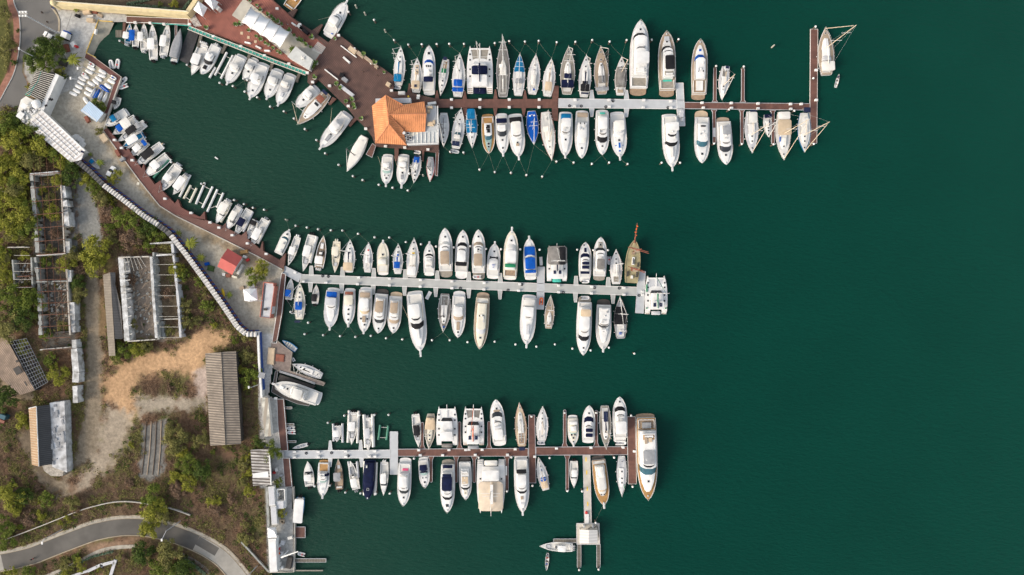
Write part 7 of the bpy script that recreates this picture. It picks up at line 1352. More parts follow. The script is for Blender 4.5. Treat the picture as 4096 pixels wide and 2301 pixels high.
# fuel dock hut
r = Rel('fuel_hut', 'fuel dock hut with white ribbed gable roof', 2354, 2148, 'hut', .8)
for x, y in ((2322,2124),(2388,2124),(2322,2172),(2388,2172)):
    m = MB(); p = W(x, y, 3); m.tube((p.x, p.y, .8), (p.x, p.y, 3.4), .14, n=6); r.part('post', m, 'canvas')
m = MB(); face(m, [(2318,2120,3.4),(2355,2120,4.1),(2355,2174,4.1),(2318,2174,3.4)]); face(m, [(2355,2120,4.1),(2390,2121,3.4),(2390,2173,3.4),(2355,2174,4.1)]); r.part('roof', m, stripe('rib_white', (.66,.64,.60), (.57,.55,.52), R(90), .9, .6, .01, .4, .05)); m = MB(); p = W(2345,2140,2); m.box((p.x, p.y, 1.6), (2.2, 1.6, 1.5)); r.part('counter', m, 'cream')
for i, (x, y) in enumerate([(2337,2108),(2372,2108)]): box_thing('fuel_pump', ['left fuel pump on the dock above the hut', 'right fuel pump on the dock above the hut'][i], 'fuel pump', x, y, 6, 8, 1.5, 'gel', 0, .82)
m = MB(); m.path([W(x, y, .92) for x, y in [(2352,2118),(2362,2108),(2376,2112),(2388,2102),(2392,2120),(2394,2150)]], .08, 5); obj('fuel_hose', m, 'dark', label='black fuel hose snaking on the dock right of the hut', cat='hose')
box_thing('crate', 'red box at the top end of the white dock box', 'crate', 2346, 2052, 8, 9, .6, 'red', 20, .82, trim='red')
# ================= vehicles =================
def car(label, x, y, ang, colr='cap', name='parked_car', z=ZL, k=1.0):
    p = W(x, y, z+1); root = empty(name, (p.x, p.y, z), -R(ang), label, 'car'); L, B = 4.3*k, 1.8*k
    def lo(st):
        m = MB(); rr = []
        for y_, w_, z0, z1 in st: rr.append([(-w_, y_, z0), (-w_, y_, z0+(z1-z0)*.6), (-w_*.9, y_, z1), (w_*.9, y_, z1), (w_, y_, z0+(z1-z0)*.6), (w_, y_, z0)])
        m.rings(rr); return m
    obj('body', lo([(-L/2, B*.42, .35, .8), (-L/2+.3, B*.5, .3, .95), (0, B*.5, .28, .95), (L/2-.6, B*.49, .3, .85), (L/2, B*.4, .35, .65)]), colr, root, True)
    obj('window', lo([(-L*.42, B*.40, .9, 1.0), (-L*.30, B*.43, .9, 1.36), (L*.06, B*.43, .9, 1.36), (L*.24, B*.42, .85, .95)]), 'glass', root, True)
    obj('roof', lo([(-L*.29, B*.40, 1.32, 1.42), (L*.05, B*.40, 1.32, 1.43)]), colr, root, True)
    for sx in (-1, 1):
        for sy in (-1, 1): m = MB(); m.tube((sx*(B/2-.2), sy*L*.31, .33), (sx*(B/2), sy*L*.31, .33), .33, n=12); obj('wheel', m, 'black', root)
        m = MB(); m.box((sx*B*.33, L/2-.06, .62), (.3, .14, .14)); obj('headlight', m, 'lgrey', root)
    return root
car('white car with black windows half under the round lime bush', 441, 690, 28)
car('white car parked left of the blue and white truck, by the large dark tree', 196, 144, 300)
r = Rel('delivery_truck', 'small truck with white roof and blue ends beside the plaza', 262, 138, 'truck'); p = W(258,140,ZL+2); m = MB(); m.box((p.x, p.y, ZL+1.3), (1.9, 1.8, 2.0), -.35); r.part('cargo_box', m, 'cap'); m = MB(); q = W(261,127,ZL+2); m.box((q.x, q.y, ZL+1.0), (1.7, .8, 1.5), -.35); q = W(270,147,ZL+1); m.box((q.x, q.y, ZL+.9), (1.0, 1.2, 1.3), -.35); r.part('cab', m, 'blue'); m = MB(); m.box((p.x, p.y, ZL+.25), (1.8, 2.6, .4), -.35); r.part('chassis', m, 'black')
# motorcycle and rider
w = W(124,2240,ZL+1); root = empty('motorcycle', (w.x, w.y, ZL), -R(242), 'small motorcycle riding left on the curved road', 'motorcycle')
for y_ in (-.62, .62): m = MB(); m.tube((-.05, y_, .3), (.05, y_, .3), .3, n=14); obj('wheel', m, 'black', root)
m = MB(); m.box((0, 0, .65), (.24, 1.1, .35), 0, 0, .7); obj('body', m, 'red', root); m = MB(); m.tube((-.35, .45, 1.0), (.35, .45, 1.0), .03, n=5); obj('handlebar', m, 'dark', root)
person('person in black riding the motorcycle on the curved road', 124,2240,ZL+.35,'black',242,True)
# lamp posts, poles
def lamp(label, x, y, x2, y2, x3, y3, h=8):
    r = Rel('street_lamp', label, x, y, 'street lamp'); m = MB(); b = W(x, y, ZL); m.tube(b, W(x2, y2, ZL+h), .13, .09, 6); r.part('pole', m, 'lgrey'); m = MB(); m.tube(W(x2, y2, ZL+h), W(x3, y3, ZL+h+.4), .08, n=5); r.part('arm', m, 'lgrey'); m = MB(); q = W(x3, y3, ZL+h+.4); m.box((q.x, q.y, q.z), (.4, .8, .18)); r.part('lamp_head', m, 'gel')
def lamp2(label, x, y, h, dx, dy): # vertical pole: base at photo point, top where perspective puts it
    r = Rel('street_lamp', label, x, y, 'street lamp'); b = W(x, y, ZL); m = MB(); m.tube(b, (b.x, b.y, ZL+h), .13, .09, 6); r.part('pole', m, 'lgrey'); m = MB(); e = (b.x+dx, b.y+dy, ZL+h+.3); m.tube((b.x, b.y, ZL+h), e, .07, n=5); r.part('arm', m, 'lgrey'); m = MB(); m.box(e, (.45, .8, .18)); r.part('lamp_head', m, 'gel')
lamp2('street lamp leaning over the curved road right of the big tree', 722, 2084, 9, -1.2, -2.6)
lamp2('street lamp beside the left part of the curved road', 253, 2116, 9, -.3, -1)
lamp2('street lamp at the lower end of the curved road', 1030, 2262, 8, -1.2, -.6)
lamp2('pale lamp post rising out of the quay tree', 1063, 1202, 9, -1.5, .2)
lamp2('white lamp post rising out of the large dark tree', 172, 244, 9, -.9, .7)
lamp2('lamp post on the dinghy terrace', 395, 300, 8, -1.4, -.6)
lamp2('second lamp post on the dinghy terrace, below the first', 370, 348, 8, -1.6, .2)
lamp2('lamp post by the scrub beside the corrugated hall', 1036, 1538, 6, -.8, 0)
r = Rel('floodlight_mast', 'tall floodlight mast with a white lamp grid beside the plaza', 240, 140, 'floodlight'); b = W(240,138,ZL); m = MB(); m.tube(b, (b.x, b.y, ZL+16), .28, .16, 8); r.part('mast', m, 'lgrey'); m = MB()
for i in range(3): m.box((b.x, b.y-.7+.7*i, ZL+16+.2*i), (2.4, .14, .14))
r.part('crossarm', m, 'canvas')
for i in range(6): m = MB(); m.box((b.x-1+.9*(i % 3), b.y-.6+1.1*(i//3), ZL+16.3), (.5, .45, .35)); r.part('floodlight', m, 'cap')
# clutter: things on the plaza and deck
for lb, nm, x, y, w_, h_, ht, mm, a in [('orange wooden crate roof at the top of the scrap heap','crate',345,48,30,14,1,'beige',-8),('orange wooden crate at the bottom of the scrap heap','crate',360,80,30,14,1,'beige',5),('black handcart beside the orange crates','handcart',308,62,16,12,.9,'black',20),('white broken boards in the scrap heap','scrap',362,64,24,8,.4,'gel2',4),('dark pallets in the scrap heap','pallet',378,50,22,9,.4,'redwood',10),('beige planks at the right of the scrap heap','scrap',400,62,22,12,.4,'tan',25),
    ('white parked trailer on the ramp edge','trailer',381,126,8,20,.8,'cap',15),('white buoy heap with red balls by the palm','buoy_heap',292,178,18,22,.8,'cap',-30),('red ball floats on the white buoy heap','buoy_heap',301,184,8,8,1.2,'red',0),('brown crates beside the white buoy heap','crate',262,192,24,30,.7,'redwood',-15),('white fridge on the concrete by the big tree','fridge',250,210,10,13,1.2,'cap',0),('dark machinery yard below the white fridge','machinery',248,248,34,30,.8,'dark',10),
    ('orange timber stack on the quay','timber_stack',415,552,26,34,.8,'beige',-35),('red brown picnic tables by the blue shed','picnic_table',347,477,14,26,.8,'redwood',-28),('red brown picnic tables by the quay boardwalk','picnic_table',470,612,14,28,.8,'redwood',-30),('grey skip at the end of the second picnic tables','skip',488,637,20,12,1,'grey',-30),('yellow manhole square on the quay lane','manhole',553,735,12,12,.06,'cream',20),
    ('blue crate by the palm on the quay lane','crate',826,1056,17,12,.8,'blue',-10),('bed planter beside the blue crate','planter',842,1074,26,22,.6,'hedgeg',15),('round orange table under junk behind the red roof house','table',975,1008,32,14,.8,'gold',-10),('maroon mat in the junk behind the red roof house','mat',990,1040,14,10,.5,'red',-30),('white junk pile behind the red roof house','junk_pile',978,1027,14,10,.9,'cap',20),('long white bench cart beside the red roof house','bench',960,1078,10,44,1,'gel2',28),('white boxes below the red roof house','junk_pile',895,1098,12,12,.8,'cap',0),('maroon boxes below the red roof house','junk_pile',913,1103,20,14,.7,'redwood',0),('shelf of pots below the red roof house','shelf',938,1108,24,8,.8,'cream',15),
    ('silver covered car behind the white tent','covered_car',1008,1145,26,17,1.4,'lgrey',0),('brown pallet by the silver covered car','pallet',967,1152,18,12,.5,'tan',-20),('orange beam lattice on the jetty','beam_stack',1084,1425,28,68,.5,'beige',5),('dark beam lattice on the jetty','beam_stack',1120,1432,36,30,.3,'redwood',5),
    ('blue tarp hut at the left edge','hut',10,1668,26,18,2,'bglass',20),('red tarp beside the blue hut','tarp',8,1686,24,12,.6,'redwood',20),
    ('row of wicker chairs on the deck edge','chair_stack',1410,200,36,18,.8,'beige',38),('brown table by the wicker chairs','table',1442,218,34,14,.8,'tan',38),('long brown table on the deck edge','table',1475,240,44,12,.8,'tan',38),('beige table near the deck corner','table',1505,266,16,12,.8,'tan',38),('white beams lying on the deck','beam_stack',1394,206,4,80,.3,'cap',-53),('white rolled beams on the deck','beam_stack',1386,240,8,36,.4,'cap',-48),('pink and grey stage on the deck','stage',1386,362,70,14,.7,'lgrey',38),('grey bridge plate above the stage','stage',1379,318,26,16,.6,'grey',38),('black equipment pile above the stage','equipment',1367,300,18,16,.8,'black',20),('white bench row on the deck north','bench',1325,298,70,4,.6,'cap',38) ,
    ('black motorbikes parked on the promenade','motorbike_row',1215,120,44,14,1,'black',40),('grey white scooters parked on the promenade','motorbike_row',1200,110,30,10,1,'gel2',40),('white barrier on the promenade','barrier',1175,97,22,6,.7,'cap',35),('white barrier by the pipe bridge','barrier',990,171,24,6,.6,'cap',12),('second white barrier by the pipe bridge','barrier',1033,189,24,6,.6,'cap',25),('third white barrier by the pipe bridge','barrier',1068,203,24,6,.6,'cap',3),
    ('beige floor pad, left of three','floor_pad',967,133,11,11,.05,'beige',5),('beige floor pad, middle of three','floor_pad',994,150,11,11,.05,'beige',5),('beige floor pad, right of three','floor_pad',1022,167,11,11,.05,'beige',5),('white shade sails over tables at the fort corner','shade_sail',866,28,24,16,2,'canvas',40),
    ('sofa set on the deck corner by the sailboats','sofa',1553,337,18,16,.8,'beige',30),('white table near the deck steps','table',1606,372,28,14,.8,'gel2',0),('yellow bin near the deck steps','bin',1633,386,6,6,1,'yellow',0),('white bag heap behind the restaurant','bag_heap',1727,413,34,10,.8,'cap',-8),('beige lounge block on the jetty side','sofa',1640,404,10,8,.6,'lgrey',0)]:
    box_thing(nm, lb, nm.replace('_', ' '), x, y, w_, h_, ht, mm, a, z=(1.36 if x > 760 and y < 600 else ZL), trim=mm)
m = MB(); rr = []
for i in range(9): t = i/8; w_ = .42*max(.03, math.sin(math.pi*t)**.6); rr.append([(w_*math.cos(a), (t-.5)*2.9, .3+w_*.6*math.sin(a)) for a in [2*math.pi*j/8 for j in range(8)]])
m.rings(rr); o = obj('kayak', m, 'yellow', smooth=True, label='bright yellow kayak lying beside the boundary wall', cat='kayak', recenter=False); w = W(893,1170,ZL+.3); o.location = (w.x, w.y, ZL); o.rotation_euler = (0, 0, R(16))
# planters on promenade
def planter():
    root = empty('planter', (0, 0, -500)); m = MB(); m.tube((0, 0, 0), (0, 0, .55), .42, .55, 12); obj('pot', m, 'stone', root, True); m = MB()
    for i in range(26):
        a = random.random()*6.28; L = .35+random.random()*.45; e = random.random()*.6; c = Vector((0, 0, .5)); d = Vector((math.cos(a)*L, math.sin(a)*L, .2+e)); n = Vector((-math.sin(a), math.cos(a), 0))*.12; m.add([c-n*.4, c+n*.4, c+d*.6+n, c+d, c+d*.6-n], [(0, 1, 2, 3, 4)])
    obj('foliage', m, mt('plantg', (.10,.17,.03), .7, .4, 2, island=.7), root); kids(root); return root
PT = planter(); first = True
for x, y in [(1000,4),(1028,22),(1043,40),(1073,58),(1088,70),(1097,78),(1113,88),(1127,97),(1159,122),(1176,141),(1198,160),(1207,166),(1225,178),(1243,190),(1249,150),(960,96),(944,98),(995,122),(827,112),(1026,145),(1044,157),(1061,173),(1074,180),(1093,192),(1110,205),(1122,212),(1340,155),(1259,311),(1384,405),(1446,475),(1536,290),(1454,216),(1500,252),(1415,418),(1418,430),(1265,253),(1240,262),(1345,335),(1360,352),(1410,398)]:
    w = W(x, y, 2.0); loc = (w.x, w.y, 1.36 if x > 1300 else 1.45); s_ = random.uniform(.8, 1.35)
    if first: o = PT; o.location = loc; first = False
    else: o = copy_tree(PT, loc, random.random()*6, scale=s_)
    o['label'] = 'round pot with a leafy green plant on the promenade or deck'; o['category'] = 'planter'; o['group'] = 'potted plants along the promenade and deck'
# ================= vegetation =================
LEAF = {}
def leafmat(k):
    cs = {'green': ((.06,.095,.016), (.19,.225,.035)), 'lime': ((.13,.145,.022), (.33,.32,.045)), 'dark': ((.028,.052,.014), (.10,.14,.024)), 'olive': ((.115,.110,.038), (.25,.235,.070)), 'dry': ((.09,.052,.032), (.28,.19,.125)), 'palm': ((.05,.075,.012), (.24,.25,.04)), 'hedge': ((.06,.10,.06), (.16,.22,.14))}[k]
    m = mt('leaf_'+k, cs[0], .85, 0, .9, rgb2=cs[1], island=.62, spec=.15); return m
def crown_mesh(kind, seed, n, leaf):
    r_ = np.random.default_rng(seed); nl = 24; lobes = []
    for i in range(nl):
        a = r_.random()*6.28; d = r_.random()**.55*.92; z = .22+r_.random()*.62*(1-d*.6); lobes.append((d*math.cos(a), d*math.sin(a), z, .10+r_.random()**2*.24))
    lobes.append((0, 0, .7, .34)); lb = np.array(lobes); k = r_.choice(len(lb), n, p=lb[:, 3]**2/np.sum(lb[:, 3]**2)); v = r_.normal(size=(n, 3)); v /= np.linalg.norm(v, axis=1)[:, None]; v[:, 2] = np.where(v[:, 2] < -.2, -v[:, 2]*.4, v[:, 2])
    rad = lb[k, 3]*(.5+.85*r_.random(n)**1.5); c = lb[k, :3]+v*rad[:, None]*np.array([1, 1, .8]); nr = v+r_.normal(size=(n, 3))*.55; nr[:, 2] = np.abs(nr[:, 2])+.25; nr /= np.linalg.norm(nr, axis=1)[:, None]
    t = np.cross(nr, r_.normal(size=(n, 3))); t /= np.linalg.norm(t, axis=1)[:, None]; b = np.cross(nr, t); s = leaf*(.55+.9*r_.random(n))[:, None]
    P = np.stack([c-t*s, c-b*s*.45, c+t*s, c+b*s*.45], 1).reshape(-1, 3); q = np.arange(4*n).reshape(-1, 4)
    return np_mesh('crown', P, q, [leafmat(kind)])
CM = {}
def crown_get(kind, big, v):
    key = (kind, big, v)
    if key not in CM: CM[key] = crown_mesh(kind, hash(key) % 9999 if 0 else (len(CM)*17+5), 2600 if big == 2 else (1200 if big else 420), .060 if big == 2 else (.085 if big else .14))
    return CM[key]
TR = {}
def tree(label, x, y, r, kind, name=None, cat='tree', hk=1.15, group=None, trunk=True):
    Rm = r*S*1.22; h = max(1.2, Rm*hk); w = W(x, y, ZL+h*.75); big = 2 if Rm > 2.6 else (1 if Rm > 1.3 else 0); root = empty(name or 'tree', (w.x, w.y, ZL), random.random()*6.28, label, cat, group)
    c = bpy.data.objects.new('crown', crown_get(kind, big, random.randrange(3))); col.objects.link(c); c.parent = root; c.location = (0, 0, h*.28); c.scale = (Rm, Rm*random.uniform(.88, 1.12), h*.8)
    if 'm' not in TR:
        m = MB(); m.tube((0, 0, 0), (.03, .02, .55), .07, .05, 7)
        for i in range(5): a = i*1.256; e = Vector((.45*math.cos(a), .45*math.sin(a), .95)); m.tube((.03, .02, .5), e, .045, .015, 5); m.tube(e*.6+Vector((0, 0, .2)), e+Vector((.2*math.cos(a+1), .2*math.sin(a+1), .1)), .02, .008, 4)
        TR['m'] = mesh_of('trunk', m, mt('bark', (.12,.09,.065), .9, .25, 2))
    if trunk: t = bpy.data.objects.new('trunk', TR['m']); col.objects.link(t); t.parent = root; t.scale = (Rm, Rm, h*.75)
    return root
TL = [('bushy tree at the left edge above the ruins',20,505,44,'green'),('green tree at the upper left below the road bend',68,480,34,'dark'),('broad tree overhanging the white shed corner',120,520,44,'green'),('yellow green tree left of the white shed',60,565,46,'lime'),('yellow green tree touching the middle of the white shed',165,575,44,'lime'),('green tree at the lower side of the white shed',215,612,34,'green'),('olive tree over the ruin top',120,640,42,'olive'),('lime tree at the left edge beside the ruin top',18,665,44,'lime'),('lime tree just left of the ruin wall top',75,690,40,'lime'),('yellow crowned tree right of the ruin top',245,655,32,'lime'),('dark tree between shed end and ruin',285,650,32,'dark'),('dark green tree right of the ruin wall',278,710,36,'dark'),('feathery tree over the ruin right wall',235,730,30,'lime'),
 ('green tree left of the dry path behind the wall',345,715,28,'lime'),('green tree behind the white wall, second from the top',372,752,28,'green'),('olive tree behind the white wall, third from the top',392,792,26,'olive'),('lime tree at the left edge beside the ruin middle',50,810,40,'lime'),('tall lime tree left of the ruin',90,860,48,'lime'),('lime tree at the far left beside the ruin',28,895,42,'lime'),('green tree leaning on the ruin left wall',118,905,40,'green'),('bush growing inside the ruin upper room',190,800,24,'olive'),('yellow bush inside the ruin middle room',200,850,30,'lime'),('olive bush inside the ruin lower room',195,1000,22,'olive'),
 ('lime shrub inside the ruin north room',165,760,20,'lime'),('olive shrub inside the ruin by the left wall',160,840,20,'olive'),('brown shrub inside the ruin lower middle',215,930,22,'dry'),('olive shrub among the rubble rooms, upper',235,1065,22,'olive'),('green shrub among the rubble rooms, upper left',180,1050,20,'green'),('olive shrub in the ruin below the rubble rooms',240,1310,22,'olive'),('dry shrub inside the fallen rafters hall, left side',520,1120,20,'dry'),('olive shrub inside the fallen rafters hall, lower left',525,1300,22,'olive'),('dry shrub inside the annex',665,1180,24,'dry'),('olive shrub at the annex bottom',680,1320,20,'olive'),
 ('broad green tree at the top of the wall grove',485,868,32,'green'),('large tree in the middle of the wall grove',535,890,40,'green'),('darker tree of the wall grove beside the white roof',590,905,34,'dark'),('lime tree at the right tip of the wall grove',622,935,28,'green'),('dull leafless looking tree under the wall grove',510,955,40,'dry'),('small green tree at the bottom of the wall grove',595,985,24,'green'),('second dull tree under the wall grove',560,940,30,'olive'),
 ('large lime tree by the dirt road bend',378,1000,50,'lime'),('lime tree below the large one by the dirt road',385,1060,46,'lime'),('olive tree left of the large lime tree',290,1020,30,'olive'),('yellow green tree at the ruin right corner',262,1050,30,'lime'),('dark green bush between ruin and dirt road',306,1132,32,'dark'),('brownish bush below the dark one by the dirt road',310,1175,30,'olive'),('yellow bush at the left edge of the fallen sheds',15,1110,34,'lime'),
 ('huge green tree at the left, upper part of the clump',45,1195,52,'green'),('green tree at the right of the left clump',112,1215,44,'green'),('dark tree in the lower part of the left clump',85,1275,44,'dark'),('greyish tree at the bottom of the left clump',40,1310,46,'olive'),('tree growing over the white annex wall',706,1085,28,'lime'),('second tree over the white annex wall',735,1100,24,'green'),('small olive bush on the right of the annex',735,1220,26,'olive'),('bush below the right annex corner',750,1290,26,'olive'),
 ('bushy tree below the fallen rafters hall, left',490,1400,34,'green'),('lime bush below the fallen rafters hall',545,1405,30,'lime'),('olive bush left of the dirt clearing',470,1435,24,'olive'),('dull bush above the sand',575,1385,26,'olive'),('narrow green tree inside the ruin south end',185,1340,22,'green'),('feathery green tree at the ruin south end',200,1445,26,'green'),('lime tree between tin roof and white wall',225,1500,38,'lime'),('dark green tree at the left edge beside the tin roof',20,1590,48,'dark'),('thin yellow leaved tree left of the ochre roof',95,1680,34,'lime'),
 ('bush right of the corrugated hall, top',985,1412,24,'olive'),('lime bush touching the corrugated hall side',962,1482,20,'lime'),('green bush by the quay wall, upper',1015,1488,26,'green'),('green bush by the quay wall, lower',990,1515,28,'green'),('small lime bush below the quay wall bushes',986,1552,14,'lime'),('small green tree above the corrugated hall',938,1360,14,'green'),
 ('olive bush left of the hall lower corner',700,1775,44,'olive'),('olive bush under the hall lower corner',800,1758,32,'olive'),('green bush in the scrub centre',745,1865,36,'green'),('darker green bush in the scrub centre',805,1885,42,'dark'),('lime bush in the lower scrub',748,1935,32,'lime'),('green bush left of the rusty shed',980,1860,26,'olive'),('olive bush left of the hall bottom',685,1730,34,'olive'),('lime bush below the rusty shed',998,1965,22,'lime'),('olive bush below left of the rusty shed',970,1925,22,'olive'),('bush above the rusty shed',1030,1770,26,'dark'),
 ('lime tree at the lower left edge',35,1975,48,'lime'),('dark tree right of the lower left lime tree',90,1985,36,'dark'),('small bright yellow green tree above the road',163,2062,20,'lime'),('olive tree above the road pavement',288,2010,30,'olive'),('tiny green bush left above the road',88,2100,14,'green'),('green tree at the left edge above the road',8,2110,34,'green'),('green tree at the lower left road edge',22,2175,28,'green'),('upper part tree of the row over the road',612,1995,38,'green'),('feathery tree in the road side clump, middle',600,2048,46,'lime'),('yellow green tree hanging over the road',590,2108,40,'lime'),('olive tree right of the feathery one by the road',640,2058,36,'olive'),
 ('large dark tree below the road',565,2215,48,'dark'),('olive tree right of the large dark tree below the road',665,2215,52,'olive'),('green tree at the bottom below the road',640,2275,46,'green'),('dark green bush at the bottom right below the road',735,2285,44,'dark'),('small lime bush by the white steps',318,2262,22,'lime'),('small green bush left of the white steps',265,2292,22,'lime'),('bush at the bottom by the concrete road',110,2292,24,'green'),('bush right at the bottom left corner',40,2290,20,'lime'),
 ('quay tree beside the round planter, upper part',1035,1075,30,'lime'),('quay tree beside the round planter, lower part',1015,1110,30,'green'),('grey green tree leaning over the rusty shed',1085,1808,34,'green'),('bright green tree leaning over the rusty shed',1055,1812,24,'lime'),('small tree in the square bed below the lower pier root',1113,1932,16,'green'),('bright green tree in the bottom quay yard',1124,2050,20,'lime'),('round lime bush beside the white car',457,707,24,'lime'),('hedge bush beside the blue roofed shed',385,415,20,'green'),('second hedge bush beside the blue roofed shed',402,428,18,'green'),('lone green bush on the quay near the timber stack',392,520,16,'olive'),('yellow green bush beside the slatted building',240,285,20,'lime'),('small bush at the left side of the slatted building',115,348,14,'lime'),('small tree by the building corner below the slatted roof',255,305,14,'dark'),
 ('big dark leafy tree by the top road, left part',130,225,44,'dark'),('big dark leafy tree by the top road, upper part',172,185,40,'dark'),('big dark leafy tree by the top road, right part',215,205,42,'dark'),('big green tree by the top road, lower part',165,262,44,'green'),('green tree right of the big dark clump',225,178,28,'green'),('small tree on the grass left of the brick walk',22,190,34,'olive'),('small tree on the grass at the very top left',6,40,26,'olive'),('round shrub in the brick walk, upper',72,122,8,'dark'),('round shrub in the brick walk, lower',55,248,12,'dark'),('yellow shrub in the fort garden',694,12,17,'lime'),('shrub in the fort garden, right end',640,18,10,'green')]
random.seed(21)
for lb, x, y, r_, k in TL: tree(lb, x, y, r_, k, name='bush' if ('bush' in lb or 'shrub' in lb) else 'tree', cat='bush' if ('bush' in lb or 'shrub' in lb) else 'tree')
def palm(label, x, y, r, n=16, h=None, kind='palm', seed=1):
    Rm = r*S; h = h or Rm*1.2; w = W(x, y, ZL+h); root = empty('palm_tree', (w.x, w.y, ZL), 0, label, 'palm tree'); rd = random.Random(seed); m = MB(); m.tube((0, 0, 0), (0, 0, h), .2, .14, 8); obj('trunk', m, 'bark', root)
    for i in range(n):
        a = i*6.283/n+rd.random()*.3; L = Rm*(.8+rd.random()*.35); m = MB(); prev = None
        for k in range(7):
            q = k/6; z = h+L*(.45*q-.75*q*q); c = Vector((math.cos(a)*L*q, math.sin(a)*L*q, z)); s_ = Vector((-math.sin(a), math.cos(a), 0)); wd_ = L*.15*math.sin(math.pi*(q*.85+.12))
            if prev: 
                pc, pw = prev
                for sg in (-1, 1): m.add([pc, c, c+s_*sg*wd_+Vector((math.cos(a), math.sin(a), 0))*L*.08-Vector((0, 0, wd_*.5)), pc+s_*sg*pw*.6-Vector((0, 0, pw*.3))], [(0, 1, 2, 3)])
            prev = (c, wd_)
        obj('frond', m, leafmat(kind), root)
palm('large yellow green palm by the dinghy terrace', 292, 238, 30, 14, seed=2)
palm('palm top rising at the upper edge of the big dark tree', 168, 168, 20, 11, seed=3)
palm('small palm on the quay lane in a square bed, uppermost', 715, 932, 16, 10, seed=4)
palm('large palm on the quay lane, second one', 762, 975, 30, 13, seed=5)
palm('palm on the quay lane beside the blue crate', 802, 1032, 20, 12, seed=6)
palm('dark palm beside the yellow kayak', 917, 1180, 17, 12, seed=7, kind='green')
palm('dark palm in the square bed near the white car', 398, 650, 18, 12, seed=8, kind='green')
palm('small palm by the long white shed end', 360, 618, 11, 10, seed=9, kind='green')
palm('palm beside the plaza scrap heap', 304, 40, 13, 10, seed=10)
palm('banana palm at the right corner of the kiosk', 1250, 262, 17, 12, seed=11, kind='dark')
palm('banana palm at the left corner of the kiosk', 1170, 196, 17, 11, seed=12, kind='dark')
QUAY = [(304,640),(412,738),(575,863),(684,942),(818,1119),(950,1308),(1035,1337),(1035,1600),(1200,1600),(1200,400),(300,400)]
for i in range(26):
    x = random.Random(i*3+1).uniform(-10, 118); y = 470+i*23+random.Random(i).uniform(-14, 14); k = ('lime', 'olive', 'lime', 'green')[i % 4]
    if 950 < y < 1060 and x > 20: x = random.Random(i).uniform(-10, 15)
    tree({'lime': 'yellow green tree in the grove along the left edge', 'olive': 'dry olive tree in the grove along the left edge', 'green': 'green tree in the grove along the left edge'}[k], x, y, random.Random(i+9).uniform(24, 38), k, group=k+' grove trees at the left edge')
# bushes in the scrubland, each its own thing
random.seed(77); nb = 0
while nb < 110:
    x = random.uniform(5, 1030); y = random.uniform(640, 2290); r_ = random.choice((9, 12, 15, 20, 26)); g0, s0 = ground(np.array([x]), np.array([y])); dmin = min(math.hypot(x-a, y-b) for a, b in allr)
    if s0[0] < .8 or not inside(np.array([x]), np.array([y]), LAND)[0] or dmin < 56+r_ or (805 < x < 975 and 1395 < y < 1790) or (100 < x < 300 and y < 1640 and x > 110) or (400 < x < 735 and 1010 < y < 1380) or (105 < x < 275 and 1600 < y < 1910) or x > 1000 and y > 1580 or inside(np.array([x]), np.array([y+14]), QUAY)[0] or inside(np.array([x+14]), np.array([y-10]), QUAY)[0]: continue
    k = random.choice(('olive', 'olive', 'dry', 'dry', 'green', 'lime')); tree({'olive': 'dull olive bush in the dry scrubland behind the quay', 'dry': 'leafless brown bush in the dry scrubland behind the quay', 'green': 'small green bush in the dry scrubland behind the quay', 'lime': 'small yellow green bush in the dry scrubland behind the quay'}[k], x, y, r_, k, name='bush', cat='bush', hk=.9, group=k+' scrubland bushes'); nb += 1
# hedges
def hedge(label, pts, w, kind='hedge', n=500, h=.8):
    r_ = np.random.default_rng(len(pts)*7+int(pts[0][0])); P2 = [W(*p, ZL+h) for p in pts]; Ls = [(b-a).length for a, b in zip(P2[:-1], P2[1:])]; V = []
    for a, b, L in zip(P2[:-1], P2[1:], Ls):
        k = int(n*L/sum(Ls)); t = r_.random(k); d = (b-a)/L; s_ = np.array([-d.y, d.x, 0]); c = np.array(a)[None]+np.outer(t*L, np.array(d)); c = c+np.outer((r_.random(k)-.5)*w*S, s_); c[:, 2] = ZL+h*(.4+.6*r_.random(k)); V.append(c)
    c = np.concatenate(V); n = len(c); nr = r_.normal(size=(n, 3)); nr[:, 2] = abs(nr[:, 2])+.8; nr /= np.linalg.norm(nr, axis=1)[:, None]; t = np.cross(nr, r_.normal(size=(n, 3))); t /= np.linalg.norm(t, axis=1)[:, None]; b = np.cross(nr, t); s = .24*(.6+.8*r_.random(n))[:, None]
    o_ = c.mean(0); o_[2] = ZL; P = np.stack([c-t*s, c-b*s*.6, c+t*s, c+b*s*.6], 1).reshape(-1, 3)-o_; me = np_mesh('hedge', P, np.arange(4*n).reshape(-1, 4), [leafmat(kind)]); o = bpy.data.objects.new('hedge', me); col.objects.link(o); o.location = o_; tag(o, label, 'hedge')
hedge('grey green hedge inside the long fort wall', [(505,16),(620,26),(730,40)], 9)
hedge('grey green hedge along the top of the fort garden', [(505,14),(570,3),(640,-14)], 7)
hedge('grey green hedge at the right end of the fort garden', [(732,38),(752,12),(768,-16)], 9)
hedge('blue green hedge along the lower footpath', [(235,2296),(300,2262),(360,2230),(450,2208)], 8)
hedge('teal hedge right of the dark trees below the road', [(730,2235),(780,2265),(820,2300)], 12)
hedge('green hedge on the grass left of the brick walk', [(20,90),(35,180),(18,290)], 14, 'olive', 500)
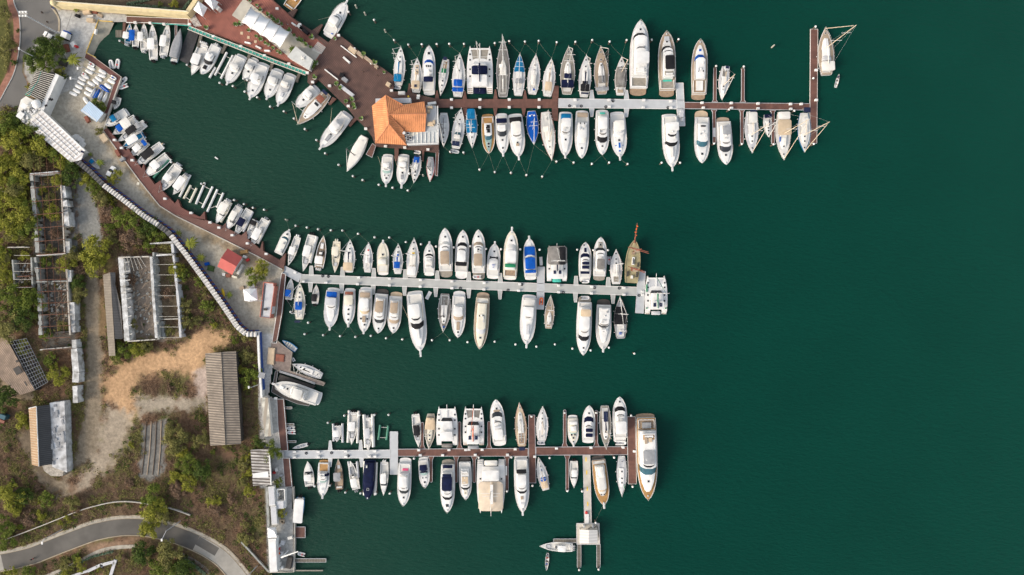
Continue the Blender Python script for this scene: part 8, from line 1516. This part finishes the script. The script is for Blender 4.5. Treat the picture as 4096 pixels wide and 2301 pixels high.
# white steps at the bottom
m = MB()
for a, w_ in (([(350,2285),(400,2262),(410,2266)], 12), ([(400,2262),(455,2248)], 12), ([(462,2240),(455,2262),(440,2310)], 12), ([(285,2305),(350,2285)], 9)): strip(m, a, w_, ZL, ZL+.5)
obj('stepped_path', m, 'lgrey', label='white stepped walls at the bottom below the footpath', cat='steps')
m = MB(); strip(m, smooth_pts([(20,2160),(180,2098),(300,2050),(380,2025),(470,2008),(560,2012),(680,2035),(760,2062)]), 3, ZL, ZL+.9); obj('retaining_wall', m, 'pale', label='low retaining wall above the curved road', cat='wall')
m = MB(); strip(m, smooth_pts([(950,2155),(985,2190),(1030,2240),(1075,2288)]), 6, ZL, ZL+.8); obj('retaining_wall', m, 'greywall', label='low grey wall above the lower end of the road', cat='wall')
# fort garden floor is soil; poles in scrub
# ================= scrub (nobody could count it) =================
def scrub(name, label, kind, n, seed, size, hmax, sel, cat='scrub'):
    r_ = np.random.default_rng(seed); px = r_.uniform(-120, 1075, n); py = r_.uniform(-100, 2400, n); c_, sw = ground(px, py); ok = inside(px, py, LAND) & ~inside(px, py, QUAY) & (r_.random(n) < sw*sw) & (py > (430 if kind != 'x' else -100)) & sel(px, py); 
    for p_, w_ in ((allr, 48), (p2, 12)):
        A = np.array(p_); d = np.min(np.hypot(px[:, None]-A[None, :, 0], py[:, None]-A[None, :, 1]), 1); ok &= d > w_
    px, py = px[ok], py[ok]; n = len(px); k = 26; cx = (px-2048)*S*(1-ZL/HC); cy = (1150.5-py)*S*(1-ZL/HC); R_ = size*(.5+r_.random(n)); hh = hmax*(.4+.6*r_.random(n))
    a = r_.random((n, k))*6.283; d = np.sqrt(r_.random((n, k)))*R_[:, None]; x = cx[:, None]+d*np.cos(a); y = cy[:, None]+d*np.sin(a); z = ZL+.08+hh[:, None]*r_.random((n, k))*(1-.5*d/R_[:, None]); c = np.stack([x, y, z], -1).reshape(-1, 3); N = len(c)
    nr = r_.normal(size=(N, 3)); nr[:, 2] = abs(nr[:, 2])+.6; nr /= np.linalg.norm(nr, axis=1)[:, None]; t = np.cross(nr, r_.normal(size=(N, 3))); t /= np.linalg.norm(t, axis=1)[:, None]; b = np.cross(nr, t); s = .21*(.5+.9*r_.random(N))[:, None]; asp = .22 if kind == 'dry' else .55
    P = np.stack([c-t*s, c-b*s*asp, c+t*s, c+b*s*asp], 1).reshape(-1, 3); me = np_mesh(name, P, np.arange(4*N).reshape(-1, 4), [leafmat(kind)]); o = bpy.data.objects.new(name, me); col.objects.link(o); tag(o, label, cat, kind='stuff'); print(name, n, N)
nz = lambda px, py, s, sd: fbm(px, py, s, sd)
scrub('dry_scrub', 'dry brown brush covering the vacant land behind the quay', 'dry', 36000, 1, 1.0, .55, lambda x, y: nz(x, y, 70, 50) < .38)
scrub('green_scrub', 'low olive green bushes scattered through the dry brush', 'olive', 20000, 2, 1.0, .8, lambda x, y: nz(x, y, 55, 60) > .05)
scrub('dark_scrub', 'dark undergrowth patches between trees and ruins', 'dark', 8000, 3, .7, .8, lambda x, y: nz(x, y, 45, 70) > .16)
